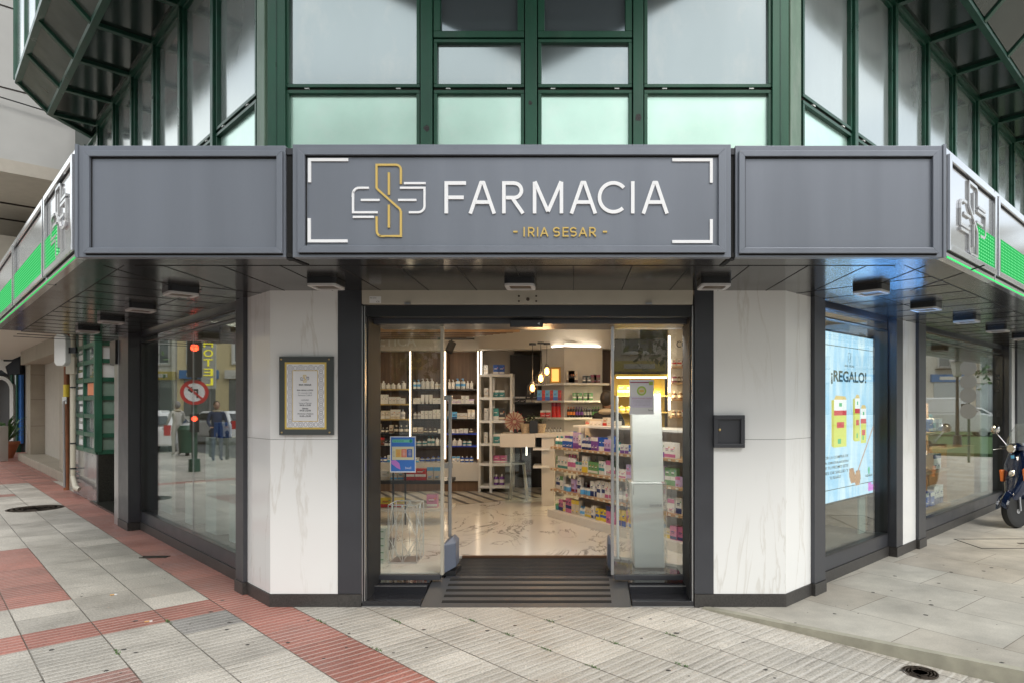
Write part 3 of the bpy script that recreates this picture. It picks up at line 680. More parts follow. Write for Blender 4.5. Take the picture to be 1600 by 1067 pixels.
# soffit lights
def slight(p, ang, label, grp):
    o = thing('soffit_light', label, 'ceiling light', (p.x,p.y,Zt-.04), grp)
    d = Vector((math.cos(ang), math.sin(ang))); fr = Fr(p.xy, d, (d.y,-d.x))
    def rr(w_, r, k=4):
        out = []
        for cx,cy,a0 in ((w_-r,w_-r,0),(-w_+r,w_-r,90),(-w_+r,-w_+r,180),(w_-r,-w_+r,270)): out += arc(cx,cy,r,a0,a0+90,k)
        return out
    def pr(pts, z0, z1, mt, nm):
        P = [fr.P(q[0],q[1],0).xy for q in pts]; return MB().prism(P, z0, z1).build(nm, mt, o)
    pr(rr(.108,.03), Zt-.040, Zt+.003, BLACK, 'housing')
    O, I = rr(.106,.03), rr(.078,.012); n = len(O); m = MB()
    vs = [fr.P(q[0],q[1],z) for z in (Zt-.056,Zt-.0405) for q in O+I]
    fs = []
    for i in range(n):
        j = (i+1)%n
        fs += [(i,j,n+j,n+i),(2*n+i,2*n+j,3*n+j,3*n+i),(i,j,2*n+j,2*n+i),(n+i,n+j,3*n+j,3*n+i)]
    m.add(vs, fs).build('trim_ring', mat_ring, o)
    pr(rr(.076,.011), Zt-.048, Zt-.0405, mat_lens, 'lens')
mat_ring = mat('grey_white_trim', (.55,.54,.54), .4); mat_lens = mat('brown_louvre', (.10,.07,.045), .4)
for px, wh in ((510,'above the left marble pier'),(813,'above the middle of the door'),(1115,'above the right marble pier')):
    slight(Vector(((px-895)/1040*4.82, 4.82, 0)), 0, 'square black soffit light '+wh, 'square lights under the canopy')
nm = ['nearest the corner','second from the corner','third from the corner','fourth from the corner','fifth from the corner','sixth from the corner']
for i,a in enumerate((5.8,7.05,8.3,9.55)):
    slight(a2(a,1.5), R(135), 'square black soffit light over the left pavement, '+nm[i], 'square lights under the canopy')
for i in range(6):
    aa = 5.2+1.26*i; p = Vector(((aa-1.98)/math.sqrt(2),(aa+1.98)/math.sqrt(2),0))
    slight(p, R(45), 'square black soffit light over the right pavement, '+nm[i], 'square lights under the canopy')

# ------------------------------------------------------------------ green glazed upper floor
U0 = 3.12
def sash(fr, s0, s1, z0, z1, mt, fw=.03, n0=-.03, n1=.03, wn_=None, gm_=None):
    w_ = wn_; m = MB(); frame_ring(m, fr, s0, s1, z0, z1, fw, n0, n1); m.build('frame', gm_ or GREEN, w_, bevel=.003)
    MB().box(fr, s0+fw-.004, s1-fw+.004, -.022, -.008, z0+fw-.004, z1-fw+.004).build('pane', mt, w_)
def Zf(py): return 1.6+(632-py)/1040*5.25
sx = lambda px: FF.S(px,.03)
Tz0, Tz1, Tg = Zf(150.5), Zf(129), Zf(138.5)
H1 = 5.7
for (x0,x1_,kind) in ((446,656,0),(677.5,819,1),(840.5,987.5,1),(1006.5,1206,0)):
    w_ = node('window', BL, FF.P((sx(x0)+sx(x1_))/2, 0, U0))
    a,b_ = sx(x0), sx(x1_)
    sash(FF, a, b_, U0, Tg-.012, MINT, .027, wn_=w_)
    if kind == 0: sash(FF, a, b_, Tg+.008, H1, SKYG, .027, wn_=w_)
    else:
        sash(FF, a, b_, Tg+.008, Zf(61.5), SKYG, .027, wn_=w_)
        sash(FF, a, b_, Zf(59.5), H1, DKG, .052, n1=.035, wn_=w_)
    m = MB().box(FF, a, b_, -.05, .012, Tg-.0115, Tg+.0075); m.build('gasket', RUSTD, w_)
    m = MB(); ww = b_-a
    for q in (.16,.84): m.box(FF, a+ww*q-.018, a+ww*q+.018, .0125, .034, Tg-.007, Tg+.001)
    m.build('clip', WHITE, w_)
for (x0,x1_) in ((657.5,676),(820.5,839),(989,1005)):
    part(MB().box(FF, sx(x0), sx(x1_), -.1, .045, U0, H1), 'mullion', GREEN, bevel=.004)
# rust scars where old fixings were
SCAR = mat('bare_rusty_steel', (.05,.045,.045), .7, var=.5, vscale=90)
m = MB(); rs = random.Random(3)
for (px,py,r) in ((667,202,.026),(828.5,163,.018),(998,186,.028)):
    c = (FF.S(px,.045), Zf(py)); n=11
    m.fprism(FF, [(c[0]+r*rs.uniform(.55,1.1)*math.cos(2*math.pi*i/n), c[1]+r*1.1*rs.uniform(.6,1.1)*math.sin(2*math.pi*i/n)) for i in range(n)], .0445,.0465)
part(m, 'paint_chip', SCAR)
# corner posts: green front plate, pale splayed plate
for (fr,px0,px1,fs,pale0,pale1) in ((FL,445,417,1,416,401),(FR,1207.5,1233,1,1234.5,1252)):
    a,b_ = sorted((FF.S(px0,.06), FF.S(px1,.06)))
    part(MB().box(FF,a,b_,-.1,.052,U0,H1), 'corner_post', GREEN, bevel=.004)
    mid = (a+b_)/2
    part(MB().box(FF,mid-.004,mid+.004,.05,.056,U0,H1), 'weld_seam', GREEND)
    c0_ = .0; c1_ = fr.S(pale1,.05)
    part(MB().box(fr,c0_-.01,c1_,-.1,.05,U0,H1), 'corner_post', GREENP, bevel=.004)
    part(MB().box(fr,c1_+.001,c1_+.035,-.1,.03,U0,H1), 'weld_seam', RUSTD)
# side bays
def side_up(fr, s1st, n_b, pitch=1.046):
    xs = [s1st+pitch*k for k in range(n_b)]
    prev = fr.S(398,.05)+.02 if fr is FL else fr.S(1256,.05)+.02
    for i,x in enumerate(xs):
        w_ = node('window', BL, fr.P((prev+x)/2, 0, U0))
        a,b_ = prev+.012, x-.045
        sash(fr, a, b_, U0, 4.085, MINT if i==0 else FROST, .03, wn_=w_, gm_=GREEND)
        sash(fr, a, b_, 4.112, 5.70, FROST, .03, wn_=w_, gm_=GREEND)
        MB().box(fr, a, b_, -.05, .012, 4.0855, 4.1115).build('gasket', RUSTD, w_)
        m = MB()
        for q in (.2,.8): m.box(fr, a+(b_-a)*q-.02, a+(b_-a)*q+.02, .0125, .034, 4.092, 4.103)
        m.build('clip', WHITE, w_)
        part(MB().box(fr, x-.035, x+.035, -.1, .055, U0, 5.72), 'mullion', GREEND, bevel=.004)
        prev = x+.035-.012
    return xs
xl = side_up(FL, 1.27, 8); xr = side_up(FR, 1.27, 11, 1.02)
# overhanging bay: soffit, chamfer and glass above, running to a point over the corner
OV = thing('overhanging_bay', 'green steel framed glass bay jutting out over the corner with dark glass soffit', 'bay', (-.4,4.4,5.8))
zs, zc_, zb_ = 5.75, 6.07, 9.0
nL, nR = .615, .582; ch = .34
def bay(fr, xs, nn, tip_s, smax, end):
    F = MB(); SP = MB(); cmat = BAYG if fr is FL else SOFG
    allx = [tip_s, tip_s+ (xs[0]-tip_s)/3, tip_s+(xs[0]-tip_s)*2/3] + xs
    allx = [x for x in allx if x <= smax+.01]
    # long bars
    F.box(fr, -.2, smax, .0, .075, zs-.05, zs+.04)
    F.box(fr, tip_s, smax, nn-.045, nn+.02, zs-.045, zs+.05)
    F.bar(fr.P(tip_s-.3,nn+ch,zc_), fr.P(smax,nn+ch,zc_), .07, .07)
    F.bar(fr.P(tip_s-.3,nn+ch,8.4), fr.P(smax,nn+ch,8.4), .07, .07)
    F.build('frame_rail', GREEND, OV)
    for i,x in enumerate(allx):
        m = MB()
        n_in = 0 if x > 0 else None
        if x > 0: m.box(fr, x-.035, x+.035, .02, nn-.04, zs-.045, zs+.04)
        m.bar(fr.P(x,nn,zs), fr.P(x,nn+ch,zc_), .065, .07, up=fr.n+Vector((0,0,-1)))
        m.bar(fr.P(x,nn+ch,zc_), fr.P(x,nn+ch,zb_), .07, .07, up=fr.n)
        m.build('rib', GREEND, OV, bevel=.004)
    for i in range(len(allx)-1):
        a,b_ = allx[i]+.03, allx[i+1]-.03
        if allx[i] >= 0 or i >= len(allx)-len(xs)-1:
            if allx[i+1] > .3: MB().box(fr, max(a,.04), b_, .07, nn-.04, zs, zs+.02).build('soffit_pane', SOFG, OV)
        p,q,r_,t = fr.P(a,nn+.02,zs+.02), fr.P(b_,nn+.02,zs+.02), fr.P(b_,nn+ch-.02,zc_-.02), fr.P(a,nn+ch-.02,zc_-.02)
        MB().slab(p,q,r_,t,.015).build('chamfer_pane', cmat, OV)
        MB().box(fr, a, b_, nn+ch-.01, nn+ch+.01, zc_+.04, zb_).build('glass_pane', SKYG, OV)
tip = Vector((-.38,2.39))
tl = (Vector((tip.x,tip.y,0))-FL.P(0,nL,0)).dot(FL.d); tr_ = (Vector((tip.x,tip.y,0))-FR.P(0,nR,0)).dot(FR.d)
bay(FL, xl[:6], nL, tl, xl[5], True); bay(FR, xr, nR, tr_, xr[-1], False)
# corner soffit triangle between the two arms
tri = [FL.P(.0,nL-.02,0).xy, (tip.x,tip.y+.03), FR.P(0,nR-.02,0).xy, FR.P(0,.0,0).xy, FL.P(0,.0,0).xy]
part(MB().prism(tri, zs, zs+.02), 'soffit_pane', SOFG, OV)
m = MB()
m.bar((tip.x,tip.y,zs-.02), (tip.x,5.28,zs-.02), .09,.05); m.bar(FL.P(0,nL,zs-.02),FL.P(0,0,zs-.02),.08,.05); m.bar(FR.P(0,nR,zs-.02),FR.P(0,0,zs-.02),.08,.05)
m.bar((-2.4,5.22,zs-.0),(1.69,5.22,zs-.0),.12,.08)
for yy in (4.3,3.4): m.bar((-2.4+(5.28-yy)*.7,yy,zs-.02),(1.69-(5.28-yy)*.8,yy,zs-.02),.07,.05)
part(m,'rib',GREEND,OV)
# chamfered left end of the bay
e0 = xl[5]
A1 = FL.P(e0,nL,zs); A2 = FL.P(e0+.62,.0,zs); B1 = FL.P(e0,nL+ch,zc_); B2 = FL.P(e0+1.15,.05,zc_)
part(MB().slab(A1,A2,B2,B1,.02), 'chamfer_pane', BAYG, OV)
part(MB().prism([FL.P(e0,0,0).xy,FL.P(e0,nL,0).xy,FL.P(e0+.62,0,0).xy], zs, zs+.02),'soffit_pane',SOFG,OV)
m = MB(); m.bar(A1,A2,.07,.08); m.bar(B1,B2,.07,.08); m.bar(A2,B2,.07,.07)
for t in (.0,.5,1):
    m.bar(A1.lerp(A2,t),B1.lerp(B2,t),.06,.06); q = B1.lerp(B2,t); m.bar(q,q+Vector((0,0,3)),.07,.07)
part(m,'rib',GREEND,OV)
part(MB().slab(B1+Vector((0,0,.04)),B2+Vector((0,0,.04)),B2+Vector((0,0,3)),B1+Vector((0,0,3)),.02),'glass_pane',BAYG,OV)
# solid body of the building behind and above
BODY = mat('building_core', (.10,.11,.10), .8)
part(MB().prism([FL.P(9.5,-.12,0).xy, FL.P(.05,-.12,0).xy, FR.P(.05,-.12,0).xy, FR.P(15,-.12,0).xy, (12,20), (-5,18)], 3.0, 3.1), 'floor_slab', BODY)
part(MB().prism([FL.P(9.5,-.12,0).xy, FL.P(.05,-.12,0).xy, FR.P(.05,-.12,0).xy, FR.P(15,-.12,0).xy, (12,20), (-5,18)], 5.9, 16), 'upper_storey', BODY)
m = MB(); m.box(FL,-.1,10,-.16,-.12,3.1,5.9).box(FR,-.1,15,-.16,-.12,3.1,5.9).box(FF,-2.35,1.62,-.16,-.12,3.1,5.9)
part(m,'back_panel',BODY)
# ------------------------------------------------------------------ entrance: steps, ramp, mats, doors
def XY(px, Y): return (px-895)/1040*Y
def ZY(py, Y): return 1.6+(632-py)/1040*Y
ST = thing('entrance_step', 'polished black granite step under the sliding doors', 'step', (-.35,5.5,0))
xl0, xr0 = s(566), s(1084)
for qa,qb in ((xl0,-1.21),(.47,xr0)):
    MB().box(WD, qa, qb, -5.50, -5.275, -.2, .045).build('lower_step', BGRAN, ST, bevel=.003)
    MB().box(WD, qa, qb, -5.725, -5.50, -.2, .100).build('upper_step', BGRAN, ST, bevel=.003)
MB().box(WD, xl0, xr0, -6.52, -5.725, -.2, .100).build('upper_step', BGRAN, ST)
RAMPM = mat('grey_ramp_rubber', (.055,.056,.06), .35, var=.15, vscale=150, bump=.15, bscale=200)
RM = thing('entrance_ramp', 'grey wedge ramp with five black grip strips leading up to the doorway', 'ramp', (-.37,5.45,0))
m = MB(); ra, rb = -1.208, .463
m.add([(ra,5.262,.002),(rb,5.262,.002),(rb+.005,5.72,.112),(ra+.01,5.72,.112),(ra,5.262,-.01),(rb,5.262,-.01),(rb+.005,5.72,-.01),(ra+.01,5.72,-.01)],
      [(0,1,2,3),(4,7,6,5),(0,4,5,1),(2,6,7,3),(0,3,7,4),(1,5,6,2)]); m.build('ramp_plate', RAMPM, RM)
for k in range(5):
    y = 5.325+k*.088; z = .002+(y-5.262)/.458*.11
    MB().add([(-1.05,y,z+.0025),(.31,y,z+.0025),(.31,y+.034,z+.0107),(-1.05,y+.034,z+.0107),(-1.05,y,z-.002),(.31,y,z-.002),(.31,y+.034,z+.006),(-1.05,y+.034,z+.006)],[(0,1,2,3),(4,7,6,5),(0,4,5,1),(2,6,7,3),(0,3,7,4),(1,5,6,2)]).build('grip_strip', SEAM, RM)
MT = thing('entrance_mat', 'ribbed black and silver entrance mat between the open doors', 'mat', (-.37,6.2,.1))
MRIB = mat('mat_rib_metal', (.075,.08,.09), .25, .6)
MATM = mat('mat_fibre', (.016,.017,.019), .85, var=.5, vscale=120, bump=.4, bscale=300)
MB().box(WD,-1.08,.325,-6.49,-5.80,.1005,.108).build('mat_base', MATM, MT)
for k in range(13):
    y = 5.82+k*.052; o_ = MB().box(WD,-1.075,.32,-(y+.012),-y,.107,.1115).build('mat_rib', MRIB, MT)
MB().box(WD,-1.1,.36,-5.79,-5.725,.1005,.113).build('door_track', DARK, MT)
WOODE = mat('brown_floor_edge', (.12,.06,.03), .35)
for qa,qb in ((xl0,-1.21),(.47,xr0)):
    MB().box(WD, qa, qb, -5.279, -5.268, .0, .008).box(WD, qa, qb, -5.512, -5.5045, .0995, .104).build('step_nosing', STEEL, ST)
# sliding doors
def door(x0, x1_, stile, label):
    o = thing('sliding_door', label, 'door', ((x0+x1_)/2, 5.66, .11))
    MB().box(WD, x0, x1_, -5.665, -5.655, .150, 2.262).build('glass', GLASSD, o)
    MB().box(WD, x0, x1_, -5.685, -5.635, .116, .158).build('bottom_rail', DARK, o, bevel=.003)
    a,b_ = stile; MB().box(WD, a, b_, -5.684, -5.636, .159, 2.262).build('stile', STEEL if a>-.5 else BEIGE, o, bevel=.002)
    return o
Yd = 5.66
dl = door(XY(570,Yd), XY(688.5,Yd), (XY(689,Yd),XY(693.5,Yd)), 'left glass sliding door standing open with a blue poster on it')
dr = door(XY(959.5,Yd), XY(1078,Yd), (XY(954.5,Yd),XY(959,Yd)), 'right glass sliding door standing open with a white notice on it')
for px_ in (588,1072): part(MB().box(WD, *( (XY(px_,5.7)-.09,XY(px_,5.7)) if px_<800 else (XY(px_,5.7),XY(px_,5.7)+.09)), -5.74, -5.60, .105, 2.3), 'door_jamb', MATTE)
hx = XY(703,5.95)
hb = MB().box(WD, hx-.014, hx+.014, -5.97,-5.945, ZY(838,5.95), ZY(620,5.95)).build('handle', STEEL, dl, bevel=.003)
m = MB()
for py in (622,728): m.box(WD, XY(691,5.95)-.01, hx+.02, -5.985,-5.96, ZY(py+3,5.95), ZY(py-5,5.95))
m.m(STEEL).build('handle_bracket', None, hb)
MB().tube([(XY(965.5,5.9),5.9,ZY(872,5.9)),(XY(964,5.9),5.9,ZY(618,5.9))], .013, 10).build('handle', WHITE, dr, smooth=True)
# sensor
sn = thing('door_sensor', 'small black motion sensor over the middle of the doorway', 'sensor', (XY(822,5.46),5.46,2.28))
MB().box(WD, XY(797,5.46), XY(848,5.46), -5.5,-5.44, ZY(512,5.46), ZY(500,5.46)).build('housing', BLACK, sn, bevel=.006)
MB().lathe((XY(842,5.44),5.44,ZY(506,5.44)), [(.012,0),(.012,.003)], 3, (0,-1,0)).build('indicator', STEEL, sn)
# guards
GUARD = mat('blue_grey_plastic', (.13,.15,.20), .4)
for sg,(pa,pb),lab in ((1,(693.5,713),'blue grey faceted door guard box at the foot of the left door'),(-1,(956.5,949.5),'dark door guard box at the foot of the right door')):
    xa = XY(pa,5.85); xb = XY(pb,5.85); o = thing('door_guard', lab, 'guard box', ((xa+xb)/2,5.9,.11))
    f = Fr((0,0),(1,0),(0,-1)); z0_,z1_ = ZY(893,5.85), ZY(838,5.85)
    m = MB(); m.add([(xa,5.75,z0_),(xb,5.83,z0_+.05),(xb,6.0,z0_+.05),(xa,6.1,z0_),(xa,5.75,z1_-.06),(xb,5.83,z1_-.05),(xb,6.0,z1_-.04),(xa,6.1,z1_-.05),(xa+(xb-xa)*.7,5.88,z1_),(xa+(xb-xa)*.7,5.98,z1_)],
      [(0,1,5,4),(1,2,6,5),(2,3,7,6),(3,0,4,7),(0,3,2,1),(4,5,8),(5,6,9,8),(6,7,9),(7,4,8,9)])
    m.build('shell', GUARD, o, bevel=.006)
    MB().box(WD, min(xa,xb)-.004, max(xa,xb)+.004, -6.05,-5.80,.109,z0_+.02).build('foot', BLACK, o)
# posters on the doors ------------------------------------------------
def flat(o, fr, px0, px1, py0, py1, mt, n, name, Y, th=.0008):
    return MB().box(fr, XY(px0,Y), XY(px1,Y), n, n+th, ZY(py1,Y), ZY(py0,Y)).build(name, mt, o)
def M(nm, c, r=.5): return mat(nm, c, r)
PB = M('poster_blue',(.06,.22,.68)); PLB = M('poster_light_blue',(.15,.35,.80)); PG = M('poster_green',(.18,.62,.48)); PDG = M('poster_dark_green',(.02,.30,.18))
PC = M('poster_cream',(.78,.74,.50)); PO = M('poster_ochre',(.80,.55,.14)); PR = M('poster_red',(.80,.20,.10)); PN = M('poster_navy',(.02,.10,.42)); PK = M('poster_pink',(.65,.25,.75)); PT = M('print_grey',(.35,.35,.40)); PW = M('paper_white',(.85,.85,.87)); INK = M('ink',(.05,.05,.07)); LIME = M('lime',(.45,.62,.10)); MAR = M('maroon',(.35,.03,.12)); LIL = M('lilac',(.66,.58,.80))
Yp = 5.650; n0 = -Yp
po = thing('poster', 'blue poster with coloured columns stuck on the left sliding door', 'poster', (XY(630,Yp),Yp,1.2))
F5 = WD
def pp(px0,px1,py0,py1,mt,k,nm='printed_area'): return flat(po, F5, px0,px1,py0,py1, mt, n0+.0006*k, nm, Yp, .0005)
pp(609.5,649.5,681,737.5,PW,0,'sheet'); pp(611,648.3,682.5,735.5,PB,1); pp(613,644.5,686,690.5,PG,2); 
text('headline','VACACIONES',F5,XY(614.5,Yp),XY(631,Yp),ZY(689.6,Yp),ZY(687,Yp),n0+.0019,PDG,po,.0003)
m = MB().box(WD,XY(639.6,Yp),XY(644.3,Yp),n0+.0019,n0+.0023,ZY(689.3,Yp),ZY(687.2,Yp)).box(WD,XY(640.9,Yp),XY(643,Yp),n0+.0018,n0+.0024,ZY(690.8,Yp),ZY(685.6,Yp)); m.build('cross', PDG, po)
pp(612.6,646.8,697,717.8,PC,2); pp(618.2,626.6,701,713.6,PO,3); pp(627.2,635.4,701,713.6,PR,3); pp(636,644.2,701,713.6,PN,3)
for k in range(5): pp(620,625,703.2+2*k,703.8+2*k,PR,4); pp(629,634,703.2+2*k,703.8+2*k,PW,4); pp(638,643,703.2+2*k,703.8+2*k,PW,4); pp(613.8,617,704+2*k,704.5+2*k,PT,4)
m = MB().fprism(F5, [(XY(611,Yp),ZY(719,Yp)),(XY(618,Yp),ZY(718,Yp)),(XY(624,Yp),ZY(723,Yp)),(XY(626,Yp),ZY(733,Yp)),(XY(620,Yp),ZY(730,Yp)),(XY(612,Yp),ZY(724,Yp))], n0+.0011, n0+.0016); m.build('petal', PK, po)
text('name','bwell',F5,XY(633.5,Yp),XY(642.5,Yp),ZY(732.2,Yp),ZY(728.3,Yp),n0+.0012,PW,po,.0004)
po = thing('notice', 'white notice sheet with a lime round badge stuck on the right sliding door', 'notice', (XY(1003,Yp),Yp,1.6))
pp(983.5,1021.5,592.5,647,PW,0,'sheet'); pp(984.5,1014,596,597.6,MAR,1); pp(1014,1020.5,595.5,601,LIME,1)
MB().lathe((XY(1002.5,Yp),Yp,ZY(610,Yp)), [(.040,.0006),(.040,.0012)], 28, (0,-1,0)).build('badge', LIME, po)
MB().lathe((XY(1002.5,Yp),Yp,ZY(610,Yp)), [(.027,.0013),(.027,.0017)], 20, (0,-1,0)).build('badge', PC, po)
MB().box(WD,XY(999,Yp),XY(1006,Yp),n0+.0018,n0+.0022,ZY(612,Yp),ZY(608.5,Yp)).build('badge_mark', PO, po)
pp(986,1020,619,636,M('pale_lilac',(.74,.70,.84)),1)
for i,t in enumerate(('AQUÍ PUEDES DEJAR','tus medicamentos caducados','y envases vacíos','con total seguridad')):
    text('text',t,F5,XY(987.5+i*1.2,Yp),XY(1018.5-i*1.2,Yp),ZY(623.2+i*3.3,Yp),ZY(621+i*3.3,Yp),n0+.0014,LIL if 0 else MAR if i==0 else PT,po,.0003)
text('text','farma',F5,XY(1013,Yp),XY(1020,Yp),ZY(641.5,Yp),ZY(638.5,Yp),n0+.0008,INK,po,.0003)
# plaque on the left marble -------------------------------------------
PLQG = mat('dark_green_acrylic', (.075,.085,.085), .12, coat=.3); PBRASS = mat('brass', (.45,.33,.15), .3, .9)
Yq = 5.25; q_ = thing('opening_hours_plaque', 'dark glass plaque with gold bordered white opening hours sheet on the left marble pier', 'plaque', (XY(479,Yq),Yq,1.6))
po = q_
MB().box(WD,XY(436,Yq),XY(521,Yq),-Yq-.02,-Yq,ZY(679,Yq),ZY(556.5,Yq)).build('backing', PLQG, q_, bevel=.002)
YQ = 5.25; n0 = -YQ
def pq(px0,px1,py0,py1,mt,k,nm): return flat(po, WD, px0,px1,py0,py1, mt, n0+.0008*k, nm, YQ, .0007)
PGOLD = M('printed_gold',(.68,.50,.12)); PGREY = M('pattern_grey',(.36,.36,.42))
pq(445,510,565.5,670,PGOLD,0.2,'gold_border'); pq(448,507,568.5,667,PW,1.2,'sheet')
m = MB()
def ringpix(cx, cy, rx, ry, wd, nn):
    P = [(XY(cx+rx*math.cos(t),YQ), ZY(cy+ry*math.sin(t),YQ)) for t in [2*math.pi*i/8+math.pi/8 for i in range(9)]]
    m.ribbon(WD, P, wd, n0+nn, n0+nn+.0004)
for iy in range(8):
    for ix in range(4):
        if 0<iy<7 and 0<ix<3: continue
        cx = 453.5+ix*16.1; cy = 574.5+iy*12.6
        ringpix(cx,cy,4.4,4.6,.0035,.0019); ringpix(cx,cy,2.1,2.4,.0035,.0019)
        if ix<3 and iy in (0,7): ringpix(cx+8,cy,2.6,3.4,.0035,.0019)
        if iy<7 and ix in (0,3): ringpix(cx,cy+6.3,2.6,2.0,.0035,.0019)
m.build('tile_pattern', PGREY, q_)
pq(457,497,578,658,PGOLD,2.9,'gold_line'); pq(458,496,579,657,PW,3.8,'sheet')
def Tq(q): return [(XY(470+(x-441)/(900-441)*13,YQ), ZY(585.5+(y-152)/(597-152)*11,YQ)) for x,y in q]
emblem(WD, Tq, .0045, n0+.0046, n0+.0050, PGOLD, PGREY, q_)
for (t,a,b_,y0_,y1_,mt_) in (('IRIA SESAR',467.5,487,599.2,602,INK),('IRIA SESAR LÓPEZ',464.5,490,607.6,610,INK),('Nº colegiada 3280',466,488,612.5,614.6,PT),('Farmacia C-682-F',466,488,615.8,618,PT),('HORARIO',471.3,483,623.4,625.4,PT),('Lunes a Viernes',467.5,487,628,630.2,PT),
      ('09:30 a 22:00',468.7,486,631.3,633.7,INK),('Sábado',472.6,482,636.3,638.7,INK),('09:30 a 22:00',468.7,486,639.6,642,INK),('Domingos y Festivos',465.5,490,644.8,647.2,INK),('10:30 a 22:00',468.7,486,648.2,650.6,INK)):
    text('text', t, WD, XY(a,YQ), XY(b_,YQ), ZY(y1_,YQ), ZY(y0_,YQ), n0+.0048, mt_, q_, .0003, bold=.02)
for (px,py) in ((439.5,561),(514,561),(440.5,675),(515,675)): MB().lathe((XY(px,YQ),YQ,ZY(py,YQ)), [(.007,0),(.007,.006),(.003,.009)], 10, (0,-1,0)).build('screw', PBRASS, q_, smooth=True)
# letter box on the right marble
Yb = 5.24; lb = thing('night_hatch', 'small square anthracite hatch with a brass lock set in the right marble pier', 'hatch', (XY(1139,Yb),Yb,1.5))
m = MB(); frame_ring(m, WD, XY(1115.5,Yb), XY(1164,Yb), ZY(699,Yb), ZY(648,Yb), .032, -5.281, -5.235); m.build('frame', DARK, lb, bevel=.003)
MB().box(WD,XY(1122,5.26),XY(1158,5.26),-5.281,-5.262,ZY(693,5.26),ZY(654,5.26)).build('door_leaf', DARK, lb, bevel=.002)
MB().lathe((XY(1120.8,5.25)+.02,5.262,ZY(671,5.25)), [(.010,0),(.010,.012),(.005,.014)], 14, (0,-1,0)).build('lock', PBRASS, lb, smooth=True)

# ------------------------------------------------------------------ shop room
FZ = .125
WALLI = mat('warm_wall', (.52,.46,.38), .7, var=.03); CEIL = mat('ceiling_paint', (.66,.62,.55), .8)
DWALL = mat('charcoal_wall', (.035,.032,.030), .6); WOODD = mat('walnut_panel', (.16,.095,.055), .5, var=.25, vscale=3, stretch=(8,8,.6)); WOODL = mat('light_oak_board', (.42,.27,.15), .45, var=.15, vscale=4, stretch=(1,1,6))
struct(MB().prism([(-1.15,6.50),(.40,6.50),(1.3,5.95),(5.2,9.6),(5,14),(-7.5,14),(-6.0,9.6),(-2.2,5.85),(-1.15,5.85)], .02, FZ), 'shop_floor', MARBF)
MB().box(WD,-1.08,.33,-6.53,-6.488,.1005,FZ+.0015).build('floor_edge', WOODE, ST)
struct(MB().prism([(-2.3,5.75),(1.5,5.75),(5.2,9.6),(5,13),(-7.5,13),(-6.2,9.6)], 2.85, 2.9), 'shop_ceiling', CEIL)
struct(MB().box(WD,-7.5,5.2,-13,-12.9,0,2.9).box(WD,-7.5,-7.4,-12.9,-11.4,0,2.9), 'shop_back_wall', WALLI)
# striped floor strip at the back
STR_D = mat('dark_tile_strip', (.05,.045,.042), .3)
SF = thing('striped_rug', 'black and cream diagonally striped floor runner at the back of the shop', 'rug', (-1,10,FZ))
RUG = mat('cream_runner', (.50,.46,.40), .6)
pts = [(-3.6,9.6),(XY(706,9.78),9.78),(XY(860,10.75),10.75),(XY(860,11.9),11.9),(-3.6,11.9)]
MB().prism(pts, FZ+.0005, FZ+.004).build('runner', RUG, SF)
m = MB()
for k in range(-12, 30):
    x0 = -2.6+k*.20
    # diagonal strips clipped to the band
    ya, yb_ = max(9.62, 9.78+(x0+1.78)*.66), 11.6
    if x0 > .1 or x0 < -3.2: continue
    m.prism([(x0,ya),(x0+.06,ya+.03),(x0+.06-(yb_-ya)*.55,yb_),(x0-(yb_-ya)*.55,yb_)], FZ+.0042, FZ+.006)
m.build('stripe', STR_D, SF)

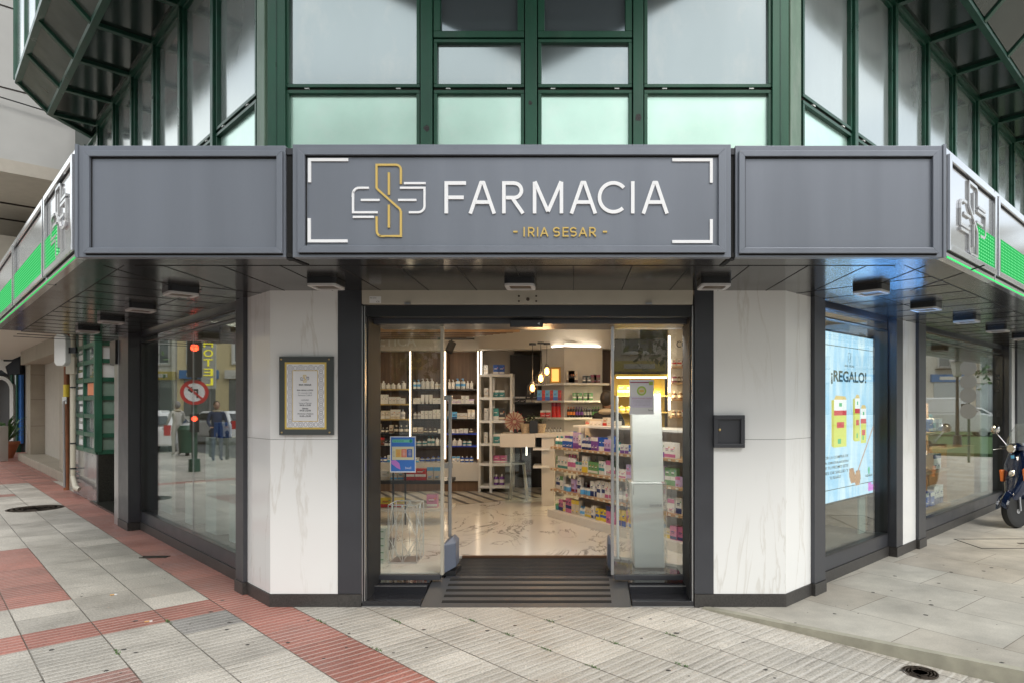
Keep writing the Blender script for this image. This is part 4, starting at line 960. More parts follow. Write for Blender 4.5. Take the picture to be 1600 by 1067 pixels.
# products ------------------------------------------------------------
PAL = dict(white=(.78,.76,.72), cream=(.68,.60,.48), orange=(.75,.24,.06), red=(.55,.03,.03), blue=(.03,.12,.50), lightblue=(.12,.42,.75), green=(.14,.34,.13), teal=(.06,.28,.28), purple=(.20,.08,.34), pink=(.58,.16,.32), lilac=(.55,.42,.66), yellow=(.80,.60,.06), black=(.03,.03,.035), brown=(.16,.08,.04), silver=(.45,.45,.46), navy=(.02,.04,.16), maroon=(.25,.02,.05))
PM = {k: mat('product_'+k, v, .35) for k,v in PAL.items()}
LBL = {}
_pc = {}
def product(kind, col, band, w_, h_):
    key = (kind,col,band,round(w_,3),round(h_,3))
    if key in _pc: return _pc[key]
    m = MB(); f = Fr((0,0),(1,0),(0,-1)); c = PM[col]; bnd = PM[band]; r = w_/2
    if kind == 'bottle':
        m.m(c).lathe((0,0,0), [(r*.92,0),(r,.01),(r,h_*.68),(r*.75,h_*.76),(r*.3,h_*.79)], 10)
        m.m(bnd).lathe((0,0,h_*.22), [(r*1.015,0),(r*1.015,h_*.3)], 10)
        m.lathe((0,0,h_*.79), [(r*.34,0),(r*.34,h_*.2),(r*.2,h_*.21)], 8)
    elif kind == 'pump bottle':
        m.m(c).lathe((0,0,0), [(r*.95,0),(r,.008),(r,h_*.70),(r*.6,h_*.75),(r*.3,h_*.77)], 10)
        m.m(bnd).lathe((0,0,h_*.25), [(r*1.015,0),(r*1.015,h_*.25)], 10)
        m.lathe((0,0,h_*.77), [(r*.3,0),(r*.3,h_*.06),(r*.1,h_*.065),(r*.1,h_*.16)], 8).box(f,-r*.75,r*.2,-r*.14,r*.14,h_*.93,h_*.985)
    elif kind == 'tube':
        m.m(c).add([(-r*.8,-r*.8,h_*.15),(r*.8,-r*.8,h_*.15),(r*.8,r*.8,h_*.15),(-r*.8,r*.8,h_*.15),(-r,-.004,h_),(r,-.004,h_),(r,.004,h_),(-r,.004,h_)],[(0,1,5,4),(1,2,6,5),(2,3,7,6),(3,0,4,7),(4,5,6,7)])
        m.m(bnd).lathe((0,0,0), [(r*.7,0),(r*.7,h_*.15)], 8)
    elif kind == 'jar':
        m.m(c).lathe((0,0,0), [(r,0),(r,h_*.7)], 12); m.m(bnd).lathe((0,0,h_*.7), [(r*1.04,0),(r*1.04,h_*.3)], 12)
    else:  # box
        d = r*.7
        m.m(c).box(f,-r,r,-d,d,0,h_)
        v_ = (len(_pc)*7)%4; b0_,b1_ = ((.06,.26),(.0,.34),(.70,.99),(.30,.52))[v_]; t0_ = (.55,.60,.2,.70)[v_]
        m.m(bnd).box(f,-r*1.004,r*1.004,d*.9,d+.0012,h_*b0_,h_*b1_).box(f,-r*.6,r*.45,d*.9,d+.0012,h_*t0_,h_*(t0_+.07))
        m.m(PM['black' if col!='black' else 'silver'] if 'black' in PM else bnd).box(f,-r*.6,r*.2,d*.9,d+.0009,h_*(t0_-.06),h_*(t0_-.035)).box(f,-r*.6,r*.5,d*.9,d+.0009,h_*(t0_-.10),h_*(t0_-.085))
        m.m(PM[('orange','green','lilac','teal')[v_]]).box(f,r*.45,r*.8,d*.9,d+.0013,h_*(t0_+.10),h_*(t0_+.18))
    tmp = m.build('tmp', None, None, smooth=kind!='box'); me = tmp.data; bpy.data.objects.remove(tmp)
    _pc[key] = me; return me
PRODS = []
def put(kind, col, band, w_, h_, pos, place, yaw=0):
    me = product(kind, col, band, w_, h_)
    cname = {'lightblue':'light blue'}.get(col,col); bname = {'lightblue':'light blue'}.get(band,band)
    nm = {'box':'carton','pump bottle':'pump_bottle','bottle':'bottle','tube':'cream_tube','jar':'jar'}[kind]
    o = bpy.data.objects.new(nm, me); COL.objects.link(o); o.location = pos; o.rotation_euler = (0,0,yaw)
    lab = f"{cname} {nm.replace('_',' ')}" + (f", {bname} band," if bname!=cname else '') + f" {place}"
    tag(o, lab, nm.replace('_',' '), f"{cname} {bname} {nm.replace('_',' ')}s {place}"); PRODS.append(o)
rp_ = random.Random(21)
def row(x0, x1_, Y, z, place, sets, hmax, gap=.008, f=None, fill=1.0, wr=(.05,.09)):
    """runs of the same product from x0 to x1 (or along a frame f)"""
    x = x0
    while x < x1_-.05:
        kind,col,band = rp_.choice(sets); w_ = round(rp_.uniform(*wr),2); hh = round(hmax*rp_.uniform(.5,1)/.02)*.02
        if kind == 'jar': hh = round(hmax*.4,2)
        if kind == 'tube': w_ = min(w_,.06)
        n_ = rp_.choice((1,2,2,3))
        for _ in range(n_):
            if x+w_ > x1_: break
            c = x+w_/2
            if rp_.random() < fill:
                jy = rp_.uniform(-.012,.012)
                if f is None: pos = (c, Y+jy, z); yaw = rp_.uniform(-.05,.05)
                else: q = f.P(c, Y+jy, z); pos = tuple(q); yaw = math.atan2(f.d.y,f.d.x)+rp_.uniform(-.05,.05)
                put(kind,col,band,w_,hh,pos,place,yaw)
            x += w_+gap
        if n_ and x+w_ > x1_-.02: x += .03

# lit wall cabinet at the back left
YC = 11.4
WC = thing('wall_cabinet', 'walnut backed wall cabinet with bright vertical light strips and shelves of bottles', 'cabinet', (XY(690,YC),YC+.2,FZ))
cx = [XY(470,YC), XY(528,YC), XY(584,YC), XY(641,YC), XY(695.5,YC), XY(747,YC)]
MB().box(WD,cx[0],cx[-1]+.02,-(YC+.42),-(YC+.38),FZ,2.56).build('back_panel', WOODD, WC)
MB().box(WD,cx[0],cx[-1]+.05,-(YC+.45),-(YC+.0),2.53,2.85).build('bulkhead', CEIL, WC)
MB().box(WD,cx[0],cx[-1]+.02,-(YC+.38),-(YC-.10),ZY(757,YC)+.08,ZY(722,YC)).build('drawer_unit', OFFW, WC, bevel=.003)
MB().box(WD,cx[0],cx[-1]+.0,-(YC+.38),-(YC-.05),FZ,ZY(757,YC)+.08).build('toe_kick', WOODD, WC)
shz = [ZY(py,YC) for py in (607,630.5,654,676.5,696,716)]
for x in cx[1:]:
    MB().box(WD,x-.012,x+.012,-(YC+.38),-(YC+.004),ZY(722,YC),2.53).build('divider', WOODD, WC)
    MB().box(WD,x-.010,x+.010,-(YC+.003),-(YC-.012),ZY(716,YC),2.51).build('light_strip', LEDW, WC)
YSH = mat('honey_shelf', (.50,.36,.12), .5); BSH = mat('blue_shelf_edge',(.03,.06,.40), .4)
for i in range(5):
    for j,z in enumerate(shz[:5]):
        mt_ = YSH if i<=2 and j<3 else (BSH if (i==4 and j>=3) else BLACK)
        MB().box(WD,cx[i]+.013,cx[i+1]-.013,-(YC+.378),-(YC+.02),z-.022,z).build('shelf', mt_, WC)
rows_set = [[('pump bottle','white','white'),('bottle','white','white'),('bottle','white','orange'),('bottle','cream','white'),('pump bottle','white','lightblue'),('bottle','white','cream')],
            [('box','white','white'),('box','cream','white'),('tube','white','white'),('box','white','lilac')],
            [('box','white','cream'),('box','white','white'),('box','cream','white'),('bottle','white','silver')],
            [('box','cream','brown'),('jar','white','white'),('box','white','white'),('bottle','black','cream')],
            [('pump bottle','white','teal'),('bottle','white','white'),('bottle','white','lightblue'),('box','cream','white')]]
nmrow = ['top shelf','second shelf','third shelf','fourth shelf','fifth shelf']
nmbay = {2:'left lit bay', 3:'middle lit bay', 4:'right lit bay'}
for i in (2,3,4):
    for j,z in enumerate(shz[:5]):
        st_ = rows_set[j]
        if i == 4 and j == 2: st_ = [('box','white','cream'),('box','lightblue','navy'),('box','white','lightblue')]
        if i == 2 and j == 3: st_ = [('bottle','black','cream'),('bottle','brown','black'),('box','cream','brown')]
        if i == 2 and j == 4: st_ = [('box','black','white'),('box','cream','teal'),('box','brown','red')]
        row(cx[i]+.03, cx[i+1]-.03, YC+.09, z+.001, nmrow[j]+', '+nmbay[i], st_, .19 if j==0 else .17, wr=(.055,.085))
    row(cx[i]+.04, cx[i+1]-.04, YC+.10, ZY(722,YC)+.001, 'drawer top, '+nmbay[i], [('bottle','blue','white'),('box','white','lightblue'),('bottle','silver','blue')], .14, wr=(.06,.1))
# lettering above
text('wall_lettering', 'COSMÉTICA', Fr((0,0),(1,0),(0,-1)), XY(531,YC-.02), XY(650,YC-.02), ZY(541,YC-.02), ZY(520,YC-.02), -(YC-.012), WHITE, WC, .02)
# slatted ceiling raft + track spot
SR = thing('slatted_ceiling_raft', 'walnut slatted ceiling raft near the back left', 'ceiling raft', (-1.6,10.3,2.72))
m_n = 0
for k in range(12):
    y = 9.75+k*.1; x1_ = XY(812-k*10.5, y)
    MB().box(WD,-3.2,x1_,-(y+.045),-y,2.66,2.74).build('slat', WOODD if k%3 else WOODL, SR)
MB().box(WD,-3.1,-1.9,-10.9,-9.8,2.742,2.77).build('hanger_rail', BLACK, SR)
TS = thing('track_spotlight', 'black cylinder spotlight on a ceiling track behind the left door edge', 'spotlight', (XY(704,9),9,2.4))
MB().box(WD,XY(684,9),XY(741,9),-9.03,-8.99,ZY(531,9),ZY(528,9)).build('track', BLACK, TS)
a_ = Vector((XY(707,9),9,ZY(535,9))); b_ = Vector((XY(702,9),8.95,ZY(550,9)))
MB().tube([a_,b_], .052, 14).build('spot_body', M('matt_black',(.012,.012,.012),.8), TS)
sl_ = bpy.data.lights.new('track_spot_light','SPOT'); sl_.energy=32; sl_.spot_size=R(85); sl_.spot_blend=.6; sl_.color=(1,.84,.66); sl_.shadow_soft_size=.06
slo = bpy.data.objects.new('track_spot_light', sl_); COL.objects.link(slo); slo.parent=TS; slo.location=Vector((-.35,.25,-.12)); slo.rotation_euler=(R(62),0,R(12))
MB().tube([(XY(706,9),9,ZY(529,9)),(XY(705,9),9,ZY(538,9))], .012, 8).build('stem', BLACK, TS)
# open white shelving
YW = 11.2
OS = thing('open_shelving', 'white open frame shelving unit standing beside the lit cabinet', 'shelving', (XY(775,YW),YW,FZ))
xa,xb,xc = XY(749,YW), XY(767,YW), XY(799,YW)
for x in (xb,xc): MB().box(WD,x-.022,x+.022,-(YW+.03),-(YW-.02),FZ,ZY(583,YW)).build('upright', WHITE, OS, bevel=.002)
for x in (xb,xc): MB().box(WD,x-.022,x+.022,-(YW+.40),-(YW+.35),FZ,ZY(583,YW)).build('upright', WHITE, OS)
MB().box(WD,xa-.02,xa+.02,-(YW+.4),-(YW+.0),FZ,ZY(583,YW)).build('side_panel', OFFW, OS)
for py in (586,622,658,694,725,760): MB().box(WD,xa,xc+.023,-(YW+.4),-(YW-.021),ZY(py,YW)-.022,ZY(py,YW)+.022).build('shelf', WHITE, OS, bevel=.002)
MB().box(WD,xa+.02,xa+.036,-(YW+.04),-(YW+.02),ZY(586,YW),2.5).build('light_strip', LEDC, OS)
for py,st_,nm_ in ((586,[('box','blue','white'),('box','white','red')],'atop the open shelving'),(622,[('box','white','white'),('bottle','maroon','white'),('box','teal','white')],'upper shelf, open shelving'),(658,[('box','teal','white'),('box','black','cream')],'middle shelf, open shelving'),(694,[('box','teal','yellow'),('box','teal','white')],'low middle shelf, open shelving'),(725,[('box','pink','white'),('box','lilac','white')],'lower shelf, open shelving'),(760,[('box','teal','navy'),('bottle','purple','white')],'bottom shelf, open shelving')):
    row(xb+.03,xc-.03,YW+.12,ZY(py,YW)+.023,nm_,st_,.22,wr=(.08,.12))
    if py<700: row(xa+.05,xb-.03,YW+.2,ZY(py,YW)+.023,nm_+' by side panel',[('box','white','cream'),('box','white','white')],.2,wr=(.07,.1))
# beige and charcoal back panels
struct(MB().box(WD,XY(750,12),XY(803,12),-12.05,-12.0,FZ,2.84), 'wall_beige_panel', WALLI)
struct(MB().box(WD,XY(797,11.9),XY(846,11.9),-11.95,-11.9,FZ,2.49), 'wall_charcoal_panel', DWALL)
struct(MB().box(WD,XY(749,11),XY(1000,11),-11.3,-11.0,2.52,2.85), 'ceiling_drop', CEIL)
m = MB()
o = thing('wall_shelf','dark wall shelf with white and black cartons in front of the charcoal wall','shelf',(XY(822,11.6),11.6,1.6))
MB().box(WD,XY(800,11.6),XY(846,11.6),-11.85,-11.55,ZY(628,11.6)-.03,ZY(628,11.6)).build('board', BLACK, o)
MB().box(WD,XY(800,11.6),XY(846,11.6),-11.89,-11.86,ZY(690,11.6),ZY(629,11.6)).build('back_panel', DWALL, o)
row(XY(802,11.6),XY(845,11.6),11.7,ZY(628,11.6)+.001,'on the dark wall shelf',[('box','white','black'),('box','black','white'),('box','white','purple')],.17,wr=(.08,.11))
# white display column with shelves
YS = 11.0
DC = thing('display_wall', 'white display wall with four floating shelves and a glowing top edge', 'display unit', (XY(900,YS),YS,FZ))
za = ZY(543,YS)
MB().prism([(XY(846,YS),YS+.15),(XY(881.5,YS-.25),YS-.25),(XY(941,YS),YS-.05),(XY(941,YS),YS+.5),(XY(846,YS),YS+.5)], FZ, za).build('panel', OFFW, DC)
MB().prism([(XY(848,YS),YS+.16),(XY(881.5,YS-.24),YS-.22),(XY(938,YS),YS-.02),(XY(938,YS),YS+.02),(XY(881.5,YS-.24),YS-.17),(XY(848,YS),YS+.20)], za+.001, za+.022).build('light_strip', LEDC, DC)
MB().prism([(XY(881.5,YS-.24),YS-.10),(XY(938,YS),YS+.1),(XY(938,YS),YS+.13),(XY(881.5,YS-.24),YS-.07)], za+.0, 2.62).build('glow_panel', OFFW, DC)
for i,py in enumerate((598,625,651.5,680)):
    z = ZY(py,10.6)
    MB().prism([(XY(836,YS),YS+.0),(XY(881.5,10.45),10.42),(XY(952,YS-.3),YS-.34),(XY(950,YS),YS-.04),(XY(881.5,YS-.25),YS-.25),(XY(846,YS),YS+.15)], z-.03, z).build('shelf', WHITE, DC, bevel=.002)
fs1 = Fr((XY(881.5,10.62),10.62),(1,.42),(.42,-1)); fs0 = Fr((XY(838,11.0),10.98),(1,-.82),(-.7,-1))
L1 = ZY(598,10.6)+.001; L2 = ZY(625,10.6)+.001; L3 = ZY(651.5,10.6)+.001; L4 = ZY(680,10.6)+.001
def shelfput(px, Y, z, kind, col, band, w_, h_, place): put(kind,col,band,w_,h_,(XY(px,Y),Y,z),place)
for px in (890,893,898): shelfput(px,10.7,L1,'box','cream','brown',.10,.20,'leaning on top display shelf')
for px in (914,919): shelfput(px,10.75,L1,'box','black','white',.08,.12,'middle of top display shelf')
for px in (927,933): shelfput(px,10.8,L1,'box','brown','maroon',.10,.14,'right of top display shelf')
for px in (843,855.5,868): shelfput(px,10.75,L2,'box','lightblue','blue',.075,.165,'second display shelf'); shelfput(px+6.5,10.75,L2,'box','red','maroon',.055,.165,'second display shelf')
for px in (899,905,916,922): shelfput(px,10.7,L2,'box','green','white',.09,.12,'on the second display shelf')
for px in (849,856,866,872): shelfput(px,10.75,L3,'jar' if px>860 else 'box','red','white' if px<860 else 'maroon',.09,.25 if px>860 else .11,'third display shelf')
for k in range(12): shelfput(888+4.3*k,10.72,L3,'bottle','black',('orange','purple','silver','green')[k//3],.042,.17,'third display shelf')
for k in range(6): shelfput(853+4.6*k,10.45,L4,'bottle','silver','black',.035,.135,'low counter shelf')
# framed amber picture lamp
o = thing('amber_box_lamp','glowing amber framed box on the top display shelf','lamp',(XY(868,10.7),10.7,L1))
MB().box(WD,XY(859,10.7),XY(876,10.7),-10.78,-10.70,L1,ZY(573,10.7)).build('box_frame', M('gilt',(.55,.33,.06)), o, bevel=.004)
MB().box(WD,XY(862,10.7),XY(873,10.7),-10.70,-10.69,L1+.03,ZY(576,10.7)).build('shade', emis('amber_glow',(1,.50,.12),.8), o)
# pendant lamps
BULB = emis('filament_bulb', (1,.42,.10), 5)
for px,py,cpx,cpy,lab in ((832,606,832,539,'lowest filament pendant lamp, left of the three'),(845,591,844.5,537.5,'middle filament pendant lamp of the three'),(854.5,580,855,538.5,'highest filament pendant lamp, right of the three')):
    Y = 8.6; X = XY(px,Y); Zb = ZY(py,Y); o = thing('pendant_lamp', lab, 'pendant lamp', (X,Y,Zb), 'filament pendant lamps')
    zc0 = ZY(cpy,Y)
    MB().lathe((X,Y,zc0), [(.045,0),(.045,.025)], 18).build('ceiling_rose', BLACK, o)
    MB().tube([(X,Y,zc0),(X,Y,Zb+.09)], .004, 6).build('cord', BLACK, o)
    MB().lathe((X,Y,Zb+.05), [(.030,0),(.032,.02),(.012,.05)], 12).build('socket', BLACK, o, smooth=True)
    MB().lathe((X,Y,Zb-.045), [(.006,0),(.028,.02),(.034,.045),(.026,.075),(.014,.095)], 14).build('bulb', BULB, o, smooth=True)
    m = MB()
    for q in range(6):
        t = q*math.pi/3; c_,s_ = math.cos(t), math.sin(t)
        m.tube([(X+.02*c_,Y+.02*s_,Zb+.07),(X+.06*c_,Y+.06*s_,Zb+.03),(X+.06*c_,Y+.06*s_,Zb-.08)], .0025, 5)
    m.build('wire_cage', BLACK, o)
    pl = bpy.data.lights.new('pendant_light','POINT'); pl.energy = 4; pl.color=(1,.6,.28); pl.shadow_soft_size=.05
    lo = bpy.data.objects.new('pendant_light', pl); COL.objects.link(lo); lo.location=(0,-.12,-.02); lo.parent=o
# counter with glass front
YK = 9.7
CT = thing('service_counter', 'white service counter with a glass panel below and plants on top', 'counter', (XY(820,YK),YK,FZ))
MB().box(WD,XY(781,YK),XY(836,YK),-(YK+.55),-YK,ZY(698,YK),ZY(677,YK)).build('counter_top', OFFW, CT, bevel=.003)
MB().box(WD,XY(836,YK)+.002,XY(897,YK),-(YK+.55),-YK-.02,ZY(683,YK),ZY(676.5,YK)).build('counter_top', OFFW, CT, bevel=.003)
MB().box(WD,XY(846,YK),XY(866,YK),-(YK+.5),-(YK+.05),FZ,ZY(683.5,YK)).build('side_panel', OFFW, CT)
MB().box(WD,XY(786,YK),XY(828,YK),-(YK+.31),-(YK+.30),FZ,ZY(698.5,YK)).build('glass_panel', GLASS, CT)
MB().box(WD,XY(828,YK),XY(846,YK),-(YK+.34),-(YK+.3),ZY(715,YK),ZY(683.5,YK)).build('dark_panel', DWALL, CT)
MB().box(WD,XY(819,YK),XY(820.5,YK),-(YK+.4),-(YK+.39),ZY(714,YK),ZY(698.5,YK)).build('light_strip', LEDC, CT)
for py in (701,729): MB().box(WD,XY(833,YK),XY(858,YK),-(YK+.4),-(YK-.02),ZY(py+1.6,YK),ZY(py-1.6,YK)).build('shelf', WHITE, CT)
SK = thing('metal_stool', 'grey metal stool under the counter', 'stool', (XY(810,10.4),10.4,FZ))
zt2 = FZ+.55
MB().box(WD,XY(799,10.4),XY(821,10.4),-10.55,-10.3,zt2,zt2+.03).build('seat', SILV, SK, bevel=.01)
for (sx_,sy_) in ((-1,-1),(1,-1),(-1,1),(1,1)): MB().bar((XY(810,10.4)+sx_*.08,10.42+sy_*.08,zt2),(XY(810,10.4)+sx_*.14,10.42+sy_*.13,FZ),.03,.02).build('leg', SILV, SK)
Zk = ZY(677,YK)+.0015
WICK = mat('wicker', (.48,.38,.26), .7, var=.3, vscale=60, bump=.5, bscale=90)
for px,lab in ((821,'left woven beige planter on the counter'),(845,'right woven beige planter on the counter')):
    X = XY(px,YK+.15); m = MB(); m.lathe((X,YK+.15,Zk), [(.055,0),(.085,.14),(.078,.14),(.05,.02)], 12)
    tag(m.build('planter', WICK, smooth=True), lab, 'planter')
o = thing('counter_plaque','black upright card plaque between the planters on the counter','plaque',(XY(833,YK),YK+.05,Zk))
MB().box(WD,XY(827,YK),XY(840,YK),-(YK+.07),-(YK+.05),Zk,ZY(656,YK)).build('card', BLACK, o)
LEAF = mat('houseplant_leaf', (.06,.13,.04), .5, var=.3, vscale=20); PETAL = mat('small_petals', (.7,.66,.55), .6)
hp = thing('flower_arrangement','leafy flower arrangement with small pale blooms on the counter','plant',(XY(836,YK),YK+.16,Zk+.1))
m = MB(); m2 = MB(); rl = random.Random(8)
for k in range(260):
    X = XY(836,YK)+rl.gauss(0,.10); Y = YK+.17+rl.gauss(0,.05); Z = Zk+.16+abs(rl.gauss(0,.055)); t = rl.uniform(0,6.28); L_ = rl.uniform(.015,.04)
    d = Vector((math.cos(t),math.sin(t),rl.uniform(-.2,.8))).normalized(); e_ = d.cross(Vector((0,0,1))).normalized()*L_*.3; p = Vector((X,Y,Z))
    (m if k%5 else m2).add([p,p+d*L_*.5+e_,p+d*L_,p+d*L_*.5-e_],[(0,1,2,3)])
m.build('leaves', LEAF, hp); m2.build('blooms', PETAL, hp)
fn = thing('paper_fan_display','round fan display with dark red spokes standing on the counter','display',(XY(804,YK),YK+.2,Zk))
c_ = Vector((XY(804,YK+.2),YK+.2,ZY(658,YK+.2))); MB().lathe(c_, [(.14,0),(.14,.008)], 30, (0,-1,0)).build('disc', mat('kraft_paper',(.50,.42,.30),.7), fn)
m = MB()
for q in range(15):
    t = q*2*math.pi/15; d = Vector((math.cos(t),0,math.sin(t))); m.bar(c_+d*.03+Vector((0,-.015,0)), c_+d*.16+Vector((0,-.015,0)), .008,.020, up=(0,1,0))
m.build('spoke', M('dark_red_card',(.30,.02,.04)), fn)
MB().box(WD,XY(801,YK),XY(807,YK),-(YK+.24),-(YK+.19),Zk,Zk+.06).build('stand', BLACK, fn)
# gondola with oak shelves in the doorway ------------------------------
P1 = Vector((XY(855,8.8),8.8)); dg = Vector((1.41,-2.2)).normalized(); GF = Fr(P1,(dg.x,dg.y),(dg.y,-dg.x))   # n points to the doorway side (left/front)
if GF.n.y > 0: GF.n = -GF.n
GLn = 2.62
GD = thing('gondola_shelf', 'white gondola with oak shelves of goods running from doorway to right door', 'gondola', (P1.x,P1.y,FZ))
MB().box(GF,0,GLn,-.75,0,FZ,FZ+.10).build('base', OFFW, GD, bevel=.003)
MB().box(GF,.28,GLn,-.40,-.36,FZ+.10,ZY(668,8.25)).build('back_panel', OFFW, GD)
for q in (.30,1.15,2.0): MB().box(GF,q,q+.05,-.36,-.30,FZ+.10,ZY(668,8.3)).build('upright', WHITE, GD)
MB().box(GF,.45,GLn,-.55,-.12,ZY(668,8.2),ZY(664.5,8.2)).build('top_frame', WHITE, GD, bevel=.003)
for q in (.46,GLn-.05): MB().box(GF,q,q+.04,-.5,-.46,ZY(695,8.2),ZY(668,8.2)).build('top_frame', WHITE, GD)
gz = [ZY(py,8.75) for py in (697,730.5,763)]
for z in gz: MB().box(GF,.05,GLn,-.72,-.02,z-.028,z).build('shelf', WOODL, GD, bevel=.002)
gsets = [[('bottle','navy','white'),('box','blue','white'),('bottle','white','teal'),('box','purple','white'),('box','white','purple'),('box','lilac','purple'),('box','white','pink')],
         [('bottle','white','green'),('box','white','yellow'),('box','lilac','pink'),('box','white','teal'),('bottle','white','pink'),('box','white','pink'),('box','green','white')],
         [('jar','lightblue','white'),('box','white','green'),('box','white','navy'),('bottle','silver','white'),('box','lilac','maroon'),('box','white','pink')],
         [('bottle','white','lightblue'),('box','cream','yellow'),('jar','teal','green'),('box','white','navy'),('box','yellow','blue'),('box','pink','navy')]]
gn = ['top oak shelf','middle oak shelf','lowest oak shelf','gondola base']
PRS = M('price_strip',(.62,.60,.50))
for z in gz:
    for k in range(22): MB().box(GF,.10+.115*k,.14+.115*k,-.0195,-.0165,z-.024,z-.004).build('price_tag', PRS, GD)
for j,z in enumerate(gz+[FZ+.10]):
    row(.08,1.42,-.10,z+.001,gn[j]+', in doorway',gsets[j],.21,f=GF,wr=(.045,.08),gap=.004)
    row(1.44,2.58,-.10,z+.001,gn[j]+', behind glass',gsets[j],.20,f=GF,wr=(.06,.10),gap=.006)
    if j<3: row(.10,1.3,-.24,z+.001,gn[j]+', back row',gsets[j],.20,f=GF,wr=(.08,.11),gap=.02)
row(.5,1.2,-.3,ZY(664.5,8.2)+.001,'on top of the gondola',[('box','white','cream'),('box','cream','red')],.10,f=GF,wr=(.08,.1))
# yellow lit wall on the right
YY = 10.3; YEL = mat('yellow_back_panel', (.80,.58,.06), .5)
YU = thing('yellow_display', 'yellow backed display wall with gold shelves seen through the right door', 'display unit', (XY(1000,YY),YY,FZ))
MB().box(WD,XY(962,YY),XY(1044,YY),-(YY+.42),-(YY+.38),FZ,ZY(588,YY)).build('back_panel', YEL, YU)
MB().box(WD,XY(962,YY),XY(1044,YY),-(YY+.42),-(YY+.02),ZY(588,YY),ZY(588,YY)+.04).build('top', YEL, YU)
MB().box(WD,XY(964,YY),XY(1042,YY),-(YY+.05),-(YY+.02),ZY(588,YY)-.02,ZY(588,YY)-.001).build('light_strip', LEDC, YU)
for py in (617,643,670,694): MB().box(WD,XY(962,YY),XY(1044,YY),-(YY+.38),-(YY+.04),ZY(py,YY)-.02,ZY(py,YY)).build('shelf', YSH, YU)
for py,st_,nm_ in ((617,[('box','yellow','white'),('bottle','white','yellow')],'on the top yellow shelf'),(643,[('bottle','yellow','cream'),('box','cream','yellow')],'on the second yellow shelf'),(670,[('box','pink','maroon'),('box','yellow','pink'),('box','cream','yellow')],'on the third yellow shelf'),(694,[('box','yellow','orange'),('bottle','white','red')],'on the lowest yellow shelf')):
    row(XY(966,YY),XY(1040,YY),YY+.14,ZY(py,YY)+.001,nm_,st_,.16,wr=(.08,.12))
struct(MB().box(WD,XY(960,YY+.5),XY(1046,YY+.5),-(YY+.5),-(YY+.46),2.05,2.66), 'wall_dark_panel', DWALL)
struct(MB().box(WD,XY(941,11.3),XY(962,11.3),-11.35,-11.3,FZ,2.8), 'wall_walnut_panel', WOODD)
struct(MB().box(WD,XY(1044,YY+.2),XY(1110,YY+.2),-(YY+.3),-(YY+.2),FZ,2.84), 'wall_right_panel', WALLI)
RS = thing('side_shelving','right hand wall shelves with a vertical light strip at the edge of the door glass','shelving',(XY(1060,YY),YY,FZ))
MB().box(WD,XY(1044.5,YY),XY(1047.2,YY),-(YY+.03),-(YY+.0),ZY(612,YY),ZY(525,YY)).build('light_strip', LEDC, RS)
MB().box(WD,XY(1044.5,YY),XY(1047.2,YY),-(YY+.03),-(YY+.0),ZY(640,YY),ZY(620,YY)).build('light_strip', LEDC, RS)
for py in (572,597,623,650): MB().box(WD,XY(1048,YY),XY(1095,YY),-(YY+.19),-(YY-.1),ZY(py,YY)-.025,ZY(py,YY)).build('shelf', WOODL, RS); row(XY(1050,YY),XY(1080,YY),YY+.02,ZY(py,YY)+.001,'%s right wall shelf'%('top' if py<580 else 'second' if py<600 else 'third' if py<630 else 'fourth'),[('bottle','brown','cream'),('box','white','red'),('bottle','maroon','white')],.13)
text('wall_lettering','CORPORAL',Fr((0,0),(1,0),(0,-1)),XY(1060,YY),XY(1120,YY),ZY(541,YY),ZY(531,YY),-(YY+.198),BLACK,RS,.01)
# white tapered bin and case by the right glass
ACR = glass('clear_acrylic', (.985,.99,.99), .04, haze=.08, hcol=(.85,.9,.88)); MILK = mat('milky_white_acrylic', (.88,.90,.88), .4)
bn = thing('collection_bin', 'tall white medicine collection bin in a clear acrylic case behind the right door', 'bin', (XY(1013,6.05),6.15,FZ))
def taper(m, x0,x1_,X0,X1,y0,y1_,z0,z1):
    return m.add([(x0,y0,z0),(x1_,y0,z0),(x1_,y1_,z0),(x0,y1_,z0),(X0,y0,z1),(X1,y0,z1),(X1,y1_,z1),(X0,y1_,z1)],[(3,2,1,0),(4,5,6,7),(0,1,5,4),(1,2,6,5),(2,3,7,6),(3,0,4,7)])
Yn=6.05
taper(MB(),XY(992,Yn),XY(1040,Yn),XY(987,Yn),XY(1036,Yn),Yn+.03,Yn+.28,ZY(888,Yn),ZY(754,Yn)).build('lower_body', MILK, bn, bevel=.01)
taper(MB(),XY(990,Yn),XY(1039,Yn),XY(987,Yn),XY(1034,Yn),Yn+.06,Yn+.24,ZY(753,Yn),ZY(616,Yn)).build('upper_body', MILK, bn, bevel=.008)
taper(MB(),XY(985,Yn),XY(1043,Yn),XY(981,Yn),XY(1042,Yn),Yn,Yn+.32,ZY(891,Yn),ZY(752,Yn)).build('clear_case', ACR, bn, bevel=.012)
m = MB(); m.tube([(XY(990,Yn),Yn-.012,ZY(772,Yn)),(XY(990,Yn),Yn-.012,ZY(755,Yn)),(XY(1040,Yn),Yn-.012,ZY(755,Yn)),(XY(1040,Yn),Yn-.012,ZY(772,Yn))], .004, 6); m.build('clip', STEEL, bn)
text('print','SIGRE', WD, XY(1015,Yn), XY(1034,Yn), ZY(791,Yn), ZY(787,Yn), -(Yn-.002), PT, bn, .001)
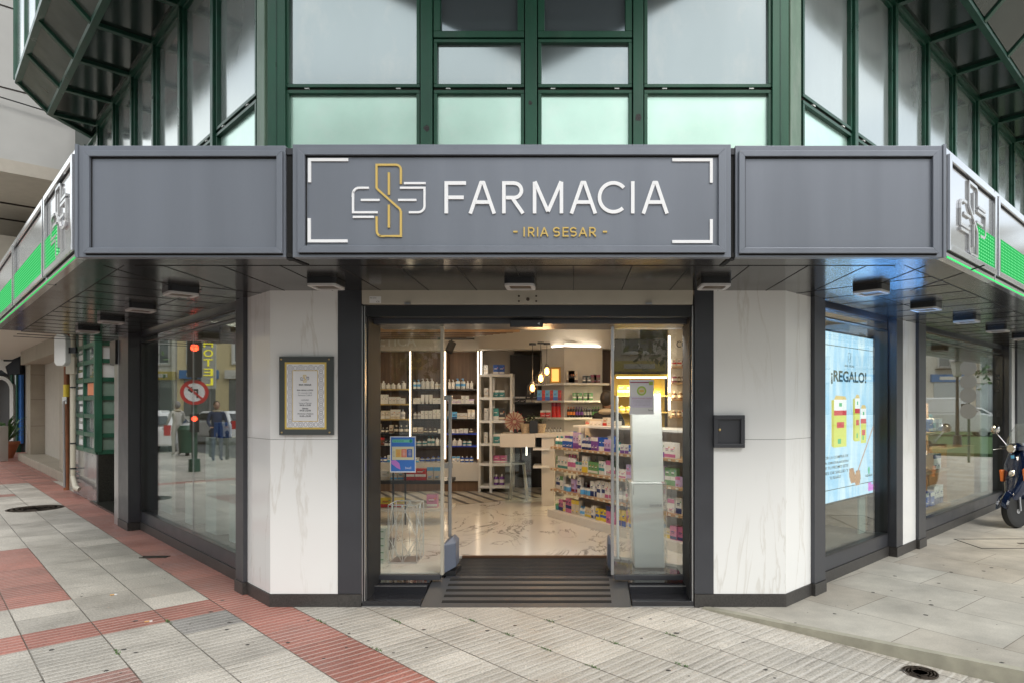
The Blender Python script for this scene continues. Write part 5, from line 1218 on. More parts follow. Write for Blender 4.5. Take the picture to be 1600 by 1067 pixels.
# dark étagère and small things behind the left glass
YE = 8.2
ET = thing('metal_etagere', 'black metal display table with cartons behind the left door glass', 'display table', (XY(640,YE),YE,FZ))
for py in (753,796): MB().box(WD,XY(560,YE),XY(702,YE),-(YE+.45),-YE,ZY(py,YE)-.02,ZY(py,YE)+.02).build('shelf', BLACK if py==753 else OFFW, ET)
for px in (613,632,700): MB().box(WD,XY(px,YE),XY(px,YE)+.018,-(YE+.02),-(YE-.001),FZ,ZY(716 if px<700 else 751,YE)).build('leg', BLACK, ET)
row(XY(592,YE),XY(690,YE),YE+.12,ZY(753,YE)+.021,'on black display table',[('box','red','white'),('box','white','cream'),('box','cream','lightblue')],.19,wr=(.08,.14))
row(XY(592,YE),XY(690,YE),YE+.12,ZY(796,YE)+.021,'display table low shelf',[('box','yellow','red'),('box','white','pink'),('box','pink','white')],.22,wr=(.12,.16),fill=.75)
WBm = mat('pale_wire', (.62,.63,.63), .4, .3)
wb = thing('wire_umbrella_stand', 'pale geometric wire umbrella stand behind the left door glass', 'umbrella stand', (XY(632,6.3),6.35,FZ))
X0,X1,z0_,z1_ = XY(611,6.3),XY(655,6.3),FZ+.005,ZY(786,6.3); xm=(X0+X1)/2; m = MB(); y0_,y1_ = 6.2,6.48
C0 = [(X0,y0_),(X1,y0_),(X1,y1_),(X0,y1_)]
for i in range(4):
    a_,b_ = Vector(C0[i]),Vector(C0[(i+1)%4]); mid=(a_+b_)/2
    for zz in (z0_,z1_): m.tube([(*a_,zz),(*b_,zz)], .0045, 6)
    m.tube([(*a_,z0_),(*a_,z1_)], .0045, 6); m.tube([(*mid,z0_),(*a_,z1_*.55)], .0035, 5); m.tube([(*mid,z0_),(*b_,z1_*.55)], .0035, 5)
    m.tube([(*mid,z1_),(*a_,z1_*.55)], .0035, 5); m.tube([(*mid,z1_),(*b_,z1_*.55)], .0035, 5); m.tube([(*mid,z0_),(*mid,z1_)], .0035, 5)
m.build('wire_frame', WBm, wb); MB().box(WD,X0,X1,-y1_,-y0_,FZ+.0005,FZ+.006).build('drip_tray', STEEL, wb)
o = thing('paper_stack','green and white striped paper bag leaning inside the left door','paper bag',(XY(595,6.2),6.2,FZ))
f_ = Fr((XY(588,6.2),6.2),(1,.1),(.1,-1)); taper(MB(),XY(580,6.2),XY(599,6.2),XY(580,6.2),XY(603,6.2),6.2,6.35,FZ,ZY(825,6.2)).build('bag_body', mat('bag_paper',(.62,.66,.60),.6), o)
m = MB()
for k in range(5): z=FZ+.03+.065*k; m.box(WD,XY(580,6.2),XY(599,6.2)+.002,-6.1999,-6.197,z,z+.010)
m.build('stripe', M('bag_green',(.20,.34,.22)), o)
# room lights: ceiling panels and added fill lamps
def area(x,y,z,sx_,sy_,e_,col=(1,.80,.58)):
    l = bpy.data.lights.new('ceiling_or_fill_light','AREA'); l.shape='RECTANGLE'; l.size=sx_; l.size_y=sy_; l.energy=e_; l.color=col
    o = bpy.data.objects.new('ceiling_or_fill_light', l); COL.objects.link(o); o.location=(x,y,z); return o
area(-2.2,8.2,2.82,1.8,1.0,9,(1,.72,.46)); area(.2,8.3,2.82,1.6,.9,7,(1,.74,.48)); area(-.2,6.15,2.82,2.2,.5,13,(1,.93,.84)); area(1.05,10.2,1.93,.8,.06,15,(1,.85,.5)); bin_fill_ = area(.75,5.76,2.25,.6,.05,12,(1,.97,.92)); bin_fill_.rotation_euler=(R(28),0,0); area(1.7,8.3,2.82,1.2,1.0,13,(1,.78,.52)); area(-4.0,8.2,2.82,1.2,1.0,7)  # entrance and header lamps added for the bin, one added for yellow display

def fill_lamp(p,sx_,e_,col=(1,.80,.58)):  # unseen lamp added inside a shop window to brighten its display
    return area(p.x,p.y,p.z,sx_,.5,e_,col)
# ------------------------------------------------------------------ advertising screen in the right window
fw = Fr(FR.P(0,-.24,0).xy, FR.d.xy, FR.n.xy)
s1_ = fw.S(1372); s0_ = fw.S(1284); ztop, zbot = 2.30, .66
SCR = thing('advertising_screen', 'large lit pale blue advertising screen reading REGALO behind the right window', 'screen', fw.P((s0_+s1_)/2,0,1.5))
MB().box(fw,s0_-.02,s1_+.02,-.07,-.002,zbot-.02,ztop+.02).build('casing', BLACK, SCR)
def em(nm,c,s_=1.0): return mat(nm,(.01,.01,.01),.9,spec=0,emit=c,es=s_)
sm = mat('screen_blue',(.01,.01,.01),.9,spec=0,emit=(.42,.72,.92),es=1.0)
tcx = N(sm,'ShaderNodeTexCoord'); nx_ = N(sm,'ShaderNodeTexNoise'); nx_.inputs['Scale'].default_value=2.2; nx_.inputs['Detail'].default_value=3; nx_.inputs['Distortion'].default_value=1.5
mpx = N(sm,'ShaderNodeMapping'); mpx.inputs['Scale'].default_value=(2.2,2.2,.7); L(sm,tcx.outputs['Object'],mpx.inputs[0]); L(sm,mpx.outputs[0],nx_.inputs[0])
rr_ = N(sm,'ShaderNodeValToRGB'); rr_.color_ramp.elements[0].position=.38; rr_.color_ramp.elements[0].color=(.38,.66,.90,1); rr_.color_ramp.elements[1].position=.68; rr_.color_ramp.elements[1].color=(.68,.85,.94,1)
L(sm,nx_.outputs[0],rr_.inputs[0]); L(sm,rr_.outputs[0],sm.node_tree.nodes['Principled BSDF'].inputs['Emission Color'])
MB().box(fw,s0_,s1_,-.001,.001,zbot,ztop).build('display', sm, SCR)
def U(u): return s0_+(s1_-s0_)*u
def V(v): return ztop-(ztop-zbot)*v
def rect(u0,u1,v0,v1,mt,nm,n=.002): return MB().box(fw,U(u0),U(u1),n,n+.001,V(v1),V(v0)).build(nm,mt,SCR)
EG = em('screen_dark_green',(.035,.06,.045)); EYEL = em('screen_yellow',(.66,.70,.12)); EW = em('screen_white',(.92,.93,.92)); ER2 = em('screen_red',(.62,.03,.05)); EGR = em('screen_green',(.04,.45,.18)); EMAG = em('screen_magenta',(.65,.18,.72)); EBR = em('screen_brown',(.30,.13,.06)); EBR2 = em('screen_honey',(.62,.38,.20)); EWD = em('screen_wood',(.48,.33,.27)); EGO = em('screen_gold',(.75,.55,.20))
for q in ((.0,.93,.075,.079),(.0,.93,.925,.929),(.925,.93,.079,.925)): rect(*q,EG,'border_line')
text('headline','¡REGALO!',fw,U(.14),U(.76),V(.305),V(.22),.003,EG,SCR,.001,bold=.03)
text('brand_name','IRIA SESAR',fw,U(.37),U(.54),V(.195),V(.182),.003,EG,SCR,.001)
m = MB(); 
def US(p): return [(U(a),V(b)) for a,b in p]
m.ribbon(fw,US([(.43,.165),(.43,.11),(.48,.11),(.48,.135),(.44,.15)]),.004,.002,.003); m.ribbon(fw,US([(.47,.115),(.47,.165),(.44,.17)]),.004,.002,.0032); m.build('emblem_mark',EG,SCR)
def carton(u0,u1,v0,v1,su,nm):
    o = node(nm,SCR,fw.P(U((u0+u1)/2),.002,V((v0+v1)/2)))
    def r(a,b_,c,d,mt,n_,k): return MB().fprism(fw,US([(a,c),(b_,c),(b_,d),(a,d)]),.002+.0006*k,.0025+.0006*k).build(n_,mt,o)
    r(u0,u1,v0+.02,v1,EYEL,'front',0); r(u0,u1,v0+.02,v0+.085,EW,'label_top',1); r(u0,u1,v0+.085,v0+.115,ER2,'label_band',1)
    MB().fprism(fw,US([(u0,v0+.02),(u1,v0+.02),(u1-.02,v0),(u0+.03,v0-.004)]),.002,.0025).build('lid',EGO,o)
    if su: MB().fprism(fw,US([(u0,v0+.02),(u0,v1),(u0-su,v1-.01),(u0-su,v0+.025)]),.0019,.0024).build('side',em('screen_shade_yellow',(.55,.52,.05)),o)
    c = (u0+u1)/2; w2=(u1-u0)
    r(c-w2*.28,c+w2*.3,v0+.155,v0+.19,ER2,'badge',1); r(c-w2*.1,c+w2*.12,v0+.04,v0+.062,EGR,'leaf_mark',2); r(c-w2*.2,c+w2*.05,v1-.05,v1-.02,EGR,'plant_mark',1)
carton(.19,.40,.375,.68,.04,'carton_picture'); carton(.55,.64,.365,.655,.035,'carton_picture'); carton(.655,.76,.43,.67,0,'tube_picture')
m = MB().ribbon(fw,US([(.60,.845),(.90,.565)]),.022,.002,.003); m.build('dipper_stick',EWD,SCR)
m = MB(); hc=[]
for cu,cv,ang in ((.50,.865,.35),(.60,.885,-.1)):
    for i in range(8):
        for j in range(5):
            du=(j-2)*.022*(1-abs(i-3.5)/9); dv=(i-3.5)*.0115
            m.m(EBR2 if (i+j)%2 else EBR).fprism(fw,US([(cu+du+dv*ang-.011,cv+dv-.006),(cu+du+dv*ang+.011,cv+dv-.006),(cu+du+dv*ang+.011,cv+dv+.006),(cu+du+dv*ang-.011,cv+dv+.006)]),.0025,.0033)
m.build('honey_dipper',None,SCR)
for i,(t,b_) in enumerate((('POR LA COMPRA DE',.012),('LA CIRCULACIÓN',.03),('DE TU PROMO ESTE',.012),('MES DE SALUD Y',.012),('TU REGALO',.012))):
    text('body_text',t,fw,U(.02 if i!=4 else .12),U(.43 if i!=4 else .30),V(.745+.030*i),V(.728+.030*i),.003,EG,SCR,.0008,bold=b_)
text('maker_mark','AQUILEA',fw,U(.74),U(.88),V(.892),V(.875),.003,EG,SCR,.001,bold=.02)
for k in range(4): MB().lathe(fw.P(U(.81),.003,V(.838+.009*k)),[(.022-.003*abs(k-1),0),(.022-.003*abs(k-1),.0006+.0002*k)],12,fw.n).build('leaf_mark',EGR,SCR)
rect(.80,.985,.945,.985,EMAG,'corner_patch',.0012); rect(.80,.86,.93,.945,EMAG,'corner_patch',.0012)
for zz_q in (1.66,1.80,1.94,2.08,2.22):      # added unseen lamps facing up, boosting the screen's blue glow
    gl_=bpy.data.lights.new('added_glow_light','AREA'); gl_.shape='RECTANGLE'; gl_.size=1.25; gl_.size_y=.06; gl_.energy=3.2; gl_.color=(.16,.45,1)
    go=bpy.data.objects.new('added_glow_light',gl_); COL.objects.link(go); go.parent=SCR; go.location=fw.P((s0_+s1_)/2,.04,zz_q)-SCR.location; go.rotation_euler=(R(180),0,R(-45))
# cabinet inside the right windows
rb = Fr(FR.O.xy, FR.d.xy, FR.n.xy)
WI = mat('window_back_panel', (.55,.52,.45), .6); WGY = mat('grey_green_blind', (.36,.42,.40), .5)
o = thing('window_display_back','wooden frame and pale board standing behind the first right window','display board',rb.P(.9,-.6,0))
MB().box(rb,p1b,q0+.3,-.95,-.9,0,2.5).box(rb,q0+.06,q0+.09,-.9,-.21,0,2.5).build('board', WALLI, o)
for q in (p1b+.12,p1b+.55): MB().box(rb,q,q+.07,-.62,-.58,.2,.75).build('batten', WOODL, o)
MB().box(rb,p1b+.1,p1b+.7,-.62,-.58,.60,.68).build('batten', WOODL, o)
MB().box(rb,q0-.26,q0-.1,-.3,-.28,.24,2.35).build('blind_panel', WGY, o)
struct(MB().box(rb,p1b,q0+.2,-.95,-.2,.0,.235).box(rb,p2b,q2,-1.9,-.2,.0,.235).box(FL,FL.S(368,.035),a_post0,-1.5,-.2,0,.235), 'window_plinth_board', mat('window_bed',(.16,.15,.14),.5))
o = thing('reading_corner_cabinet','oak cabinet with white goods inside the far right window','cabinet',rb.P(p2b+1.2,-1.1,.2))
MB().box(rb,p2b-.2,q2+.4,-2.0,-1.95,0,2.6).box(rb,q2+.06,q2+.09,-1.95,-.21,0,2.6).build('back_panel', mat('taupe_wall',(.30,.26,.20),.7), o)
LW = q2-p2b
MB().box(rb,p2b+LW*.52,p2b+LW*.86,-.72,-.34,.235,.98).build('body', WOODL, o)
MB().box(rb,p2b+LW*.10,p2b+LW*.46,-.55,-.22,.235,.28).build('base', WOODL, o)
for qq in (.10,.46): MB().box(rb,p2b+LW*qq-.02,p2b+LW*qq+.02,-.55,-.50,.281,1.62).build('upright', WOODL, o)
MB().box(rb,q2-.42,q2-.02,-.3,-.28,.24,2.35).build('blind_panel', WGY, o)
for j,z in enumerate((.281,.75,1.25)):
    if j: MB().box(rb,p2b+LW*.10,p2b+LW*.46,-.5,-.22,z-.03,z).build('shelf', WOODL, o)
    row(p2b+LW*.12,p2b+LW*.44,-.34,z+.002,'far right window '+('base','cabinet','shelf')[j],[('box','white','navy'),('box','white','red'),('bottle','white','teal'),('box','blue','white'),('box','black','silver')],.28,f=rb,wr=(.1,.16),fill=.8)
text('window_lettering','FARMACIA',Fr(rb.P(q2,-.1,0).xy,FR.d.xy,FR.n.xy),-.30,-.08,1.42,1.52,-.002,BLACK,BL,.001)
m = MB(); tf = Fr(rb.P(q2,-.1,0).xy,FR.d.xy,FR.n.xy); m.ribbon(tf,[(-.26,2.0),(-.12,2.0),(-.12,1.86),(-.15,1.82),(-.26,1.82)],.02,-.002,.0); m.ribbon(tf,[(-.26,2.06),(-.10,2.06)],.02,-.002,0); part(m,'window_lettering',BLACK)
# inside the left window
o = thing('left_window_panels','white display panels and pale grey blind behind the left window','display board',FL.P(2.5,-.6,0))
sL0, sL1 = FL.S(368,.035), a_post0
MB().box(FL,sL1-.62,sL1-.05,-.32,-.28,.24,2.4).build('blind_panel', mat('pale_blind',(.55,.58,.56),.5), o)
MB().box(FL,sL0+.62,sL1+.3,-1.55,-1.5,0,2.6).box(FL,sL0+.62,sL0+.66,-1.5,-1.0,0,2.6).box(FL,sL1+.06,sL1+.09,-1.5,-.21,0,2.6).build('board', mat('brown_grey_board',(.14,.125,.11),.6), o)
for a,b_,z in ((sL0+.7,sL0+1.05,.8),(sL0+1.45,sL0+1.8,1.25),(sL0+2.3,sL0+2.55,.7)): MB().box(FL,a,b_,-.55,-.25,.236,z).build('display_plinth', WHITE, o)
row(sL0+1.46,sL0+1.8,-.36,1.252,'tall plinth, left window',[('box','white','red'),('box','blue','white')],.2,f=FL,wr=(.1,.12))
row(sL0+.71,sL0+1.05,-.36,.802,'low plinth, left window',[('box','white','teal'),('bottle','white','blue')],.2,f=FL,wr=(.1,.12))
MB().box(FL,FL.S(300,-.1)-.006,FL.S(300,-.1)+.006,-.119,-.109,.25,2.45).build('glass_joint', STEEL, o)

# ------------------------------------------------------------------ neighbouring buildings on the left
STONE = mat('beige_stone_cladding', (.40,.35,.28), .55, var=.10, vscale=2, bump=.06, bscale=90, dirt=(.30,.26,.20), dscale=3, damt=.4)
CONC = mat('pale_grey_render', (.52,.52,.51), .7, var=.05, vscale=2); BEIG2 = mat('beige_render', (.50,.46,.40), .7, var=.05)
AG = lambda x,a,b=None: None
def GP(a,b): return a2(a,b).xy
GR_ = Fr((0,0),(-1,1),(-1,-1))   # s = a, n = -b
NB = thing('neighbour_building', 'beige stone clad building with door recesses and pale grey upper wall along the left pavement', 'building', a2(20,4,0))
def nb(m,nm,mt,**k): return m.build(nm,mt,NB,**k)
nb(MB().box(GR_,15.7,16.25,-4,-2.30,0,3.3),'pier',STONE,bevel=.004)
nb(MB().box(GR_,16.9,17.8,-4,-2.34,0,3.3),'pier',STONE,bevel=.004)
nb(MB().box(GR_,18.1,18.6,-4,-2.40,0,3.3),'pier',STONE)
nb(MB().box(GR_,24.2,24.9,-4,-2.46,0,3.3),'pier',STONE)
nb(MB().box(GR_,16.25,24.2,-3.4,-3.3,.0,3.3),'recess_wall',STONE)
nb(MB().box(GR_,24.15,24.2,-3.3,-2.46,.2,3.3),'recess_wall',STONE)
nb(MB().box(GR_,15.65,24.95,-3.3,-2.26,0,.20),'stone_sill',STONE,bevel=.01)
nb(MB().box(GR_,15.6,24.9,-3.3,-2.32,2.75,3.3),'lintel',STONE)
m = MB()
for a in (17.1,):
    pass
for z in (1.0,1.75,2.45):
    m.box(GR_,15.69,24.91,-2.42,-2.2955,z,z+.006) if 0 else None
    m.box(GR_,15.695,16.255,-2.31,-2.297,z,z+.006).box(GR_,16.895,17.805,-2.35,-2.337,z,z+.006).box(GR_,24.145,24.2,-3.29,-2.47,z,z+.006)
nb(m,'joints',RUSTD)
nb(MB().prism([GP(13.6,.8),GP(60,.8),GP(60,2.5),GP(13.6,2.5)],3.12,3.3),'lower_soffit',CEIL)
nb(MB().prism([GP(18.6,.9),GP(60,.9),GP(60,2.5),GP(18.6,2.5)],3.3,5.2),'balcony_front',BEIG2)
nb(MB().prism([GP(16,.9),GP(70,.9),GP(70,6),GP(16,6)],5.86,6.1),'upper_soffit',BEIG2)
nb(MB().prism([GP(16.02,.92),GP(70,.92),GP(70,6),GP(16.02,6)],6.1,20),'upper_wall',CONC)
nb(MB().prism([GP(12.9,2.66),GP(70,3.3),GP(70,6),GP(12.9,6)],0,5.86),'body',BEIG2)
m = MB()
for z in (7.4,8.9,10.4,11.9): nb(MB().prism([GP(16.01,.91),GP(16.03,.91),GP(16.03,5),GP(16.01,5)],z,z+.02),'render_joint',RUSTD)
pass
m = MB()
for a in (18.4,20.0,22): nb(MB().prism([GP(a,.95),GP(a+.06,.95),GP(a+.06,2.6),GP(a,2.6)],5.835,5.859),'soffit_groove',RUSTD)
m = MB(); m.tube([a2(15.9,.9,7.2),a2(15.9,2.2,7.1)],.012,6); nb(m,'cable',BLACK)
# pipes, alarm box
def pxy(px,b):   # point on the line b seen at column px
    u=(px-895)/1040; Y=b*math.sqrt(2)/(1+u); return Vector((u*Y,Y,0))
RUSTM = mat('rusty_pipe', (.24,.09,.04), .7, var=.3, vscale=20, stretch=(1,1,.3)); CREAMP = mat('cream_downpipe', (.58,.54,.44), .4)
q = pxy(104,2.12)
dp = thing('rusty_pipe','rusty brown service pipe beside the cream downpipe on the left','pipe',q)
MB().tube([q+Vector((0,0,0)),q+Vector((0,0,3.1))],.045,12).build('pipe_run', RUSTM, dp, smooth=True)
MB().tube([q+Vector((0,0,1.75)),q+Vector((0,0,1.98))],.052,12).build('sleeve', PM['yellow'], dp, smooth=True)
MB().box(Fr((q.x,q.y),(1,0),(0,-1)),-.04,.04,.04,.06,1.62,1.75).build('tag_plate', WHITE, dp)
q = pxy(114,2.10); dp = thing('downpipe','cream downpipe with an elbow at its foot on the left','downpipe',q)
e2 = pxy(124,2.05)
MB().tube([q+Vector((0,0,3.1)),q+Vector((0,0,.45)),q+Vector((.02,-.02,.30)),e2+Vector((-.06,0,.20)),e2+Vector((0,0,.18))],.042,12).build('pipe_run', CREAMP, dp, smooth=True)
MB().box(Fr((q.x,q.y),(1,0),(0,-1)),-.08,.08,.0,.07,2.15,2.45).build('junction_box', CREAMP, dp, bevel=.008)
for z in (.45,.9,1.9): MB().tube([q+Vector((0,0,z)),q+Vector((0,0,z+.025))],.048,12).build('bracket', BLACK, dp)
q = pxy(98,1.9); ab = thing('alarm_box','white oval lamp box fixed high beside the pipes on the left','alarm box',q+Vector((0,0,2.4)))
f_ = Fr((q.x,q.y),(1,0),(0,-1)); zc_ = 1.6+(632-547)/1040*q.y; hh = .27
MB().fprism(f_,[(x,zc_+z) for x,z in ((-.06,-hh),(.06,-hh),(.10,-hh*.8),(.10,hh*.8),(.05,hh),(-.06,hh),(-.10,hh*.8),(-.10,-hh*.8))],-.06,.07).build('housing', WHITE, ab, bevel=.015)
MB().box(f_,.1,.22,-.05,0,zc_-.05,zc_+.05).build('bracket', BLACK, ab)
q = pxy(102,2.0); q2_=pxy(101,2.0)
tag(MB().tube([q+Vector((0,0,1.68)),q+Vector((-.03,0,1.66)),q2_+Vector((0,0,.12))],.018,8).build('grab_tube', STEEL, smooth=True), 'thin silver tube running down beside the rusty pipe', 'tube')
# green framed corner window of the neighbouring shop
GW = thing('green_corner_window','green framed corner shop window with small panes between the downpipe and the pharmacy','shop window',a2(13.4,2.2,0))
f1 = Fr((pxy(153,2.18).x,pxy(153,2.18).y),(-1,1),(-1,-1)); W1 = (pxy(117,2.18)-pxy(153,2.18)).length
d2 = Vector((1,1)).normalized(); f2 = Fr((pxy(153,2.18).x,pxy(153,2.18).y),(1,1),(1,-1)); W2 = 1.5
PANE2 = sashglass('shop_corner_glass', (.30,.33,.33), .5, .06, (.4,.4,.4), .3); MGREEN = mat('milky_green_panel', (.22,.32,.26), .4, var=.1)
DGN = mat('gloss_grey_marble', (.25,.24,.24), .12, .1, var=.25, vscale=3); BST = mat('black_speckled_stone', (.03,.03,.025), .3, var=.6, vscale=60)
Yc_ = pxy(153,2.18).y; zz_ = lambda py: 1.6+(632-py)/1040*Yc_
lv = [zz_(py) for py in (706,680,650,621,592,563,536,505)]
for fr,W_,nc in ((f1,W1,2),(f2,W2,2)):
    m = MB()
    for z in lv: m.box(fr,0,W_,-.05,.03,z-.035,z+.035)
    for i in range(nc+1): m.box(fr,W_*i/nc-(.05 if i==0 else .025),W_*i/nc+.03,-.05,.036,lv[0],3.1)
    m.build('frame', GREEN, GW, bevel=.003)
    for i in range(nc):
        for j in range(len(lv)-1):
            mt_ = PANE2 if fr is f1 or j>=5 else MGREEN
            if fr is f2 and j>=4: mt_ = WHITE if j in(4,5) else PANE2
            MB().box(fr,W_*i/nc+.031,W_*(i+1)/nc-.026,-.02,-.01,lv[j]+.036,lv[j+1]-.036).build('pane', mt_, GW)
    MB().box(fr,-.0 if fr is f1 else .001,W_,-.3,.02,0,lv[0]-.036).build('stone_base', DGN if fr is f1 else BST, GW)
STK = M('sticker_white',(.75,.75,.75)); m = MB(); rs=random.Random(4)
for j in range(6):
    for r_ in range(2): 
        a = W1*.56; z = lv[j]+.07+r_*.14
        m.box(f1,a,a+W1*.30*rs.uniform(.6,1),.0,.003,z,z+.09)
m.build('sticker_text', STK, GW)
MB().box(f1,W1*.12,W1*.4,.0,.004,lv[3]+.05,lv[3]+.25).build('sticker', M('sticker_orange',(.75,.25,.12)), GW)
# bicycle-style pictogram plate on the milky panel
c = (.36,(lv[3]+lv[2])/2+.02)
MB().box(f2,c[0]-.13,c[0]+.13,-.0099,-.004,c[1]-.13,c[1]+.13).build('sign_plate', M('plate_green',(.25,.42,.33)), GW)
m = MB(); m.ribbon(f2,[(c[0]+x,c[1]+z) for x,z in arc(0,-.035,.06,130,430,14)],.018,-.0039,-.001); m.ribbon(f2,[(c[0],c[1]-.035),(c[0],c[1]+.10)],.018,-.0039,-.0012); m.ribbon(f2,[(c[0]-.045,c[1]+.05),(c[0],c[1]+.10),(c[0]+.045,c[1]+.05)],.018,-.0039,-.0008); m.ribbon(f2,[(c[0],c[1]-.035),(c[0]+.04,c[1]-.0)],.016,-.0039,-.0006)
m.build('pictogram', BLACK, GW)
m = MB()
for k in range(6): m.box(f1,W1-.42,W1-.08,.021,.05,.12+.075*k,.15+.075*k)
m.build('vent_grille', STEEL, GW)
tag(MB().box(Fr((0,0),(-1,1),(-1,-1)),11.2,13.35,-2.9,-2.12,0,.03).build('shop_threshold', BST), 'dark stone threshold in front of the recessed neighbouring shop', 'threshold')
MB().box(GR_,10.95,13.3,-3.4,-3.35,.0,3.1).build('recess_panel', DGN, GW)
# far shops
FS = thing('far_shopfront','distant dark shopfront with a white star on its sign and green framed door','shopfront',a2(27,2.8,0))
f3 = Fr(a2(25.4,2.62).xy,(-1,1),(-1,-1)); f3b = Fr(a2(25.4,2.62).xy,(1,1),(1,-1))
Y3 = pxy(30,2.62).y; z3 = lambda py,Y=Y3: 1.6+(632-py)/1040*Y
f4 = Fr((XY(-40,22.5),22.5),(1,0),(0,-1)); g4=lambda px: (px+40)/1040*22.5
z4 = lambda py: 1.6+(632-py)/1040*22.5
MB().box(f4,g4(-40),g4(33),-.1,.05,z4(584),z4(553)).build('sign_board', M('navy_sign',(.015,.02,.03)), FS)
st = []
for k in range(10):
    r_ = .38 if k%2==0 else .15; t=math.pi/2+k*math.pi/5; st.append((g4(4)+r_*math.cos(t), z4(570)+r_*math.sin(t)))
m=MB(); cc=(g4(4),z4(570))
for k in range(10): m.fprism(f4,[cc,st[k],st[(k+1)%10]],.051,.07)
m.build('star', WHITE, FS)
MB().box(f4,g4(-40),g4(33),-3,-.2,0,z4(553)).build('wall', M('dark_shop_wall',(.10,.10,.10)), FS)
MB().box(f4,g4(18),g4(21),-.1,.06,0,z4(585)).box(f4,g4(27),g4(29),-.1,.06,0,z4(585)).build('door_frame', GREEN, FS)
MB().box(f4,g4(21),g4(27),-.1,.0,0,z4(585)).build('door_pane', PANE2, FS)
MB().box(f4,g4(29),g4(33),-.1,.0,0.3,z4(585)).build('poster_panel', PB, FS)
m=MB(); ac=arc(g4(2),z4(608),.40,0,180,10); m.ribbon(f4,[(ac[0][0],.1)]+ac+[(ac[-1][0],.1)],.12,-.05,.07); m.build('arched_door_frame', WHITE, FS)
PL = thing('potted_plant','spiky green plant in a terracotta pot at the far left','plant',(XY(10,20),20,0))
MB().lathe((XY(10,20),20,0),[(.16,0),(.30,.42),(.33,.42),(.33,.5),(.27,.5)],16).build('pot', mat('terracotta',(.42,.15,.07),.7), PL, smooth=True)
m=MB(); rl=random.Random(2)
for k in range(60):
    t=rl.uniform(0,6.28); L_=rl.uniform(.5,.95); d=Vector((math.cos(t),math.sin(t),0)); p=Vector((XY(10,20),20,.48)); e_=Vector((-d.y,d.x,0))*.03; h_=rl.uniform(.3,.9)
    a_=p+d*L_*.4+Vector((0,0,h_*.75)); b_=p+d*L_+Vector((0,0,h_*.6 if rl.random()<.5 else h_))
    m.add([p-e_*.5,p+e_*.5,a_+e_,a_-e_,b_],[(0,1,2,3),(3,2,4)])
m.build('leaves', mat('yucca_leaf',(.07,.16,.05),.5), PL)
o = tag(MB().box(Fr((XY(-6,19),19),(1,0),(0,-1)),0,.35,0,.3,0,1.0).build('grey_planter_box', CONC, bevel=.01), 'pale grey block at the far left edge of the pavement', 'block')
# ------------------------------------------------------------------ the street seen in the reflections
def mirL(px,D): u=(px-895)/1040; return Vector((3.03-D, 3.03-u*D, 0))
def mirR(px,D): u=(px-895)/1040; return Vector((D-3.75, u*D+3.75, 0))
wins = {}
def facade(name,label,O,d,n,Wd,H,floors,cols,c,tw=(.7,.68,.62),depth=9,gal=False):
    fr = Fr(O,d,n); b_ = thing(name,label,'building',fr.P(Wd/2,0,0))
    wm = mat(name+'_wall',c,.7,var=.08); tm = mat(name+'_trim',tw,.6)
    MB().box(fr,0,Wd,-depth,0,-.1,H).build('wall',wm,b_)
    MB().box(fr,-.3,Wd+.3,-depth,.5,H,H+.35).build('cornice',tm,b_)
    MB().box(fr,0,Wd,0,.12,-.1,.8).build('base',tm,b_)
    fh = (H-4)/(floors); cw = Wd/cols
    def win(w_,h_,key):
        if key in wins: return wins[key]
        f0 = Fr((0,0),(1,0),(0,-1)); m = MB()
        m.m(tm); frame_ring(m,f0,-w_/2-.12,w_/2+.12,-.12,h_+.15,.13,-.02,.10)
        m.m(WHITE); frame_ring(m,f0,-w_/2+.01,w_/2-.01,.01,h_-.01,.07,-.02,.05); m.box(f0,-.035,.035,-.02,.045,.08,h_-.08).box(f0,-w_/2+.08,w_/2-.08,-.02,.04,h_*.66,h_*.66+.06)
        m.m(PANE2).box(f0,-w_/2+.05,w_/2-.05,-.02,.01,.05,h_-.05)
        if gal: m.m(IRON).box(f0,-w_/2-.25,w_/2+.25,.05,.6,-.2,-.12); [m.box(f0,x/10,x/10+.025,.56,.58,-.12,.8) for x in range(int(-w_*5)-2,int(w_*5)+3)]; m.box(f0,-w_/2-.25,w_/2+.25,.55,.60,.78,.83)
        t_ = m.build('tmp',None); me=t_.data; bpy.data.objects.remove(t_); wins[key]=me; return me
    me = win(cw*.5, fh*.66, name)
    for k in range(floors):
        for i in range(cols):
            o = bpy.data.objects.new('window',me); COL.objects.link(o); o.parent=b_
            o.location = fr.P(cw*(i+.5),0,4.2+fh*k+fh*.12)-b_.location; o.rotation_euler=(0,0,math.atan2(fr.n.y,fr.n.x)+math.pi/2)
    for i in range(cols): MB().box(fr,cw*(i+.15),cw*(i+.85),-.02,.03,.8,3.4).build('shop_window',PANE2,b_)
    for i in range(cols):
        k_ = (i*3+len(name))%6; c3 = [(.55,.08,.06),(.06,.20,.45),(.62,.50,.10),(.08,.30,.14),(.70,.68,.62),(.05,.05,.06)][k_]
        MB().box(fr,cw*(i+.08),cw*(i+.92),.0,.22,3.45,4.05).build('shop_sign_band',mat('shop_sign_paint',c3,.5),b_)
        MB().box(fr,cw*(i+.25),cw*(i+.75),.221,.26,3.62,3.88).build('sign_lettering_panel',tm,b_)
    return b_
facade('yellow_apartment_building','pale yellow apartment building across the road, reflected in the left window',(-44,31),(0,-1),(1,0),16,13,3,5,(.74,.62,.36))
facade('grey_apartment_building','tall pale grey apartment building across the road, reflected in the left window',(-46,50),(0,-1),(1,0),18,14,3,6,(.74,.74,.73))
facade('brown_apartment_building','brown brick apartment building down the road, reflected in the left window',(-43,14.5),(0,-1),(1,0),18,12,3,5,(.45,.33,.26))
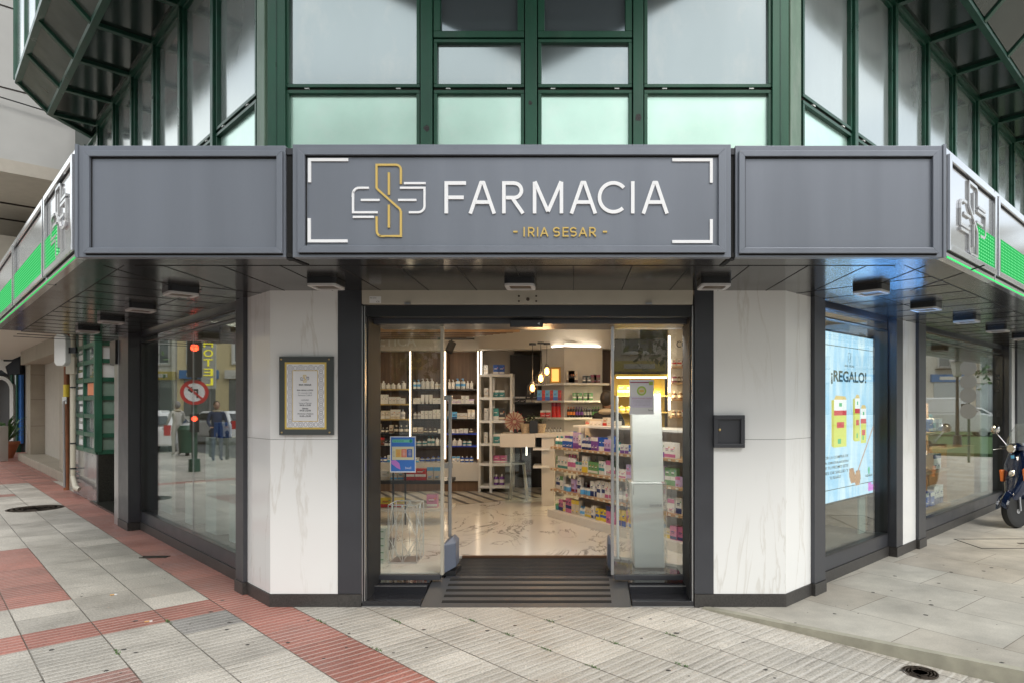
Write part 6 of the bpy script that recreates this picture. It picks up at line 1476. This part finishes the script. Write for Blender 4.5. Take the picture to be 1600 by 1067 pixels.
facade('white_gallery_building','ornate cream building with iron balconies beyond the square, reflected in the right window',(50,14),(0,1),(-1,0),22,15,3,6,(.70,.66,.57),gal=True)
facade('cream_gallery_building','long cream stone building beyond the square, reflected in the far right window',(52,37),(0,1),(-1,0),24,14,3,7,(.64,.58,.48),gal=True)
facade('south_building','pale apartment building behind the photographer, reflected in the door glass',(-26,-24),(1,0),(0,1),22,17,5,6,(.48,.45,.40))
facade('west_corner_building','white apartment building to the left behind the photographer',(-40,-8),(1,-1),(1,1),16,18,5,5,(.60,.60,.58))
facade('east_corner_building','cream apartment building to the right behind the photographer',(2,-26),(1,0),(0,1),24,15,4,7,(.55,.50,.43))
# hotel sign
hp_ = mirL(326,39.5); ff_ = Fr(hp_.xy,(0,1),(1,0))
HS = thing('hotel_sign','yellow vertical HOTEL sign across the road, reflected in the left window','sign',hp_+Vector((0,0,4)))
HY = em('hotel_yellow',(.85,.75,.05),1.0)
for i,chh in enumerate('HOTEL'): text('letter',chh,Fr(hp_.xy,(0,-1),(1,0)) if 0 else Fr(hp_.xy,(0,1),(1,0)),-.28,.28,5.0-.56*i,5.42-.56*i,.06,HY,HS,.02)
MB().box(ff_,-.42,.42,-.05,.05,2.55,5.6).build('board', M('sign_white',(.55,.55,.5)), HS)
MB().tube([hp_+Vector((-.1,0,0)),hp_+Vector((-.1,0,2.6))],.06,8).build('pole', STEEL, HS)
# traffic light with sign
tp = mirL(303,16); fd = Vector((1,-.57)).normalized(); ft = Fr(tp.xy,(-fd.y*-1,fd.x*-1) if 0 else (fd.y,-fd.x),(fd.x,fd.y))
TL = thing('traffic_light','traffic light with red lamps and no left turn sign, reflected in the left window','traffic light',tp)
DGP = M('dark_green_pole',(.03,.09,.06)); RED = emis('red_signal',(1,.06,.02),6)
MB().tube([tp,tp+Vector((0,0,.3)),tp+Vector((0,0,.31)),tp+Vector((0,0,3.2))],[.13,.12,.06,.055],12).build('pole',DGP,TL)
MB().box(ft,-.16,.16,.06,.25,2.25,3.1).build('signal_head',BLACK,TL,bevel=.02)
for k,z in enumerate((2.95,2.68,2.41)): MB().lathe(ft.P(0,.25,z),[(.085,0),(.085,.02)],16,ft.n).build('lamp',RED if k==0 else BLACK,TL)
MB().box(ft,-.10,.10,.06,.2,.95,1.4).build('signal_head',BLACK,TL,bevel=.01); MB().lathe(ft.P(0,.2,1.27),[(.06,0),(.06,.02)],12,ft.n).build('lamp',RED,TL)
MB().lathe(ft.P(0,.10,1.90),[(.30,0),(.30,.02)],30,ft.n).build('sign_ring',M('sign_red',(.60,.03,.03)),TL); MB().lathe(ft.P(0,.121,1.90),[(.22,0),(.22,.006)],30,ft.n).build('sign_face',PW,TL)
m=MB(); m.ribbon(ft,[(.06,1.77),(.06,1.96),(-.09,1.96)],.04,.128,.132); m.ribbon(ft,[(-.05,2.02),(-.12,1.96),(-.05,1.90)],.035,.128,.1325); m.build('arrow',BLACK,TL)
MB().ribbon(ft,[(-.16,2.06),(.16,1.74)],.045,.133,.137).build('slash',M('sign_red2',(.60,.03,.03)),TL)
# cars
CARP = M('white_car_paint',(.75,.75,.76),.2); TYRE = M('tyre',(.02,.02,.02),.8); CGL = mat('car_glass',(.03,.035,.04),.05); TAIL = M('tail_light',(.5,.02,.02),.2); RIM = M('alloy_rim',(.35,.35,.36),.3)
def car(name,label,p,yaw,van=False):
    Ld = 4.9 if van else 4.0; o = thing(name,label,'van' if van else 'car',p); Mt = Matrix.Translation(p)@Matrix.Rotation(yaw,4,'Z')
    def bl(m,nm,mt,**k):
        m.v=[Mt@v for v in m.v]; return m.build(nm,mt,o,**k)
    f0 = Fr((0,0),(1,0),(0,-1)); h=Ld/2
    prof = [(-h,.35),(h,.35),(h,.75),(h*.95,.95),(h*.55,1.05),(-h*.95,1.0),(-h,.85)]
    if van: prof=[(-h,.3),(h,.3),(h,.8),(h*.9,1.05),(h*.62,1.2),(-h,1.2)]
    m=MB(); m.fprism(f0,prof,-.85,.85); bl(m,'body',CARP,bevel=.06)
    top = [(-h*.93,1.0),(h*.5,1.03),(h*.18,1.45),(-h*.7,1.47)] if not van else [(-h,1.2),(h*.60,1.2),(h*.28,1.92),(h*.2,1.95),(-h*.98,1.95)]
    m=MB(); n_=len(top); vs=[(x,-.83,z) for x,z in top[:2]]+[(x,-.66,z) for x,z in top[2:]]+[(x,.83,z) for x,z in top[:2]]+[(x,.66,z) for x,z in top[2:]]
    m.add(vs,[tuple(range(n_)),tuple(range(n_,2*n_))[::-1]]+[(i,(i+1)%n_,n_+(i+1)%n_,n_+i) for i in range(n_)]); bl(m,'cabin',CARP,bevel=.05)
    # windows: side, front, rear, slightly proud
    (xb,zb__),(xf,zf_)=top[0],top[1]; tx,tz=top[2]; 
    m=MB()
    for sgn in (-1,1):
        yy0,yy1=.835*sgn,.672*sgn
        if van: m.add([(h*.25,yy0,1.28),(xf-.12,yy0,1.28),(tx,yy1*1.02,tz-.12),(h*.25,yy1*1.02,tz-.12)],[(0,1,2,3)])
        else: m.add([(xb+.2,yy0,1.08),(xf-.25,yy0,1.08),(tx-.02,yy1*1.03,tz-.08),(top[3][0]+.1,yy1*1.03,tz-.08)],[(0,1,2,3)])
    m.add([(xf+.03,-.72,zf_+.05),(xf+.03,.72,zf_+.05),(tx+.06,.6,tz-.05),(tx+.06,-.6,tz-.05)],[(0,1,2,3)])
    if not van: m.add([(xb-.03,-.68,1.08),(xb-.03,.68,1.08),(top[3][0]-.05,.56,1.40),(top[3][0]-.05,-.56,1.40)],[(0,1,2,3)])
    bl(m,'windows',CGL)
    for sx_ in (-1,1):
        for sy_ in (-1,1):
            m=MB(); m.lathe((sx_*h*.62,sy_*.72,.31),[(.31,-.1),(.31,.1)],20,(0,1,0)); wo=bl(m,'wheel',TYRE)
            m=MB(); m.lathe((sx_*h*.62,sy_*.83,.31),[(.19,-.02),(.19,.02)],14,(0,1,0)); bl(m,'rim',RIM)
    for sy_ in (-.68,.68):
        m=MB(); m.box(f0,-h-.01,-h+.08,-sy_-.1,-sy_+.1,.7,1.05); bl(m,'tail_light',TAIL)
        m=MB(); m.box(f0,h-.1,h+.01,-sy_-.14,-sy_+.14,.68,.82); bl(m,'headlight',SILV)
    m=MB(); m.box(f0,-h-.012,-h+.01,-.26,.26,.5,.62).box(f0,h-.01,h+.012,-.26,.26,.42,.54); bl(m,'number_plate',PW)
    return o
car('parked_car','white hatchback on the road, reflected at the left of the left window',mirL(247,24)+Vector((0,0,-.13)),R(160))
car('parked_car','second white car behind the first, reflected in the left window',mirL(238,33)+Vector((0,0,-.13)),R(160))
car('delivery_van','white panel van by the square, reflected in the right window',mirR(1477,33)+Vector((0,0,0)),R(115),True)
car('parked_car','white car behind the van, reflected in the right window',mirR(1520,38),R(115))
car('parked_car','dark grey car parked beyond the crossing, reflected in the left window',mirL(345,30)+Vector((0,0,-.13)),R(120))
bol = None; BO = 'nearest second third fourth fifth sixth seventh eighth ninth tenth eleventh twelfth thirteenth fourteenth'.split()
for k in range(14):
    p = a2(9+k*1.5,-2.35); p.z = 0
    if bol is None:
        bol = thing('bollard','nearest dark iron bollard along the left kerb','bollard',p,'bollards along the left kerb')
        MB().tube([p,p+Vector((0,0,.75))],[.055,.045],10).build('post',BLACK,bol); MB().lathe(p+Vector((0,0,.75)),[(.06,0),(.06,.03),(.045,.08),(.01,.11)],10).build('cap',BLACK,bol,smooth=True)
    else:
        b2 = bol.copy(); COL.objects.link(b2); b2.location = p; b2['label'] = BO[k]+' dark iron bollard along the left kerb'
        for ch_ in bol.children: c2 = ch_.copy(); COL.objects.link(c2); c2.parent = b2
lb_ = mirL(292,21); LBn = thing('litter_bin','green street litter bin on the left kerb, reflected in the left window','bin',lb_)
MB().lathe(lb_,[(.22,.1),(.26,.8),(.27,.82),(.2,.95)],16).build('bin_body',DGP,LBn,smooth=True); MB().tube([lb_,lb_+Vector((0,0,.12))],.06,8).build('foot',BLACK,LBn)
wq = FL.P(2.4,-.75,2.5); fill_lamp(wq,.8,7,(1,.9,.75))
wq = rb.P(p2b+1.2,-.9,2.5); fill_lamp(wq,.8,48); wq = rb.P(p1b+.6,-.6,2.5); fill_lamp(wq,.5,5)
# street lantern and sign backs
lp = mirR(1496,24); LP = thing('street_lantern','ornate black street lantern on the square, reflected in the right window','street lamp',lp)
MB().tube([lp,lp+Vector((0,0,.5)),lp+Vector((0,0,.52)),lp+Vector((0,0,2.6))],[.16,.13,.07,.05],12).build('column',BLACK,LP)
MB().lathe(lp+Vector((0,0,2.6)),[(.06,0),(.14,.05),(.24,.55),(.20,.56)],8).build('lantern_glass',mat('lantern_glass',(.45,.45,.42),.2),LP)
MB().lathe(lp+Vector((0,0,3.16)),[(.30,0),(.22,.12),(.08,.28),(.03,.42)],8).build('lantern_roof',BLACK,LP)
sp_ = mirR(1514,18.5); fs_ = Fr(sp_.xy,(1,-1),(-1,-1)); SP_ = thing('sign_post','green post with four round signs seen from behind, reflected in the right window','sign post',sp_)
MB().tube([sp_,sp_+Vector((0,0,2.95))],.035,10).build('post',DGP,SP_)
for z in (2.62,2.24,1.86,1.42): MB().lathe(sp_+Vector((-.04,-.04,z)),[(.21,-.01),(.21,.01)],24,(-1,-1,0)).build('sign_disc',mat('aluminium_back',(.42,.43,.44),.4,.5),SP_)
GRS = mat('lawn_grass',(.045,.10,.02),.9,var=.3,vscale=5,bump=.4,bscale=60)
m=MB(); c_=mirR(1500,30); m.prism([(18,14),(34,24),(30,34),(14,22)],0,.10)
struct(m,'lawn',GRS)
HDG = mat('hedge_leaves',(.05,.13,.02),.8,var=.4,vscale=12,bump=.8,bscale=30)
# trees
BARK = mat('bark',(.09,.07,.05),.9,var=.3,bump=.5,bscale=20); LEAFT = mat('tree_leaf',(.06,.12,.025),.6,var=.45,vscale=3)
def tree(label,p,H,r,seed,n=1400):
    o = thing('street_tree',label,'tree',p,'trees on the square'); rt_=random.Random(seed); p=Vector(p); m=MB()
    m.tube([p,p+Vector((.05,0,H*.35)),p+Vector((.1,.1,H*.7))],[.18,.13,.05],8)
    cs=[]
    for k in range(9):
        t=rt_.uniform(0,6.28); e_=p+Vector((math.cos(t)*r*rt_.uniform(.3,.8),math.sin(t)*r*rt_.uniform(.3,.8),H*rt_.uniform(.5,.95))); m.tube([p+Vector((.05,0,H*.35)),e_],[.06,.015],5); cs.append(e_)
    m.build('trunk',BARK,o)
    m=MB()
    for k in range(n):
        c=rt_.choice(cs); q=c+Vector((rt_.gauss(0,r*.28),rt_.gauss(0,r*.28),rt_.gauss(0,r*.24))); a=Vector((rt_.gauss(0,1),rt_.gauss(0,1),rt_.gauss(0,1))).normalized(); b_=a.cross(Vector((rt_.gauss(0,1),rt_.gauss(0,1),1))).normalized(); z=rt_.uniform(.08,.2)
        m.add([q,q+a*z+b_*z*.5,q+a*z*2,q+a*z-b_*z*.5],[(0,1,2,3)])
    m.build('crown',LEAFT,o)
tree('leafy street tree behind the photographer, mirrored in the left door glass',(-6,-11,0),6.5,2.6,1); tree('tall street tree right behind the photographer, mirrored in the right door glass',(5,-13,0),7,2.8,2); tree('small tree on the lawn of the square, reflected in the right window',(33,29,0),6,2.4,3)
tree('street tree on the far pavement down the road on the left',(-31,27,0),6,2.2,4)
# ------------------------------------------------------------------ scooter
sp0 = Vector((XY(1592,8.62),8.66,0)); hd = R(202)
SCO = thing('motor_scooter','dark blue motor scooter with small windscreen and round chrome mirror parked at the right edge','scooter',sp0)
MS = Matrix.Translation(sp0)@Matrix.Rotation(hd,4,'Z')@Matrix.Rotation(R(7),4,'X')
BLUE = mat('dark_blue_metallic',(.004,.012,.045),.15,.3,coat=1); CHR = mat('chrome',(.75,.75,.76),.08,1); SEATM = mat('seat_vinyl',(.03,.025,.022),.5); AMB = M('amber_lens',(.75,.20,.05),.15); SCRN = glass('tinted_screen',(.75,.78,.80),.12,haze=.15)
def sb_(m,nm,mt,par=None,**k):
    m.v=[MS@v for v in m.v]; return m.build(nm,mt,par or SCO,**k)
def loft(secs,k=12):   # secs: (x,z,halfwidth(y),halfdepth along n, tilt)  ellipse sections stacked
    m=MB(); b=0
    for (x,z,hw,hd_,tl_) in secs:
        for j in range(k):
            t=2*math.pi*j/k; c=math.cos(t); s__=math.sin(t)
            ee=lambda v: math.copysign(abs(v)**.75,v)
            m.v.append(Vector((x+hd_*ee(c)*math.cos(tl_), hw*ee(s__), z+hd_*ee(c)*math.sin(tl_))))
    n_=len(secs)
    for i in range(n_-1):
        for j in range(k): m.f.append([i*k+j,i*k+(j+1)%k,(i+1)*k+(j+1)%k,(i+1)*k+j]); m.mi.append(0)
    m.f.append(list(range(k))[::-1]); m.mi.append(0); m.f.append([(n_-1)*k+j for j in range(k)]); m.mi.append(0)
    return m
def wheel(x):
    m=MB(); m.lathe((x,0,.215),[(.135,-.045),(.17,-.052),(.205,-.040),(.215,0),(.205,.040),(.17,.052),(.135,.045)],32,(0,1,0)); w_=sb_(m,'wheel',TYRE,smooth=True)
    m=MB(); 
    for sg in (-1,1):
        P=[(x+.132*math.cos(t),sg*.030,.215+.132*math.sin(t)) for t in [2*math.pi*i/24 for i in range(25)]]; m.tube(P,.010,6,caps=False)
        for k in range(5):
            t=k*2*math.pi/5+.3; m.bar((x+.02*math.cos(t),sg*.030,.215+.02*math.sin(t)),(x+.13*math.cos(t),sg*.036,.215+.13*math.sin(t)),.036,.012,up=(0,1,0))
    m.lathe((x,0,.215),[(.03,-.05),(.03,.05)],14,(0,1,0)); sb_(m,'rim',RIM,w_)
wheel(0); wheel(-1.28)
m=MB()
prev=None
for i in range(12):
    t=R(10+150*i/11); c=[(.245*math.cos(t),y,.235+.245*math.sin(t)+(.02 if abs(y)<.05 else -.02)) for y in (-.085,-.05,0,.05,.085)]
    if prev: 
        for j in range(4): m.add([prev[j],prev[j+1],c[j+1],c[j]],[(0,1,2,3)])
    prev=c
sb_(m,'front_fender',BLUE,smooth=True)
m=loft([(-.02,.36,.06,.12,0),(-.06,.46,.11,.12,.2),(-.12,.62,.155,.10,.35),(-.16,.80,.17,.085,.4),(-.20,.95,.12,.07,.4),(-.22,1.0,.08,.06,.4)]); sb_(m,'front_shield',BLUE,smooth=True)
m=loft([(-.20,.40,.20,.04,.3),(-.19,.55,.24,.035,.3),(-.22,.75,.24,.03,.3),(-.25,.90,.17,.03,.3)]); sb_(m,'leg_shield',BLUE,smooth=True)
m=MB(); m.tube([(-.17,0,.95),(-.01,0,.22)],.025,8).tube([(-.01,.07,.22),(-.02,.07,.4)],.015,8); sb_(m,'fork',STEEL)
m=loft([(-.16,1.00,.10,.07,0),(-.17,1.05,.12,.08,0),(-.19,1.10,.08,.06,0)]); sb_(m,'handlebar_cover',BLUE,smooth=True)
m=MB(); m.tube([(-.27,-.28,1.06),(-.20,-.17,1.05),(-.17,0,1.05),(-.20,.17,1.05),(-.27,.28,1.06)],.016,8); hb_=sb_(m,'handlebar',BLACK,smooth=True)
for sg in (-1,1):
    m=MB(); m.tube([(-.24,sg*.20,1.05),(-.28,sg*.29,1.06)],.024,10); sb_(m,'grip',BLACK,hb_,smooth=True)
    m=MB(); m.tube([(-.13,sg*.16,1.04),(-.12,sg*.28,1.03)],.008,6); sb_(m,'brake_lever',CHR,hb_)
    m=MB(); m.tube([(-.18,sg*.12,1.07),(-.14,sg*.20,1.22),(-.14,sg*.225,1.27)],.007,6); mo=sb_(m,'mirror_stem',CHR,smooth=True)
    m=MB(); m.lathe((-.15,sg*.245,1.31),[(.02,.035),(.055,.02),(.068,0),(.066,-.008)],20,(1,0,0)); sb_(m,'mirror_head',CHR,mo,smooth=True)
    m=MB(); m.box(Fr((0,0),(1,0),(0,-1)),-.10,-.03,-sg*.155-.02,-sg*.155+.02,.60,.76); sb_(m,'indicator',AMB,bevel=.014)
m=MB(); m.lathe((-.095,0,1.03),[(.055,0),(.06,.02),(.05,.035)],20,(1,0,.1)); sb_(m,'headlight',CHR,smooth=True)
m=MB(); m.lathe((-.045,0,.70),[(.045,0),(.045,.02),(.03,.025)],18,(1,0,.35)); sb_(m,'horn_grille',CHR,smooth=True)
m=MB(); m.box(Fr((0,0),(1,0),(0,-1)),-.085,-.075,-.02,.02,.90,.94); sb_(m,'badge',PM['lightblue'])
m=MB()
pv=None
for i in range(7):
    z=1.06+.30*i/6; ww=.17*(1-(i/6)**3*.5); c=[(-.10-.28*(i/6)*.6-.10*abs(q)**2,q*ww,z) for q in (-1,-.6,0,.6,1)]
    if pv:
        for j in range(4): m.add([pv[j],pv[j+1],c[j+1],c[j]],[(0,1,2,3)])
    pv=c
sb_(m,'windscreen',SCRN,smooth=True)
m=MB(); m.box(Fr((0,0),(1,0),(0,-1)),-.70,-.22,-.17,.17,.30,.35); sb_(m,'floorboard',BLUE,bevel=.015)
m=loft([(-.70,.33,.14,.16,0),(-.92,.50,.20,.26,.1),(-1.02,.66,.19,.34,.05),(-1.06,.74,.14,.36,.0)]); sb_(m,'rear_body',BLUE,smooth=True)
m=loft([(-.98,.745,.13,.36,0),(-1.0,.80,.15,.38,0),(-1.0,.84,.12,.34,0)]); sb_(m,'seat',SEATM,smooth=True)
m=MB(); m.lathe((-1.52,0,.60),[(.05,0),(.05,.03)],14,(-1,0,0)); sb_(m,'tail_light',TAIL)
m=MB(); m.tube([(-.75,.15,.3),(-.72,.28,.0)],.012,6); sb_(m,'side_stand',STEEL)
# ------------------------------------------------------------------ shop assistant, half hidden behind the gondola
def person(label, P0, yaw, top, hair, skin):
    o = thing('person',label,'person',P0); Mt = Matrix.Translation(Vector(P0))@Matrix.Rotation(yaw,4,'Z')
    J = dict(pelvis=(0,0,.93),waist=(0,0,1.06),chest=(0,0,1.26),neck0=(0,0,1.42),neck=(0,0,1.47),
             shL=(0,.17,1.39),elL=(.04,.24,1.12),wrL=(.22,.20,.98),shR=(0,-.17,1.39),elR=(.04,-.24,1.12),wrR=(.22,-.20,.98),
             hipL=(0,.09,.90),knL=(.02,.10,.50),anL=(0,.10,.09),toL=(.14,.11,.04),hipR=(0,-.09,.90),knR=(.02,-.10,.50),anR=(0,-.10,.09),toR=(.14,-.11,.04))
    RD = dict(pelvis=(.15,.11),waist=(.13,.10),chest=(.15,.11),neck0=(.07,.06),neck=(.05,.05),shL=(.065,.06),elL=(.045,.045),wrL=(.028,.03),hipL=(.09,.09),knL=(.06,.06),anL=(.04,.045),toL=(.04,.03))
    E = [('pelvis','waist'),('waist','chest'),('chest','neck0'),('neck0','neck'),('chest','shL'),('shL','elL'),('elL','wrL'),('chest','shR'),('shR','elR'),('elR','wrR'),('pelvis','hipL'),('hipL','knL'),('knL','anL'),('anL','toL'),('pelvis','hipR'),('hipR','knR'),('knR','anR'),('anR','toR')]
    ks=list(J); me=bpy.data.meshes.new('body'); me.from_pydata([Mt@Vector(J[k])-Vector(P0) for k in ks],[(ks.index(a),ks.index(b)) for a,b in E],[])
    b_=bpy.data.objects.new('body',me); COL.objects.link(b_); b_.parent=o; me.materials.append(top)
    sm_=b_.modifiers.new('skin','SKIN'); 
    for i,k in enumerate(ks): me.skin_vertices[0].data[i].radius = RD.get(k, RD.get(k.replace('R','L'),(.05,.05)))
    me.skin_vertices[0].data[ks.index('pelvis')].use_root=True; sm_.use_smooth_shade=True
    ss=b_.modifiers.new('sub','SUBSURF'); ss.levels=2; ss.render_levels=2
    def bl(m,nm,mt,**k): m.v=[Mt@v for v in m.v]; return m.build(nm,mt,o,**k)
    def ell(c,r,k=14,n=10,f=lambda v:v):
        m=MB(); pr=[]
        for i in range(n+1):
            ph=math.pi*i/n
            for j in range(k):
                t=2*math.pi*j/k; v=Vector((c[0]+r[0]*math.sin(ph)*math.cos(t),c[1]+r[1]*math.sin(ph)*math.sin(t),c[2]-r[2]*math.cos(ph))); m.v.append(f(v))
        for i in range(n):
            for j in range(k): m.f.append([i*k+j,i*k+(j+1)%k,(i+1)*k+(j+1)%k,(i+1)*k+j]); m.mi.append(0)
        return m
    hd_=bl(ell((.01,0,1.58),(.095,.075,.115),18,14),'head',skin,smooth=True)
    for m,nm,mt in ((ell((.105,0,1.57),(.018,.012,.024),8,6),'nose',skin),(ell((.095,.03,1.595),(.012,.014,.009),8,6),'eye',BLACK),(ell((.095,-.03,1.595),(.012,.014,.009),8,6),'eye',BLACK),(ell((.092,0,1.53),(.014,.024,.008),8,6),'mouth',M('lips',(.35,.12,.1))),(ell((0,.078,1.58),(.022,.010,.03),8,6),'ear',skin),(ell((0,-.078,1.58),(.022,.010,.03),8,6),'ear',skin)):
        m.v=[Mt@v for v in m.v]; m.build(nm,mt,hd_,smooth=True)
    bl(ell((-.022,0,1.605),(.10,.088,.115),18,12),'hair',hair,smooth=True)
    bl(ell((-.02,0,1.42),(.10,.12,.05),16,8),'scarf',mat('beige_scarf',(.42,.36,.26),.9),smooth=True)
    for sg,w_ in ((1,J['wrL']),(-1,J['wrR'])):
        m=ell((w_[0]+.045,w_[1],w_[2]-.005),(.045,.035,.016),12,8)
        h_=bl(m,'hand',skin,smooth=True)
        for q in range(4):
            m=MB(); yy=w_[1]+(q-1.5)*.017; L_=(.06,.075,.07,.055)[q]; m.tube([(w_[0]+.07,yy,w_[2]),(w_[0]+.07+L_*.5,yy,w_[2]-.006),(w_[0]+.07+L_,yy,w_[2]-.028)],[.009,.008,.006],8); m.v=[Mt@v for v in m.v]; m.build('finger',skin,h_,smooth=True)
        m=MB(); m.tube([(w_[0]+.03,w_[1]-sg*.03,w_[2]),(w_[0]+.06,w_[1]-sg*.055,w_[2]-.01),(w_[0]+.085,w_[1]-sg*.05,w_[2]-.02)],[.011,.009,.007],8); m.v=[Mt@v for v in m.v]; m.build('thumb',skin,h_,smooth=True)
    return o
person('dark haired person in black coat and beige scarf standing behind the gondola',(XY(949,9.1),9.1,FZ-.04),R(60),mat('black_coat',(.02,.02,.022),.8),mat('dark_hair',(.02,.014,.010),.5),mat('skin',(.50,.30,.21),.5))

q = mirL(338,19); person('person in a navy coat crossing the pavement, reflected in the left window',(q.x,q.y,-.0),R(-40),mat('navy_coat',(.02,.035,.09),.8),mat('brown_hair',(.07,.04,.02),.6),mat('skin_b',(.50,.31,.22),.5))
q = mirL(276,21); person('person in a pale coat by the kerb, reflected in the left window',(q.x,q.y,-.0),R(120),mat('pale_coat',(.45,.43,.40),.8),mat('grey_hair',(.25,.24,.23),.6),mat('skin_c',(.48,.30,.22),.5))

# ------------------------------------------------------------------ tell identical neighbours apart by their order
ORD = ['leftmost','second from left','third from left','fourth from left','fifth from left','sixth from left','seventh from left','eighth from left','ninth from left','tenth from left']
_g = {}
for o in PRODS: _g.setdefault(o['label'], []).append(o)
for lab, os_ in _g.items():
    if len(os_) < 2: continue
    os_.sort(key=lambda o: o.location.x/o.location.y)
    for i, o in enumerate(os_): o['label'] = lab + ', ' + (ORD[i] if i < len(os_)-1 else 'rightmost')
